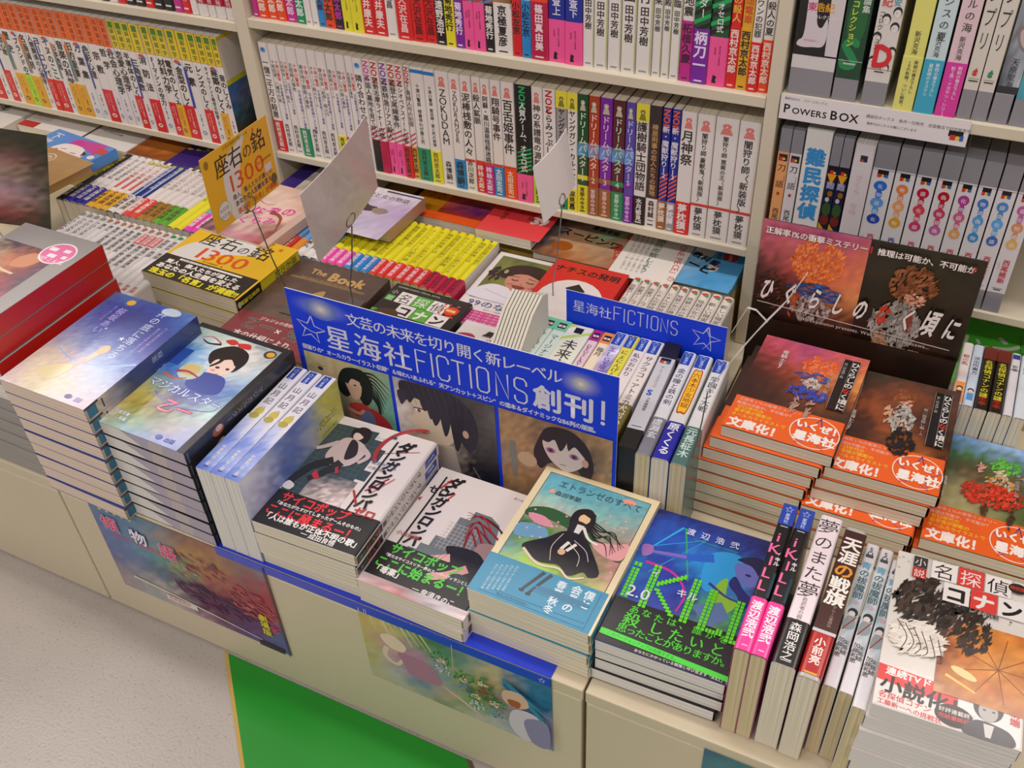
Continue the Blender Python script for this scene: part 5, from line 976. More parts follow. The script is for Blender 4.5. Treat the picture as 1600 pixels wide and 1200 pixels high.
# 7 detective novel at the right front, generic stand-in for the licensed drawing
def det_logo(p, x, y, s, c1, dark='1c1a18', lt='e4dedb'):
    def cell(cx, cy, ch, bgc, fc, wt=2): p.rect(cx, cy, cx+s, cy+s, bgc); p.text(ch, cx+s*.06, cy+s*.14, s*.86, fc, wt=wt)
    cell(x, y, '名', lt, dark, 0); cell(x+s*1.04, y, '探', c1, lt, 0); cell(x+2.08*s, y, '偵', lt, dark, 0)
    cell(x+s*.55, y-s*1.04, 'コ', lt, dark, 4); cell(x+s*1.59, y-s*1.04, 'ナ', c1, lt, 4); cell(x+2.63*s, y-s*1.04, 'ン', lt, dark, 4)
def bd_con(M, top, lb, gp):
    def f(p):
        W, H = 113, 174
        p.rect(0, 0, W, H, 'd8d2cb'); rs = random.Random(3)
        for k in range(70): p.ell(rs.uniform(0, W), rs.uniform(120, H), 1.2, 1, ['b8b0a8', '5a5650'][k % 9 == 0], 0, 6)
        p.grid(44, 30, W, 112, ['d8c8b8 c87838 d88c40 c87030', '8c3c1c d88838 c87830 d89040', '6c2c18 c87430 e0a050 b86828', '8c4420 d08838 b86020 d08c40', 'c09060 a86028 c08038 a85c2c'], 14, 16, .1, 8)
        for q in range(9): a_ = q*40; p.line([(92, 70), (92+34*math.cos(math.radians(a_)), 70+34*math.sin(math.radians(a_)))], .8, '8c4820', smooth=False)
        p.ell(66, 56, 11, 4, 'e8d090', -20); p.line([(52, 50), (76, 40)], 3, 'e8c060', 1.5)
        # dark brush dabs and sketch lines where the licensed character stood
        p.dabs(38, 120, 36, 30, ['2a221f', '3a2e28', '1e1816', '4a3c34'], 300, 16, 4, 60, 1); p.dabs(70, 100, 14, 22, ['2a221f', '3a2e28'], 70, 14, 3.4, 70, 2); p.dabs(26, 78, 22, 18, ['e0d8ce', 'e6dfd6', 'd6ccc0'], 160, 14, 4.4, 30, 3)
        for k in range(6): p.line([(8+k*7, 92-k*2), (18+k*6, 76-k*3), (14+k*6, 60)], .8, '4a4238')
        p.rect(14, 158, 26, 171, '3a3634'); p.text('小', 15, 160.5, 10, 'e4dedb'); p.rect(14, 145, 26, 157.5, 'b8302c'); p.text('説', 15, 147, 10, 'e4dedb')
        det_logo(p, 30, 150, 22, 'd83c34'); p.text('SHONEN SUNDAY NOVEL SPECIAL', 26, 171.2, 3, '3a3634'); p.text('工藤優一への挑戦', 46, 122, 5.4, '3a3634', wt=2); p.ell(103, 164, 8, 6, '2a2220'); p.text('特別版', 96.5, 162.5, 4.4, 'c83c30', wt=2)
    def of(p):
        p.poly([(0, 42), (64, 38), (64, 20), (0, 26)], 'd8302e'); p.text('連続TVドラマを', 6, 33.5, 8.6, 'f0e4e0', wt=3, ang=-2); p.text('小説化！', 3, 17, 18, '1c1816', wt=3, ang=-3); p.text('名探偵コナン', 3, 9.6, 7, 'd03830', wt=1, ang=-2); p.text('工藤新一への挑戦状', 3, 3, 5.6, 'd03830', wt=1, ang=-2); p.ell(62, 12, 15, 10.5, '2a1816'); p.text('好評連載終了', 50, 14, 4.8, 'dcd4d0', wt=1); p.text('完結最終回', 50, 8, 4.8, 'd04038', wt=2)
        p.ell(87, 30, 11.5, 13, '28262a'); p.ell(87, 26, 7.4, 9.6, 'a8a49f'); p.blob([(77, 36), (96, 40), (97, 28), (90, 33), (80, 30)], '28262a'); p.blob([(70, 0), (76, 14), (88, 16), (104, 12), (106, 0)], '3a383c'); p.poly([(84, 14), (92, 14), (90, 2), (86, 2)], 'c8c4c0'); p.ell(84, 27, 1.3, .8, '2a2828'); p.ell(91, 27, 1.3, .8, '2a2828'); p.vt('溝端', 107, 36, 8, 'c83830', wt=2)
    ob = dict(y0=.001, y1=.044, c='dcd6d2', front=of if top else None)
    return book('novel', .113, .174, .0163, 'd4ceca', M, front=f if top else None, obi=ob, r=.0012, pg=PGW, mat=SHEEN, label=lb, group=gp)
stack(7, .113, .174, .0163, .0415, .5165, Z0, 2.2, bd_con, 'white and brown detective novel at the lower right corner, %s of its stack', 'white detective novels', jit=.0025)

# ------------------------------------------------------------------ bunko stacks with orange bands
def og_band(p, W=105):
    p.text('正解率１％の衝撃ミステリー', 4, 41, 4.6, 'e8b0a0', wt=1); p.text('推理は可能か、不可能か？', 3, 35, 4.6, 'e8c0b0', wt=1)
    p.text('ゼロ年代の', 5, 29.5, 5.2, 'ecc030', wt=2); p.text('金字塔が禁断の', 4, 24, 5.2, 'ecc030', wt=2); p.text('オールカライラストで', 3, 18, 5.2, 'ecc030', wt=2); p.text('文庫化！', 3, 4, 13.5, 'f0e4dc', wt=4, sx=.98)
    p.ell(81, 23, 23, 21, 'f0e0d4', -6, 30); p.ell(81, 23, 22, 20, 'e8601e', -6, 30); p.star(81, 22, 22, '5c3c88', 1.3, a=4); p.text('いくぜ！', 62, 27, 11, 'f4ece4', wt=4); p.text('星海社', 63, 11, 13, 'f4ece4', wt=4)
def bd_h(pic, vt1):
    def bd(M, top, lb, gp):
        def f(p): p.scaled(f0, 1.143 if vt1 == 0 else 1.09, 1.18)
        def f0(p):
            pic(p); p.rect(82, 60, 98, 138, '14100e') if vt1 != 2 else p.rect(92, 44, 104, 130, '2c3020'); xx = 91 if vt1 != 2 else 98
            for q in (82, 98, 90.5) if vt1 != 2 else (): p.line([(q, 60), (q, 138)], .4, '9c948c', smooth=False)
            y = 136 if vt1 != 2 else 128
            for ch in 'ひぐらしのなく頃に': p.vt(ch, xx+3, y, 8.4, 'd83020' if ch == 'な' else 'e8e4e0', wt=2); y -= 8.3
            p.vt('第一話 鬼隠し編', xx-6, 132, 3.4, 'b8b0a8'); p.vt('第一話鬼隠し編・上', 76, 110, 4.4, 'a89c94', wt=1); p.vt('竜騎士07', 26, 128, 6.6, 'd8d0c8', wt=1) if vt1 == 0 else p.vt('竜騎士07', 10, 84, 6.6, 'd8d0c8', wt=1)
        ob = dict(y0=.0004, y1=.0555, c='e8601e', front=(lambda p: p.scaled(og_band, 1.143 if vt1 == 0 else 1.09, 1.18)) if top or vt1 == 1 else None, spine=lambda p: p.vt('文庫化', 8, 40, 8, 'f0e4dc', wt=3))
        def s_(p): p.rect(0, 0, 17, 148, 'c8c0b8'); p.vt('ひぐらし', 8, 130, 7, '3a3430', wt=2)
        return book('bunko_paperback', .1205 if vt1 == 0 else .1145, .175, .0152, '3a2018', M, front=f if top else None, spine=s_, obi=ob, r=.0035, pg=PG, label=lb, group=gp)
    return bd
def pic1(p):
    p.grid(0, 0, 105, 148, ['c85868 b84c70 a84878 c85868 c86058', 'a84048 c05060 b85068 c8604c d87850', '582418 8c3c30 b05038 d88048 e09850', '3c1c14 502418 7c3c24 b06030 a85c2c', '301810 3c2014 5c3420 6c3c20 50301c', '28140e 301a12 3c2418 40281a 38241a', '24120c 2c1810 2c1a12 30200f 2c1c12', '20100c 241410 28160e 281a10 241610'], 20, 26, .09, 3)
    # brush dabs where the licensed figure stands
    p.dabs(62, 118, 17, 15, ['e8682c', 'd85c24', 'f08040'], 110, 7, 2.8, 65, 1); p.dabs(60, 100, 16, 7, ['3c58a4', '2c4484'], 50, 7, 2.6, -10, 2); p.dabs(60, 88, 10, 9, ['b8aca4', 'a09488', 'c8beb6'], 50, 7, 3, 75, 3); p.dabs(60, 73, 19, 9, ['2c44a8', '24388c', '3854b8'], 90, 8, 3, 80, 4); p.dabs(54, 54, 3, 11, ['b08c7c', 'a07c6c'], 20, 8, 3, 85, 5); p.dabs(68, 52, 3, 12, ['b08c7c', 'a07c6c'], 20, 8, 3, 85, 6)
def pic2(p):
    p.grid(0, 0, 105, 148, ['2c2c1c 3c3424 483828 54382c 402c28', '34241a 4c2c1c 8c4424 6c3c24 54301e', '4c2418 9c4c24 5c3020 3c2018 4c2c1c', '301810 502818 a85828 402418 30180f', '28140e 3c2014 6c3c20 a05828 30180f', '241410 2c1810 3c2416 8c4820 2c180f', '20120c 28160e 2c1a10 301c10 24140c'], 20, 26, .1, 5)
    # brush dabs where the licensed figure stands
    p.dabs(54, 120, 11, 11, ['8c4c2c', '7c4024', '9c5c38'], 60, 7, 2.8, 60, 1); p.dabs(57, 112, 5, 5, ['e0a890', 'd09880'], 16, 5, 2.6, 20, 2); p.dabs(55, 88, 13, 20, ['aaa69c', '94908a', 'bab6ae'], 110, 8, 3.2, 75, 3); p.dabs(42, 90, 4, 12, ['d0a080', 'c09070'], 20, 8, 2.8, 50, 4); p.dabs(60, 56, 13, 18, ['141414', '201c1c', '1c1814'], 80, 9, 3.4, 80, 5)
def pic3(p):
    p.grid(0, 0, 105, 148, ['5888c8 80a8dc 98b8e0 5090d8', '2c5030 3c6c34 3c6030 6c98c8', '304c28 5c4434 6c5438 385428', '7c8058 a89c70 585c38 44582c', 'a8a078 a8a070 5c6838 4c6030', '948c60 90885c 4c5c30 485c30', '7c7850 6c6c44 4c5028 485028'], 20, 24, .08, 5)
    # brush dabs where the licensed figure stands
    p.dabs(64, 118, 14, 11, ['58b03c', '4c9c34', '68c048'], 80, 7, 2.8, 60, 1); p.dabs(60, 108, 5, 5, ['ecc4ac', 'e0b49c'], 16, 5, 2.6, 20, 2); p.dabs(60, 94, 14, 10, ['d09850', 'c08844', 'b8b4a8'], 60, 7, 3, 70, 3); p.dabs(92, 106, 14, 3, ['d8a890', 'c89880'], 22, 8, 2.6, 5, 4); p.dabs(42, 110, 3, 8, ['dca090', 'cc9080'], 14, 8, 2.6, 70, 5); p.dabs(54, 74, 28, 15, ['d43c24', 'c03020', 'e0482c', 'a82c1c'], 200, 10, 3.6, 60, 6); p.dabs(50, 52, 3, 10, ['5c3828', '4c3020'], 16, 8, 2.8, 85, 7); p.dabs(74, 48, 3, 11, ['4c3028', '3c2820'], 16, 8, 2.8, 85, 8)
h1s = [(-.026, -.013), (-.027, -.012), (-.025, -.013), (-.022, -.011), (-.020, -.010), (-.016, -.006), (-.010, -.003), (0, 0)]
stack(8, .1205, .175, .0149, -.1655, .7865, Z0, -1.0, bd_h(pic1, 0), 'paperback with orange band and sunset picture, %s of its stack', 'orange-banded paperbacks, sunset stack', steps=h1s)
h2s = [(-.016, -.018), (-.016, -.018), (-.015, -.017), (-.013, -.017), (-.008, -.004), (-.005, -.002), (0, 0)]
stack(7, .1145, .175, .0149, -.0535, .7850, Z0, .8, bd_h(pic2, 1), 'paperback with orange band and dark forest picture, %s of its stack', 'orange-banded paperbacks, forest stack', steps=h2s)
stack(4, .1145, .175, .0149, .0560, .7720, Z0, .3, bd_h(pic3, 2), 'paperback with orange band and green meadow picture, %s of its stack', 'orange-banded paperbacks, meadow stack', steps=[(-.006, .003), (-.006, .002), (-.006, 0), (0, 0)])

# ------------------------------------------------------------------ middle of the bed
def bd_zay(M, top, lb, gp):
    def f(p):
        p.rect(0, 0, 168, 134, 'e6b81c'); p.blob([(6, 52), (14, 84), (40, 104), (66, 124), (96, 128), (110, 112), (130, 98), (76, 78), (50, 52), (30, 50)], 'dcd8d4')
        x = 22
        for ch, s_ in zip('座右の銘', (32, 32, 20, 34)): p.text(ch, x, 92, s_, '2c2218', wt=1); x += s_+1
        p.text('1300', 34, 58, 37, 'd8501c', sx=1.35, wt=1); p.text('人生の指針が見つかる', 66, 127, 6.4, '6a5018'); p.text('里文出版編集部　編', 62, 53, 4, '5a4818')
        p.star(146, 122, 5, 'd8501c')
    def of(p):
        p.rect(30, 43, 140, 47, 'e8e4dc'); p.text('人生に迷ったときに読む言葉', 34, 43.6, 3.8, '3a3028', wt=1); p.text('賢人、偉人たちが遺した', 14, 32, 9.6, 'e8e4dc', wt=4, sx=1.2); p.text('あなたの人生観を変える', 8, 19, 11.6, 'e8e4dc', wt=4, sx=1.15); p.text('珠玉の「名言」が満載!!', 8, 4, 13.4, 'e8dc28', wt=4, sx=1.1)
    def s_(p): p.rect(0, 50, 22, 134, 'd8c81c'); p.vt('座右の銘', 11, 128, 12, '5c6018', wt=2)
    ob = dict(y0=.0004, y1=.050, c='1d1a14', front=of if top else None, spine=lambda p: (p.vt('名言が満載', 11, 46, 8, 'd8d030', wt=3), p.ell(11, 5, 5, 3, 'c8c8c0')))
    return book('sayings_book', .166, .134, .0225, 'dcc81c', M, front=f if top else None, spine=s_, obi=ob, r=.003, pg=PG, label=lb, group=gp)
stack(5, .160, .134, .0232, -.9790, .7815, Z0, -2.2, bd_zay, 'yellow sayings book with a black band, %s of its stack', 'yellow sayings books', jit=.002, steps=[(.006, 0), (.013, .002), (.012, .003), (.007, .002), (0, 0)])
def bd_book(M, top, lb, gp):
    def f(p):
        p.grid(0, 0, 146, 200, ['4c3a32 54423a 503c34', '5c463c 5c4840 54423a', '54463c 6c5448 584438', '504038 5c4a40 4c3c34'], 16, 20, .06, 4)
        p.text('The', 34, 172, 16, 'c09858', wt=3); p.text('Book', 66, 166, 25, 'c09858', wt=4); p.text("jojo's bizarre adventure 4th another day", 28, 160, 5, 'b08c50', wt=1); p.rect(14, 157.4, 132, 158.6, 'b08c50'); p.rect(14, 155.4, 132, 156, 'b08c50'); p.blob([(66, 128), (80, 142), (84, 128), (76, 112), (68, 114)], 'b08c50')
    def of(p):
        p.text('ジョジョの奇妙な冒険', 36, 56, 7.4, 'd8ccc8', wt=2); p.text('乙一', 20, 36, 24, '3a3430', wt=1, out='a8a494', ow=3); p.text('×', 70, 36, 18, 'e0d8d4', wt=1); p.text('荒木', 88, 34, 22, '3a3430', wt=1, out='a8a494', ow=3); p.text('飛呂彦', 120, 30, 12, '3a3430'); p.text('本の仕組により、', 20, 16, 14, 'd8ccc8', wt=3, sx=.9); p.text('この街に封印された謎が今ここに', 40, 7, 5, 'c8a8a4', wt=2)
    ob = dict(y0=.0004, y1=.066, c='82383c', front=of, mat=GLOSS)
    return book('hardcover_book', .146, .200, .030, '4a3830', M, front=f, obi=ob, r=.0015, pg=PG, mat=SHEEN, label=lb, group=gp)
M = Mflat(-.8110, .716, Z0+.0725, 0); bd_book(M, True, 'dark brown hardcover with gold blackletter title and dull red band', None)
def bd_plain(M, top, lb, gp): return book('hardcover_book', .146, .200, .0340, '4a3830', M, r=.0015, label=lb, group=gp)
stack(2, .146, .200, .0352, -.8110, .716, Z0, 0, bd_plain, 'brown hardcover under the blackletter one, %s of the two below it', 'brown hardcovers below the blackletter one')
def bd_gcon(M, top, lb, gp):
    def f(p):
        p.rect(0, 0, 112, 150, '201a14'); p.text('SHONEN SUNDAY SPECIAL NOVEL', 6, 143, 4, 'c8c4bc', wt=1); p.text('小', 4, 128, 10, 'd8d4cc'); p.rect(3, 112, 15, 124, '4ca838'); p.text('説', 4, 114, 10, 'd8d4cc')
        det_logo(p, 18, 112, 24, '54ac38'); p.rect(20, 88, 32, 92, '54ac38'); p.ell(100, 124, 10, 9, 'd84020'); rs = random.Random(5)
        for k in range(14): p.ell(100+rs.uniform(-14, 10), 122+rs.uniform(-14, 16), 2, 1.6, 'd04020', 0, 8)
        p.rect(92, 121, 106, 127, 'e89028'); p.text('特別編', 93, 122, 4.4, 'f0e0a0', wt=2); p.rect(36, 78, 100, 84, '54ac38'); p.text('工藤新一への挑戦', 44, 79, 4.6, 'e4e0d8', wt=2); p.rect(0, 84, 10, 90, '4ca838')
        p.blob([(4, 80), (14, 94), (32, 96), (42, 84), (40, 66), (10, 62)], '4c3018'); p.blob([(8, 78), (18, 84), (30, 78), (28, 66), (10, 66)], 'c8a460')
    return book('novel', .117, .150, .0162, '1c1812', M, front=f if top else None, r=.001, pg=PGT, mat=SHEEN, label=lb, group=gp)
stack(6, .117, .150, .0162, -.6560, .7640, Z0, -2.0, bd_gcon, 'black and green detective novel behind the large blue sign, %s of its stack', 'black and green detective novels', jit=.001)
def bd_kuro(M, top, lb, gp):
    def f(p):
        p.rect(0, 0, 112, 150, 'e0dad8'); p.text('黒子', 34, 128, 13, '1c1816', wt=4, shear=.3); p.text('バスケ', 40, 116, 11, 'c83030', wt=3, shear=.3)
        p.blob([(0, 118), (22, 126), (34, 108), (26, 92), (4, 88)], 'a8304c'); p.blob([(40, 98), (84, 106), (90, 96), (60, 90)], 'd87c30'); p.blob([(48, 88), (84, 92), (92, 70), (50, 62)], '58509c'); p.ell(76, 84, 5, 6, 'e8c8a0')
    return book('novel', .100, .140, .0150, 'd8d2d0', M, front=f if top else None, r=.001, pg=PGT, label=lb, group=gp)
stack(6, .100, .140, .0150, -.5330, .7360, Z0, -1, bd_kuro, 'white novel with crimson art before the child photo cover, %s of its stack', 'white novels with crimson art', jit=.001)
def bd_99(M, top, lb, gp):
    def f(p):
        W, H = 129, 170; p.rect(0, 0, W, H, 'e4dcda'); p.rect(8, 56, 116, 162, '6c7038'); p.grid(8, 56, 116, 162, ['6c7440 5c6438 707840 646c40', '787c3c 80843c 8c8c48 6c7840', '6c7434 7c8038 84883c 70783c', '5c6430 6c7034 707840 687038'], 14, 14, .08, 4)
        o = -16
        p.blob([(38+o, 128), (52+o, 146), (74+o, 152), (98+o, 148), (112+o, 130), (108+o, 112), (92+o, 108), (60+o, 112), (44+o, 112)], '2e2420'); p.ell(76+o, 113, 24, 26, 'c88c74')
        p.blob([(50+o, 126), (60+o, 142), (80+o, 146), (100+o, 136), (102+o, 122), (90+o, 126), (76+o, 130), (62+o, 126), (54+o, 118)], '2e2420')
        for sx_ in (34, 114): p.dabs(sx_+o, 118, 10, 16, ['2e2420', '3c302a', '241c18'], 40, 12, 4, 80, sx_)
        p.ell(46+o, 126, 3, 5, 'a8a060'); p.ell(103+o, 124, 3, 5, 'a8a060')
        p.line([(60+o, 113), (64+o, 111), (70+o, 113)], 1.4, '4c2c28'); p.line([(82+o, 113), (88+o, 111), (93+o, 113)], 1.4, '4c2c28'); p.line([(56+o, 119), (70+o, 121)], 1, '4c342c', .4); p.line([(82+o, 121), (95+o, 119)], 1, '4c342c', .4); p.line([(76+o, 106), (79+o, 104)], 1, 'a06c58'); p.blob([(66+o, 99), (76+o, 101), (86+o, 99), (76+o, 93)], '8c3c3c'); p.ell(60+o, 104, 5, 4, 'd08878'); p.ell(92+o, 104, 5, 4, 'd08878')
        p.blob([(8, 76), (24, 92), (46, 92), (60, 84), (84, 84), (104, 78), (112, 58), (8, 57)], 'e0dce4'); p.line([(20, 78), (44, 72), (70, 66)], 1, 'b0a8bc'); p.blob([(66, 92), (78, 98), (86, 92), (78, 84), (68, 84)], 'd89880')
        p.text('99のなみだ', 12, 40, 15, '40509c', wt=0, sx=1.2); p.text('涙がこころを癒す短篇小説集', 40, 33, 3.4, '6a6468')
    ob = dict(y0=.0003, y1=.030, c='d02c84', front=(lambda p: [p.text('思いっきり涙を流した夜に読む感動の', 8, 24-k*6, 4.4, 'f0c8dc', wt=1) for k in range(4)]) if top else None)
    def s_(p): p.rect(0, 30, 18, 170, 'dcd4d4'); p.vt('リンダ', 9, 60, 6, '5a5450', wt=1)
    return book('novel', .129, .170, .0180, 'dcd6d4', M, front=f if top else None, spine=s_, obi=ob, r=.005, pg=PG, label=lb, group=gp)
stack(5, .129, .170, .0180, -.5600, .879, Z0, .4, bd_99, 'white novel with a photo of a child in pigtails, %s of its stack', 'novels with the child photo', jit=.0012)
def bd_red2(M, top, lb, gp):
    def f(p):
        p.rect(0, 0, 105, 142, 'd42a22'); p.ell(52, 58, 44, 46, 'e4dcd8'); p.poly([(52, 96), (66, 82), (52, 68), (38, 82)], '1c1a1a'); p.text('ナチスの発明', 6, 118, 15.5, '1c1814', wt=3)
    return book('paperback', .105, .142, .0170, 'd42a22', M, front=f if top else None, r=.001, pg=PG, mat=SHEEN, label=lb, group=gp)
stack(6, .105, .140, .0170, -.4720, .903, Z0, -.5, bd_red2, 'bright red paperback with black lettering behind the spine-up row, %s of its stack', 'bright red paperbacks', jit=.001)

# rear flat copies pushed back under the lowest bookshelf
ZR = .3215
def rear(x, y, w, h, t, c, art, lb, z=ZR, yaw=0, name='paperback', n=3, pgm=None, mat=None, w_sp=None):
    for k in range(n-1):
        book(name, w, h, t, c, Mflat(x, y, Z0+k*((z-Z0)/max(1, n-1)), yaw), r=.001, label=lb+', %s copy beneath' % ordn(n-1-k), group=lb[:40]) if False else None
    return book(name, w, h, z+t-Z0 if n == 1 else t, c, Mflat(x, y, z, yaw), front=art, r=.001, pg=pgm or PG, label=lb, mat=mat or GLOSS)
def riser(x0, x1): 
    return tag(box('display_riser', (x0, 1.082, ZT+.0002), (x1, 1.30, ZR-.0006), CARDB, None, .001), 'low cardboard riser lifting the rear books, %s' % ('left half' if x0 < -1 else 'right half'), 'riser', 'cardboard risers under the rear books')
riser(-2.0, -1.005); riser(-.972, -.235)
def rr(w, h, f):   # art drawn sideways (head to the left or right)
    return f
def aj(p): # orange, book of manners
    p.rect(0, 0, 148, 105, 'e0581c'); p.rect(0, 20, 60, 105, 'e8a020'); p.rect(0, 20, 9, 105, '1c1814'); p.vt('あの人に', 46, 96, 11, '5a3410', wt=1); p.vt('贈りたい', 30, 92, 9, '5a3410', wt=1); p.text('一番新しい特集雑誌', 58, 84, 9.4, 'f0e8e0', wt=4, ang=-4); p.rect(92, 72, 106, 94, '8c9c20'); p.text('決定', 93, 80, 6, '2a2c10', wt=3); p.grid(60, 20, 148, 66, ['d06858 c86070 e06030', 'e06830 5c2c90 6c3088', 'c84030 c04040 d04828'], 10, 6, .1)
rear(-.7560, 1.084, .148, .105, .014, 'e0581c', aj, 'orange and amber paperback lying flat behind the yellow row')
def ared(p):
    p.rect(0, 0, 100, 150, 'e04448'); 
    for k, tt in enumerate(('何故か金持ちになる', '最後のロンダー', 'アクティブな一日')): p.vt(tt, 24+k*20, 144, 12, '6c1c24', wt=2)
    p.text('金子哲雄', 62, 138, 10, '3c1018', wt=4, ang=-82); p.text('39', 66, 42, 26, 'f0e8e4', wt=4); p.text('マネー', 70, 70, 10, 'f0e8e4', wt=3, ang=-80)
rear(-.6080, 1.060, .088, .145, .015, 'e0dcd8', ared, 'bright red paperback with big white digits lying flat at the rear', z=.336)
riser2 = None
def atea(p):
    W, H = 140, 110; p.grid(0, 0, W, H, ['3c4c54 6c8c88 70a890 c04838', '50606c c8a078 8cac88 c83c30', '3c4c5c c89868 b09070 b04038', '504038 b06028 a8845c a8402c'], 16, 12, .1, 6); p.text('スーピンワ', 14, 62, 20, '241c18', wt=3, ang=-8); p.text('最強考察', 56, 88, 11, '241c18', wt=3, ang=-8); p.ell(34, 30, 16, 12, '9c5418'); p.text('ONE', 110, 92, 18, 'c8342c', wt=4, ang=-75); p.text('PIECE', 104, 60, 14, 'c8342c', wt=4, ang=-75)
rear(-.5180, 1.062, .115, .115, .014, 'e0dcd4', lambda p: shifted(p, lambda q: atea(q), -6), 'dark teal manga study paperback with black lettering lying flat at the rear', z=.3227)
def awhi(p):
    p.rect(0, 0, 90, 120, 'e6e0d8'); p.text('「ONE PIECE」の', 70, 116, 13, 'c83c34', wt=1, ang=-84); p.vt('徹底考察しよう', 44, 110, 13, '4c6c60', wt=1)
    for k in range(5): p.text('最強の男たちの謎に迫る「ワノ国」の秘密とは', 6+k*7.4, 112, 4.6, '6a6460', ang=-86)
rear(-.4000, 1.058, .060, .125, .016, 'e6e0d8', lambda p: shifted(p, awhi, -14), 'white manga study paperback with red capital lettering lying flat at the rear', z=.3225)
def abl(p):
    W, H = 127, 110; p.grid(0, 0, W, H, ['58a4d0 7cb4d8 58a4d4 50a0d4', 'e0a040 90b8d0 58a4d4 4c9cd4', 'e8a038 88b0d0 509cd0 58a4d8', 'd89838 60a0c8 4898d0 5ca8dc'], 16, 12, .05, 3)
    p.poly([(0, 96), (36, 104), (34, 84), (50, 62), (38, 50), (30, 20), (0, 20)], 'e8a43c'); p.blob([(56, 92), (70, 104), (84, 96), (80, 76), (62, 72)], 'e4dcd4'); p.blob([(84, 56), (96, 62), (98, 46), (88, 42)], 'e4dcd4')
    p.text('の', 10, 56, 17, '1c1814', wt=3, ang=-70); p.text('スーピ', 34, 52, 20, '1c1814', wt=4, ang=-18); p.text('教科書', 54, 72, 14, '1c2a34', wt=4, ang=-22, sp=1.05); p.text('大秘宝は実在しない？', 32, 94, 5.6, 'b04028', wt=2, ang=-80); p.text('Dの意志Dの系譜', 86, 98, 6, '3c5c9c', wt=2, ang=-80); p.star(106, 84, 12, 'd02c34', ri=.75); p.star(106, 84, 12, 'd02c34', ri=.75, a=18); p.text('決定版', 103, 90, 5, 'f0d8d8', wt=2, ang=-80)
rear(-.3630, 1.070, .128, .120, .0150, '58a4d0', lambda p: shifted(p, abl, -10), 'sky blue manga study paperback with a red burst lying flat at the rear right', z=.3225)
# tall pile with brown side
def adog(p):
    W, H = 105, 128; p.grid(0, 0, W, H, ['e0dce0 dcd8dc d8d4dc', 'c0b4cc c0b0cc b0a0c4', 'c8bccc bcb0c8 b8a8c8', 'd8ccd4 ccc4d4 c0b4cc'], 12, 12, .06, 3); p.rect(44, 120, 105, 124, '3c3850'); p.text('犬と女の物語', 20, 102, 12, '3a3430', wt=1); p.blob([(2, 90), (24, 92), (40, 78), (56, 76), (54, 64), (30, 60), (8, 56)], '3c2c28'); p.blob([(52, 72), (70, 76), (78, 68), (68, 60), (56, 62)], '94806c'); p.line([(6, 56), (24, 50), (44, 52)], 6, '94704c', 3)
bdog = book('novel', .105, .100, .0200, 'b08a78', Mflat(-.8140, .9930, .3435, -1), front=lambda p: shifted(p, adog, -28), r=.001, mat=SHEEN, label='pale violet novel with a dark animal picture resting on the blue spines', pg=PGT)
def agirl(p):
    p.grid(0, 0, 112, 150, ['d8b0a0 d8b4a0 b08870', 'e8c8b8 e8ccbc d8b098', '6c3c34 e8c4b4 e4c0ac', '4c2c28 e8ccc0 8c4c3c', '402420 c87c94 a83c38'], 12, 14, .05, 5); p.blob([(0, 120), (20, 110), (26, 84), (40, 60), (10, 50), (0, 60)], '3c2420'); p.line([(30, 100), (46, 94), (62, 98)], 2, 'b85868', 1); p.text('なぞの', 40, 62, 24, 'd83c90', wt=3, out='e8dcdc', ow=4, ang=18); p.text('たくらみ', 20, 28, 20, 'd83c90', wt=3, out='e8dcdc', ow=4, ang=18); p.line([(70, 80), (94, 70), (108, 40)], 8, '98483c', 2)
book('novel', .125, .150, .0160, 'd0b0a0', Mflat(-.9750, .9000, .3435, -3), front=agirl, r=.001, label='novel with a close-up face and pink lettering lying on blue spines', pg=PG)
def aclown(p):
    W, H = 150, 140; p.rect(0, 0, W, H, '4888d0'); p.vt('下世話', 20, 132, 22, 'e4e0dc', wt=1); p.poly([(66, 132), (132, 140), (136, 104), (96, 116), (60, 112)], 'c03890'); p.blob([(44, 70), (56, 108), (96, 114), (122, 96), (112, 62), (84, 48), (58, 50)], 'e8dcd8'); p.ell(74, 82, 9, 7, 'd04438'); p.blob([(52, 66), (62, 62), (84, 64), (84, 56), (60, 54)], 'd04438'); p.ell(60, 88, 5, 4, 'd86050'); p.ell(104, 76, 5, 4, 'd86050'); p.line([(66, 94), (76, 98)], 1.6, '2a2c40'); p.line([(92, 92), (104, 94)], 1.6, '2a2c40'); p.poly([(36, 44), (70, 50), (60, 30), (40, 28)], '48a030'); p.poly([(110, 108), (124, 100), (118, 92)], '2c2420'); p.ell(138, 98, 7, 6, 'e0dcd8'); p.text('シモネタ', 112, 70, 8, '1c3860', wt=2, ang=20); p.rect(128, 112, 148, 128, 'c84038'); p.poly([(30, 60), (44, 52), (48, 66)], 'd87830')
book('novel', .150, .140, .0180, '4888d0', Mflat(-1.4350, .925, .3435, -8), front=aclown, r=.001, label='sky blue novel with a clown face lying on the rear left spines', pg=PG)
def akraft(p):
    p.grid(0, 0, 118, 150, ['a88450 a88454', 'ac8858 a08050', 'a48250 98784c'], 8, 8, .05); p.ell(34, 126, 14, 12, 'd8d0c0'); p.ell(34, 126, 12, 10, 'a88450'); p.text('の', 26, 120, 16, 'd8d0c0', wt=2); p.blob([(10, 84), (50, 92), (104, 74), (96, 40), (40, 36), (14, 50)], '6c4434'); p.blob([(24, 76), (60, 82), (92, 66), (60, 48), (30, 54)], '8c6048')
    for k in range(5): p.line([(20, 112-k*5), (60, 108-k*5)], .8, '6a5430', smooth=False)
    for k in range(3): p.text('新しい生活', 54+k*4, 74-k*8, 7, 'c8a890', wt=1, ang=10)
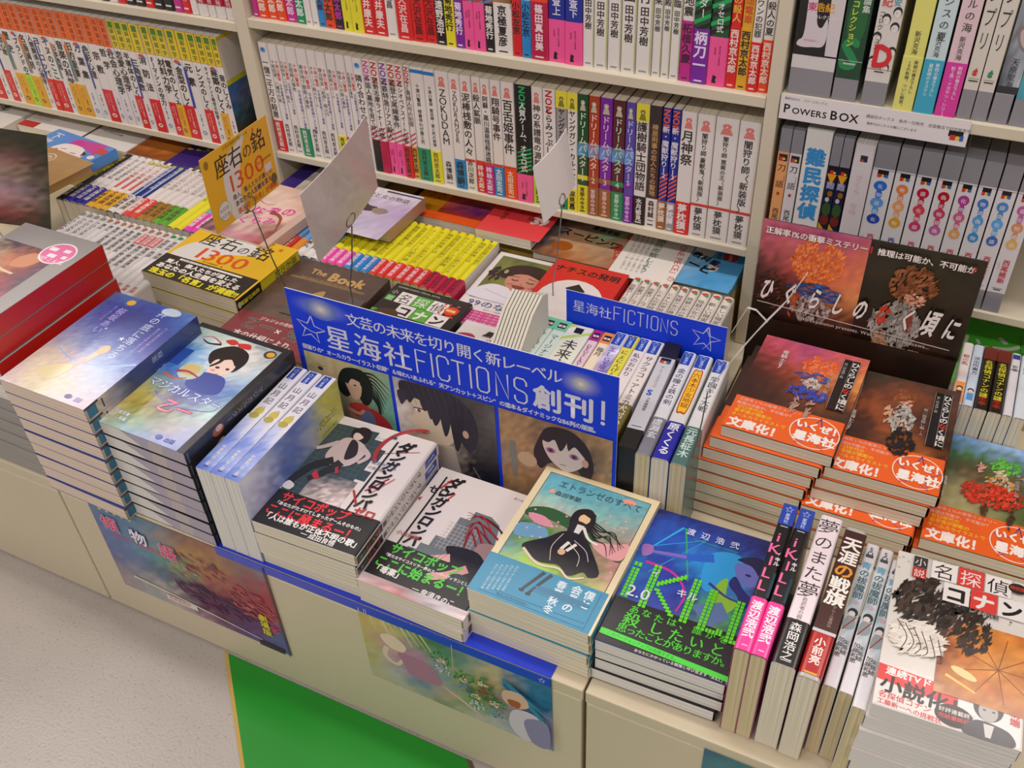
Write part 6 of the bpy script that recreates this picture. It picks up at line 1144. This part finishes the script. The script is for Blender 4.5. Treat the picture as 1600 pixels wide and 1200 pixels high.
book('novel', .112, .145, .0160, 'a88450', Mflat(-1.3720, .835, .3625, -8), front=akraft, r=.001, label='brown kraft-covered novel with a round white sign on white spines', pg=PGT)
def scrib(p): 
    p.rect(0, 0, 150, 140, 'd8d2c8'); rs = random.Random(9)
    for k in range(26): x, y = rs.uniform(5, 140), rs.uniform(70, 132); p.line([(x, y), (x+7, y+4), (x+10, y-2)], .8, '4a463e')
    p.line([(0, 60), (90, 128)], 1.2, '8c5038'); p.text('人生', 60, 40, 24, '1c1a18', wt=3, ang=30, shear=.3); p.text('逆転', 26, 28, 22, '1c1a18', wt=3, ang=30, shear=.3)
rear(-1.700, 1.05, .150, .145, .020, 'd8d2c8', scrib, 'white paperback covered with small doodles at the far left rear', z=.3245)
def bigw(p): p.rect(0, 0, 150, 140, 'e2dcd4'); p.rect(4, 30, 50, 70, 'ccc6b8'); p.text('逆転の', 70, 60, 24, '1c1a18', wt=3, ang=34, shear=.3); p.text('人生', 108, 92, 22, '1c1a18', wt=3, ang=34, shear=.3); p.rect(0, 0, 40, 20, 'b83028')
rear(-1.545, 1.08, .140, .125, .016, 'e2dcd4', bigw, 'white paperback with brushed black lettering left of the sunset cover', z=.3245)
def akara(p): p.rect(0, 0, 110, 120, 'e0dad4'); p.text('から', 40, 88, 22, '2a2622', ang=4); p.text('大活字版', 14, 60, 7, '3a3430', wt=2); p.line([(16, 78), (92, 70)], 5, 'a83838', smooth=False); p.line([(18, 78), (90, 70)], 3, 'd8b8b0', smooth=False); p.text('心とからだの本', 14, 48, 7, '3a3430', wt=2, ang=-6)
rear(-1.393, 1.072, .110, .125, .016, 'e0dad4', akara, 'white paperback with a thin red pill outline at the rear left', z=.3225)
def asun(p): p.grid(0, 0, 100, 120, ['b87830 b88438 a88040', 'b86c28 b87c30 b88830', 'a85820 c07428 a86828', '5c2c18 8c4418 6c3818'], 10, 10, .06); p.text('みち', 44, 92, 16, 'e0d0b8', wt=1, ang=-6); p.ell(52, 70, 8, 2, 'e0c090')
rear(-1.2800, 1.072, .088, .125, .016, 'b07830', asun, 'sunset orange paperback lying flat left of the purple lettered one', z=.3225)
def apur(p): p.rect(0, 0, 130, 140, '382070'); p.text('ファンタジー', 10, 86, 26, 'd8c02c', wt=4, ang=6, shear=.3, sx=.7); p.text('ここにあり！', 0, 58, 24, 'd8c02c', wt=4, ang=6, shear=.3, sx=.7); p.grid(60, 0, 130, 54, ['8c9c7c 8ca07c 6c7c58', '50603c 98a478 5c6c48', '584c2c 3c3c24 a86c38'], 10, 8, .14)
rear(-1.1900, 1.060, .130, .140, .018, '382070', apur, 'purple paperback with yellow lettering and mossy green picture at the rear', z=.3225)
rear(-.9650, 1.05, .085, .145, .016, '382070', lambda p: (p.rect(0, 60, 40, 145, '2c2070'), p.text('ここ', 4, 104, 18, 'd8c02c', wt=4), p.grid(30, 0, 85, 120, ['e0dcd8 d8d8d8', 'b8a890 98b0c8', 'c8b090 a0b8d0'], 6, 8, .12)), 'purple and pale blue paperback beside the left upright at the rear', z=.3245)
rear(-.8700, 1.05, .050, .145, .016, 'e0dcd8', lambda p: (p.grid(0, 0, 50, 145, ['dcd8d8 d8d4d4', '98b4d0 c8c8d0', 'a0b8d4 b8a890'], 6, 8, .1), p.text('幻の国へ', 10, 132, 9, '2a2622', wt=2, ang=-80)), 'pale blue illustrated paperback behind the grey card at the rear', z=.3245)
# green covered book and neighbours at the far right rear
def agreen(p):
    W, H = 105, 148; p.rect(0, 0, W, H, '4cc83c'); p.text('ハンター', 8, 96, 26, 'e4e4dc', wt=4, ang=-24, sx=.9); p.text('タ', 50, 40, 34, 'e4e4dc', wt=4, ang=18); p.text('ン', 56, 92, 36, 'e4e4dc', wt=4, ang=-10); p.line([(22, 56), (48, 76)], 1.6, '1c2c14', smooth=False); p.line([(28, 80), (46, 58)], 1.6, '1c2c14', smooth=False); p.text('アメト――ク！の芸人', 88, 130, 7, '1c3814', wt=1, ang=-84)
rear(.0300, 1.066, .100, .145, .016, '4cc83c', agreen, 'bright green paperback with tumbling white letters at the right rear', z=.262)
rear(.1330, 1.062, .090, .145, .016, 'd8d4d0', lambda p: (p.rect(0, 0, 90, 145, 'd8d0d0'), p.rect(0, 0, 12, 110, 'd85c88'), p.text('NARU', 10, 96, 22, '1c1a1c', wt=3, ang=-60), p.rect(8, 118, 40, 128, 'b83c30')), 'white comic with a black logo cut off at the right edge', z=.262)
tag(box('display_riser', (.020, 1.06, ZT+.0002), (.30, 1.22, .2612), CARDB, None, .001), 'low cardboard riser at the right under the green book', 'riser', 'cardboard risers under the rear books')

# ------------------------------------------------------------------ the large blue sign
def sign_art(p, W, H):
    B = '0a3ce0'
    p.rect(0, 0, W, H, B)
    p.glow(46, H-17, 46, 17, 'a8b4d8', B, 8); p.glow(46, H-18, 21, 15, 'ece6d0', '5c74c8', 7)
    p.glow(364, H-22, 26, 18, 'd8d4c0', B, 7); p.glow(364, H-22, 9, 8, 'f0e8cc', 'a8acc4', 5)
    p.star(26, H-51, 20, 'd8d8e8', 1.5, a=10); p.line([(14, H-49), (30, H-55), (46, H-49)], 1.3, 'd8d8e8', .5)
    p.text('文芸の未来を切り開く新レーベル', 79, H-28, 19.4, 'dcdcea', wt=1, sx=.98, sp=.925)
    p.text('星海社', 45, H-69, 37, 'dcdcea', wt=1, sx=1.0, sp=1.06)
    c = 'dcdcea'; y0, y1 = H-71, H-37; lw = 2.1
    def pl(*q): p.line(q, lw, c, smooth=False)
    def oc(x, opn):
        P = [(x+14, y1-9), (x+14, y1-4), (x+11, y1), (x+3, y1), (x, y1-4), (x, y0+4), (x+3, y0), (x+11, y0), (x+14, y0+4), (x+14, y0+10)]
        pl(*P) if opn else pl(*(P+[P[0]]))
    pl((167, y0), (167, y1-.5), (181, y1-.5)); pl((167, y1-15), (178, y1-15)); pl((187, y0), (187, y1)); oc(194, True); pl((212, y1-1), (228, y1-1)); pl((220, y1), (220, y0)); pl((235, y0), (235, y1)); oc(243, False)
    pl((266, y0), (266, y1), (280, y0), (280, y1)); x = 288
    pl((x+14, y1-9), (x+14, y1-4), (x+11, y1), (x+3, y1), (x, y1-4), (x, y1-13), (x+3, y1-16), (x+11, y1-18), (x+14, y1-21), (x+14, y0+4), (x+11, y0), (x+3, y0), (x, y0+4), (x, y0+9))
    p.text('創刊', 309, H-68, 35, c, wt=3, sp=1.03); p.rect(387, H-62, 391, H-36, c); p.ell(389, H-67, 2.6, 2.6, c)
    p.text('掟破りの“オールカラーイラスト収録”＆味わいあふれる“天アンカット＋スピン”の造本＆ダイナミックなB6判の版面。', 8, H-83, 8.0, c, wt=3, sx=.92, sp=.93)
    # three pictures below
    h = H-87
    p.grid(8, 0, 126, h, ['c8bc88 d0c090 c8b888 a8b490 98b098', 'b8b484 d0b898 c0b088 88a88c 80b098', 'a8a078 98a080 a09878 709880 70b0a0', '88a888 a8988c a05048 6c8c84 68a890', '88988c b87870 b04040 88a090 70a490'], 20, 18, .06, 3)
    p.ell(28, h-22, 4, 3, '2c4038'); p.line([(24, h-16), (34, h-18)], 1, '5a4a38')
    p.blob([(52, h-28), (64, h-10), (88, h-6), (100, h-22), (96, h-50), (84, h-62), (74, h-44), (60, h-56), (50, h-48)], '16201e'); p.blob([(62, h-28), (74, h-20), (84, h-30), (80, h-50), (70, h-56), (64, h-44)], 'dcb89c'); p.blob([(58, h-22), (80, h-14), (86, h-26), (72, h-24), (64, h-34)], '16201e')
    for k in range(9): p.line([(84, h-12-k*2), (104, h-8-k*6), (125-k*3, h-26-k*8)], 4.2, '16201e', .6)
    p.blob([(62, h-66), (84, h-60), (96, h-74), (84, h-86), (66, h-82)], 'c03c34'); p.blob([(92, h-64), (116, h-78), (124, h-110), (104, h-112), (92, h-92)], 'b83434'); p.blob([(74, h-76), (92, h-70), (96, h-90), (80, h-96)], '6878a0'); p.line([(58, h-74), (74, h-78), (82, h-70)], 6, 'd8a088', 4); p.ell(75, h-33, 2, 1.2, '2c2020')
    p.grid(131, 0, 262, h, ['b8b0b4 4c4860 484450 4c4848 5c5858', 'dcd0c8 504c60 4c4650 4c4444 686464', 'e0d8d4 d0b8a4 5c5250 504848 585454', 'e4dcd8 ccb8a4 a08c80 4c4644 3c3c3c', 'dcd8d8 ccc0b4 a89c8c 383434 302e30', '504c4c a89c8c 988c80 242426 202024', '28282a 2c2a2c 28262a 1c1c20 18181c'], 24, 24, .08, 6)
    p.blob([(152, h-22), (166, h-16), (196, h-24), (212, h-44), (206, h-74), (190, h-90), (172, h-95), (162, h-88), (160, h-80), (157, h-77), (159, h-72), (152, h-68), (146, h-63), (151, h-54), (156, h-46)], 'd8c8b0'); p.line([(162, h-98), (176, h-112), (180, h-150)], 3, '6c6058', 1)
    p.poly([(176, h-88), (204, h-84), (212, h-130), (196, h-146), (182, h-130)], 'c0b4a4')
    p.blob([(140, h-4), (170, h-1), (210, h-3), (234, h-24), (238, h-60), (226, h-86), (212, h-68), (206, h-56), (196, h-40), (176, h-30), (156, h-24), (142, h-32)], '34303c')
    for x_, w_, d_ in ((142, 14, 40), (153, 12, 34), (174, 18, 40), (186, 18, 58), (198, 16, 70), (212, 18, 88), (180, 14, 50)): p.blob([(x_-w_/2, h-20), (x_+w_/2, h-18), (x_+w_*.2, h-d_*.8), (x_-w_*.3, h-d_)], ['34303c', '3c3848', '2e2a36'][x_ % 3])
    for k in range(9): p.line([(150+k*9, h-3), (156+k*8.6, h-20), (160+k*8, h-34)], .8, '4c4a5c', .3)
    p.ell(162, h-42, 5, 2.6, 'f0e4e0'); p.ell(162, h-42, 2.4, 2.6, '8c3c50'); p.line([(155, h-39), (168, h-38)], 1.4, '2c2428'); p.line([(160, h-76), (170, h-77)], 1.8, 'a86c60', .8); p.ell(222, h-58, 4, 6, 'c8ac98'); p.line([(228, h-108), (244, h-140)], .8, 'c8a888', smooth=False); p.rect(214, h-138, 226, h-130, '8c8c90')
    p.grid(267, 0, W-4, h, ['a88460 b08c68 8c6c58 a8845c b09068', 'b8946c a88060 3c2830 6c5048 b8946c', 'a8845c b88c64 4c3438 483038 b89870', '8c7c70 b08c68 a08070 4c3838 b08c60', 'a8805c a88058 6c4c44 5c4440 a89068', '9c7850 b89468 a88460 8c6c50 a88860', '8c7048 a8845c b08c64 6c6c78 a88c64'], 24, 22, .12, 9)
    p.blob([(314, h-30), (326, h-8), (352, h-4), (372, h-20), (380, h-50), (372, h-76), (358, h-58), (330, h-60), (316, h-74), (308, h-54)], '32242c'); p.blob([(320, h-28), (342, h-18), (366, h-28), (368, h-50), (352, h-66), (342, h-66), (326, h-52)], 'dcc8c0'); p.blob([(318, h-26), (332, h-14), (350, h-12), (346, h-30), (340, h-38), (334, h-24), (326, h-30)], '32242c'); p.blob([(350, h-12), (368, h-22), (370, h-38), (358, h-26), (350, h-34)], '32242c')
    for x in (329, 357): p.ell(x, h-41, 6.4, 4.2, 'c898b0'); p.ell(x, h-41, 4.2, 3.8, '8c4880'); p.ell(x, h-41, 1.8, 2, '3c1c38')
    p.line([(340, h-58), (347, h-58)], .9, '7a4848'); p.ell(370, h-46, 4, 6, 'd8a090'); p.line([(282, h-44), (284, h-100)], 8, '808078', 6); p.ell(300, h-66, 12, 11, 'c8a888'); p.rect(376, h-104, 390, h-78, '60688c')
sg = flat_board('shop_sign', 'large royal blue sign with white lettering above three painted portraits', 'sign', -.6590, ZT+.0008, -.2540, .4620, .7060, sign_art, mat=MATTE, edge='d8d8e0', th=.0012)
def sign2_art(p, W, H):
    p.rect(0, 0, W, H, '0a3ce0'); p.text('星海社', 8, H-27, 18, 'c8ccec', wt=0, sx=.95)
    x = 62; c = 'c8ccec'; y0, y1 = H-28, H-8
    def pl(*q): p.line(q, 1.3, c, smooth=False)
    def oc(x, opn):
        P = [(x+8, y1-5), (x+8, y1-2), (x+6, y1), (x+2, y1), (x, y1-2), (x, y0+2), (x+2, y0), (x+6, y0), (x+8, y0+2), (x+8, y0+5)]
        pl(*P) if opn else pl(*(P+[P[0]]))
    pl((x, y0), (x, y1), (x+9, y1)); pl((x, y1-9), (x+7, y1-9)); x += 13; pl((x, y0), (x, y1)); x += 5; oc(x, True); x += 11; pl((x, y1), (x+9, y1)); pl((x+4.5, y1), (x+4.5, y0)); x += 13; pl((x, y0), (x, y1)); x += 5; oc(x, False); x += 12; pl((x, y0), (x, y1), (x+8, y0), (x+8, y1)); x += 12
    pl((x+8, y1-4), (x+6, y1), (x+2, y1), (x, y1-3), (x, y1-7), (x+2, y1-10), (x+6, y1-11), (x+8, y1-13), (x+8, y0+3), (x+6, y0), (x+2, y0), (x, y0+4))
    p.star(W-24, H-22, 18, c, 1.5, a=10); p.line([(W-24, H-8), (W-18, H-24), (W-26, H-38)], 1, c, .4)
flat_board('shop_sign', 'small royal blue sign with one white star behind the spine-up row', 'sign', -.3950, .3450, -.1960, .4060, .8985, sign2_art, mat=MATTE, edge='c8c8d8', th=.0010)
# the tall dark picture panel behind the orange-banded stacks
def panel_art(p, W, H):
    p.rect(0, 0, W, H, '15110e')
    y0 = H-128
    p.grid(0, y0+6, W*.5, H, ['c86078 b85880 b05080 c05c78', 'b85060 d06468 c86068 dc7058', '4c2820 b85048 dc6c50 e88458', '3a2014 48281a c86c40 f0a060', '28140e 30180f 4c2c1c 6c3c20', '1c0f0b 24140e 30180f 30180f'], 18, 22, .08, 3)
    p.grid(W*.5, y0+6, W, H, ['282418 302c1c 2c281c', '1c2414 242c18 20241a', '1c2012 20240f 1c1c14', '241810 301c10 24160f', '1c120c 3c2414 1c120c'], 14, 16, .1, 4)
    # autumn foliage, hydrangea and rocks in brush dabs where the licensed figures stand in the original print
    p.dabs(60, H-38, 27, 25, ['f07c38', 'e86c2c', 'ff9450', 'd85c28', 'f48840'], 300, 9, 3.4, 65, 1); p.dabs(62, H-74, 26, 11, ['3458a0', '2c4480', '4870b4', '24386c'], 130, 9, 3, -15, 2); p.dabs(60, H-94, 22, 15, ['b0a49c', '9c8c84', 'c4b8b0', '84746c'], 120, 9, 3.6, 75, 3); p.dabs(42, H-88, 5, 20, ['c06028', 'a84c20'], 36, 10, 3, 80, 4)
    p.dabs(154, H-40, 22, 21, ['905430', '80482a', 'a0643c', '683c24'], 210, 9, 3.4, 60, 5); p.dabs(158, H-58, 9, 9, ['d89c84', 'c88a70', 'e4b098'], 50, 6, 3, 20, 6); p.dabs(146, H-90, 24, 28, ['a8a49c', '948f88', 'b8b4ac', '7c7870'], 260, 11, 4, 70, 7); p.dabs(136, H-122, 7, 20, ['b8845c', 'a8704c', 'c89468'], 60, 12, 4, -50, 8); p.dabs(158, H-84, 3, 16, ['8c3c34', 'a04438'], 24, 9, 2.4, 80, 9)
    p.dabs(20, H-80, 16, 22, ['4c2418', '703420', '2c1810'], 80, 9, 2.4, 40, 10)
    p.text('正解率1%の衝撃ミステリー', 4, H-13, 8.4, 'e8dcd8', wt=3, out='8c4458', ow=4); p.text('！', 106, H-13, 9, 'd02820', wt=4); p.text('推理は可能か、不可能か', 114, H-13, 8.2, 'e8e0dc', wt=3); p.text('？', 200, H-13, 9, 'a82820', wt=4)
    for i, (ch, x) in enumerate(zip('ひぐらしのなく頃に', (6, 30, 56, 80, 102, 124, 148, 168, 190))):
        p.text(ch, x, H-90, 24 if ch != '頃' else 27, 'd8301c' if ch == 'な' else 'f0ece8', wt=3, sx=.55, sy=1.2, shear=.2, out='3a2418' if ch != 'な' else None, ow=4)
    p.line([(6, H-96), (202, H-104)], .9, 'd8d0cc', smooth=False); p.text('07th Expansion presents. Welcome to Hinamizawa...', 50, H-108, 5.6, 'c8c0bc', wt=1, sx=1.05); p.text('WHEN THEY CRY...', 128, H-118, 5.6, 'c8c0bc', wt=1)
    p.grid(0, 0, W, 120, ['24140e 30180f 24140e', '1c110c 241610 1c110c', '14100d 18110d 14100d'], 10, 10, .08)
pn = flat_board('promotion_board', 'tall dark picture panel with white brush title behind the orange-banded stacks', 'panel', -.1905, ZT+.0008, .0470, .4990, .9850, lambda p, W, H: p.scaled(lambda q: panel_art(q, 212, H/1.12), 1.12, 1.12), mat=SHEEN, edge='3a3430', th=.0015)
pn.rotation_euler = (math.radians(-1.5), 0, 0)

# ------------------------------------------------------------------ cards on wire stands
def tubeobj(name, pts, rad, mat, parent, seg=6):
    V = []; F = []; n = len(pts); pts = [Vector(p) for p in pts]
    for i, p_ in enumerate(pts):
        d = (pts[min(i+1, n-1)]-pts[max(i-1, 0)]).normalized(); a = d.orthogonal().normalized(); b = d.cross(a)
        if i and F is not None:
            a = (prev-d*prev.dot(d)).normalized(); b = d.cross(a)
        prev = a
        for k in range(seg): t = 2*math.pi*k/seg; V.append(p_+a*math.cos(t)*rad+b*math.sin(t)*rad)
    for i in range(n-1):
        for k in range(seg): F.append((i*seg+k, i*seg+(k+1) % seg, (i+1)*seg+(k+1) % seg, (i+1)*seg+k))
    return meshobj(name, V, F, mat, parent, smooth=True)
def card(name, C, a, tilt, roll, w, h, art, lb, cat, base, ring_r=.009, curl=.004, mat=SHEEN, bc='e0dcd8', stand_lb=''):
    """card held by a ring clip on a wire; C centre, a heading of the card's width"""
    u = Vector((math.cos(a)*math.cos(roll), math.sin(a)*math.cos(roll), math.sin(roll))); n0 = Vector((math.sin(a), -math.cos(a), 0)); v = n0.cross(u)
    if v.z < 0: v = -v
    v = (v*math.cos(tilt)+n0*math.sin(tilt)).normalized(); nn = u.cross(v)
    M_ = Matrix((u, nn*-1, v)).transposed().to_4x4() if False else Matrix(((u.x, -nn.x, v.x, C[0]), (u.y, -nn.y, v.y, C[1]), (u.z, -nn.z, v.z, C[2]), (0, 0, 0, 1)))
    r = empty(name, M_); tag(r, lb, cat)
    N = 8; V = []; F = []
    for s_ in (0, 1):
        for j in range(2):
            for i in range(N+1): x = (i/N-.5)*w; V.append((x, curl*(1-(2*i/N-1)**2)*-1+s_*.0008, (j-.5)*h))
    q = lambda s_, j, i: s_*2*(N+1)+j*(N+1)+i
    for i in range(N): F += [(q(0, 0, i), q(0, 0, i+1), q(0, 1, i+1), q(0, 1, i)), (q(1, 0, i), q(1, 1, i), q(1, 1, i+1), q(1, 0, i+1)), (q(0, 0, i), q(1, 0, i), q(1, 0, i+1), q(0, 0, i+1)), (q(0, 1, i), q(0, 1, i+1), q(1, 1, i+1), q(1, 1, i))]
    F += [(q(0, 0, 0), q(0, 1, 0), q(1, 1, 0), q(1, 0, 0)), (q(0, 0, N), q(1, 0, N), q(1, 1, N), q(0, 1, N))]
    meshobj('card', V, F, mat, r, facecols=[bc]*len(F))
    if art:
        def mp(U, Vv, k):
            t = U/w*2-1; return np.stack([U-w/2, -curl*(1-t*t)-2.4e-4-k, Vv-h/2], 1)
        pr = Pr(mp); art(pr, w*1000, h*1000); pr.build('card_print', mat, r)
    # wire stand is its own thing
    st = empty('wire_stand', Matrix.Translation(base)); tag(st, stand_lb, 'card stand')
    B = Vector(base); top = Vector(C)-v*(h*.42)+nn*.004-B
    tubeobj('upright_wire', [(0, 0, .0012), (0, 0, .03), top*.5+Vector((0, 0, .0)), top-Vector((0, 0, ring_r))], .0009, WIRE, st)
    tubeobj('ring_clip', [top+u*(ring_r*math.sin(t*math.pi/9))-v*(ring_r*math.cos(t*math.pi/9)) for t in range(19)], .0008, WIRE, st)
    box('base_plate', (-.012, -.012, .0004), (.012, .012, .0014), WIRE, st)
    return r
def ycard(p, W, H):
    p.rect(0, 0, W, H, 'e2a81c'); p.blob([(36, 2), (30, 44), (40, 74), (66, 86), (84, 92), (70, 70), (62, 48), (56, 22), (58, 2)], 'd8d0cc')
    x = 20
    for ch, s_ in zip('座右の銘', (27, 27, 19, 28)): p.text(ch, x, 62, s_, '2c2218', wt=1); x += s_*.98
    p.text('1300', 34, 34, 30, 'd0481c', sx=1.35, wt=0); p.text('偉人、賢人たちが遺した', 40, 24, 7.4, '4a3c50', wt=2); p.text('あなたの人生観を変える', 42, 15, 7.6, '3c2c60', wt=3); p.text('珠玉の「名言」が満載', 44, 4, 8.2, 'd0481c', wt=3); p.ell(22, 20, 12, 12, '8c8478'); p.ell(22, 20, 11.4, 11.4, 'd8d0cc'); p.text('大好評', 12, 20, 6, '5a5048'); p.text('30万部', 12, 12, 6, '5a5048')
    p.ell(8, 84, 4, 5, '8c6c14'); p.ell(122, 14, 6, 7, '5a5040'); p.rect(108, 28, 122, 38, 'd8c8cc'); p.star(100, 88, 3, 'd04030'); p.text('里文出版編集部編', 96, 44, 3.6, '7a5c14'); p.text('人生の指針が見つかる', 40, 88, 5, '7a7414', wt=1)
card('price_card', (-.772, .800, .5355), 1.622, -.001, -.026, .130, .094, ycard, 'yellow promotion card with large black characters on a wire stand', 'card', (-.748, .806, .3395), curl=0, bc='e2a81c', stand_lb='thin wire stand holding the yellow promotion card')
FROST = newmat('frosted_plastic_card'); fb = FROST[2]; fb.inputs['Base Color'].default_value = (*lin('d8ceca'), 1); fb.inputs['Roughness'].default_value = .3; fb.inputs['Alpha'].default_value = .86; fb.inputs['Coat Weight'].default_value = .4
nz = FROST[1].nodes.new('ShaderNodeTexNoise'); nz.inputs['Scale'].default_value = 20; cz = FROST[1].nodes.new('ShaderNodeValToRGB'); cz.color_ramp.elements[0].color = (*lin('cfc4c0'), 1); cz.color_ramp.elements[1].color = (*lin('e0d8d4'), 1); FROST[1].links.new(nz.outputs['Fac'], cz.inputs[0]); FROST[1].links.new(cz.outputs[0], fb.inputs['Base Color'])
card('price_card', (-.641, .816, .532), 1.482, .23, .299, .130, .124, None, 'grey frosted card seen from its blank back, on a wire stand', 'card', (-.678, .846, .3395), mat=FROST[0], stand_lb='thin wire stand with open ring holding the grey frosted card')
card('price_card', (-.422, .930, .537), 1.499, -.071, .151, .080, .077, None, 'small blank white card on a wire stand above the child photo novel', 'card', (-.442, .962, .3312), stand_lb='thin wire stand holding the small blank white card', ring_r=.007, bc='efe9e6')
def lcard(p, W, H):
    p.grid(0, 0, W, H, ['2c2c20 383424 34342a 2c301f', '4c4040 4c4430 3c3420 2c301f', '3c5870 504c70 8c5c58 303420', '486070 6c6484 a08474 343824', '7888a0 a08c90 b090a0 3c4028', '504038 906c6c c08c94 404c30', '40281f 7c4838 8c3c38 30381f', '281c14 502c28 301c18 283018'], 16, 26, .16, 7)
    p.text('神戸', 10, H-26, 12, '8c8484', ang=20, wt=1)
card('leaflet', (-1.152, .735, .490), .62, .1, -.30, .150, .150, lcard, 'dark leaflet with many small coloured figures at the far left edge', 'leaflet', (-1.095, .700, ZT+.115), bc='3a3c28', curl=0, stand_lb='thin wire stand behind the far left leaflet')
# curled clear sleeve slip beside the dark panel, and a limp strip of card
PL = newmat('clear_plastic_sleeve'); PL[2].inputs['Base Color'].default_value = (.86, .82, .78, 1); PL[2].inputs['Alpha'].default_value = .55; PL[2].inputs['Roughness'].default_value = .12; PL[2].inputs['Coat Weight'].default_value = .6
def ribbon(name, pts, wv, mat, lb, cat, th=.0006):
    V = []; F = []; n = len(pts); o_ = Vector(pts[0]); r = empty(name, Matrix.Translation(o_)); tag(r, lb, cat)
    for i, p_ in enumerate(pts):
        p_ = Vector(p_)-o_; w_ = Vector(wv[i]) if isinstance(wv[0], (tuple, list)) else Vector(wv)
        d = (Vector(pts[min(i+1, n-1)])-Vector(pts[max(i-1, 0)])).cross(w_).normalized()*th
        V += [p_-w_/2, p_+w_/2, p_+w_/2+d, p_-w_/2+d]
    for i in range(n-1):
        for k in range(4): F.append((i*4+k, i*4+(k+1) % 4, (i+1)*4+(k+1) % 4, (i+1)*4+k))
    F += [(3, 2, 1, 0), tuple((n-1)*4+k for k in range(4))]
    meshobj('strip', V, F, mat, r, facecols=['cfc8c4']*len(F) if mat in (GLOSS, MATTE, SHEEN) else None); return r
# leaning bundle of striped leaflets behind the large sign
bn = empty('leaflet_bundle', Matrix.Translation((-.448, .748, Z0))); tag(bn, 'bundle of white and lime striped leaflets standing on edge behind the large blue sign', 'leaflets')
for k in range(9):
    prof = [(0, 0), (.128, 0), (.130, .10), (.127, .168+.001*k), (.112, .182), (.085, .172), (.045, .140), (.012, .098), (0, .060)]
    x0 = .0042*k; x1 = x0+.0032; n = len(prof)
    V = [(x0+.0006*k*z_*3, y_, z_) for y_, z_ in prof]+[(x1+.0006*k*z_*3, y_, z_) for y_, z_ in prof]
    F = [tuple(range(n-1, -1, -1)), tuple(range(n, 2*n))]+[(i, (i+1) % n, n+(i+1) % n, n+i) for i in range(n)]
    F = [tuple(reversed(f)) for f in F]
    meshobj('leaflet', V, F, MATTE, bn, facecols=['d4cfc0']*len(F))
pr = Pr(lambda U, Vv, k: np.stack([.0372+Vv*.0146+1.5e-4+k, U, Vv], 1))
for k in range(7): pr.poly([(12+k*16, 20+k*6), (17+k*16, 22+k*6), (24+k*15.4, 96+k*8 if k < 5 else 130), (20+k*15.4, 90+k*8 if k < 5 else 126)], 'c0c878')
for k in range(14): pr.line([(96+(k % 4)*7, 20+k*6), (99+(k % 4)*7, 27+k*6)], 1.6, '90a078')
pr.build('cover_stripes', MATTE, bn)
# thin blank card seen nearly edge-on beside the dark panel, on its own wire
ribbon('price_card', [(-.1720, .735, .449), (-.1520, .750, .490), (-.1350, .765, .519), (-.1170, .775, .547), (-.1050, .785, .574)],
       [(.001, .003, .003), (.004, .008, .008), (.007, .011, .011), (.006, .009, .009), (.001, .002, .002)], GLOSS, 'narrow blank white card seen nearly edge-on in front of the dark panel', 'card')
tubeobj('wire', [(0, 0, 0), (-.002, -.001, -.04), (-.006, -.010, -.085)], .0008, WIRE, bpy.data.objects[[o.name for o in bpy.data.objects if o.name.startswith('price_card')][-1]])
ribbon('plastic_sleeve', [(-.2060, .972, .3450), (-.1980, .970, .3680), (-.1900, .968, .3900), (-.1800, .967, .3900), (-.1650, .968, .3760)],
       (.000, .0016, .0016), PL[0], 'small curled clear plastic slip at the left edge of the dark panel', 'plastic slip')
for o in list(bpy.data.objects):
    if o is _go: bpy.data.objects.remove(o)
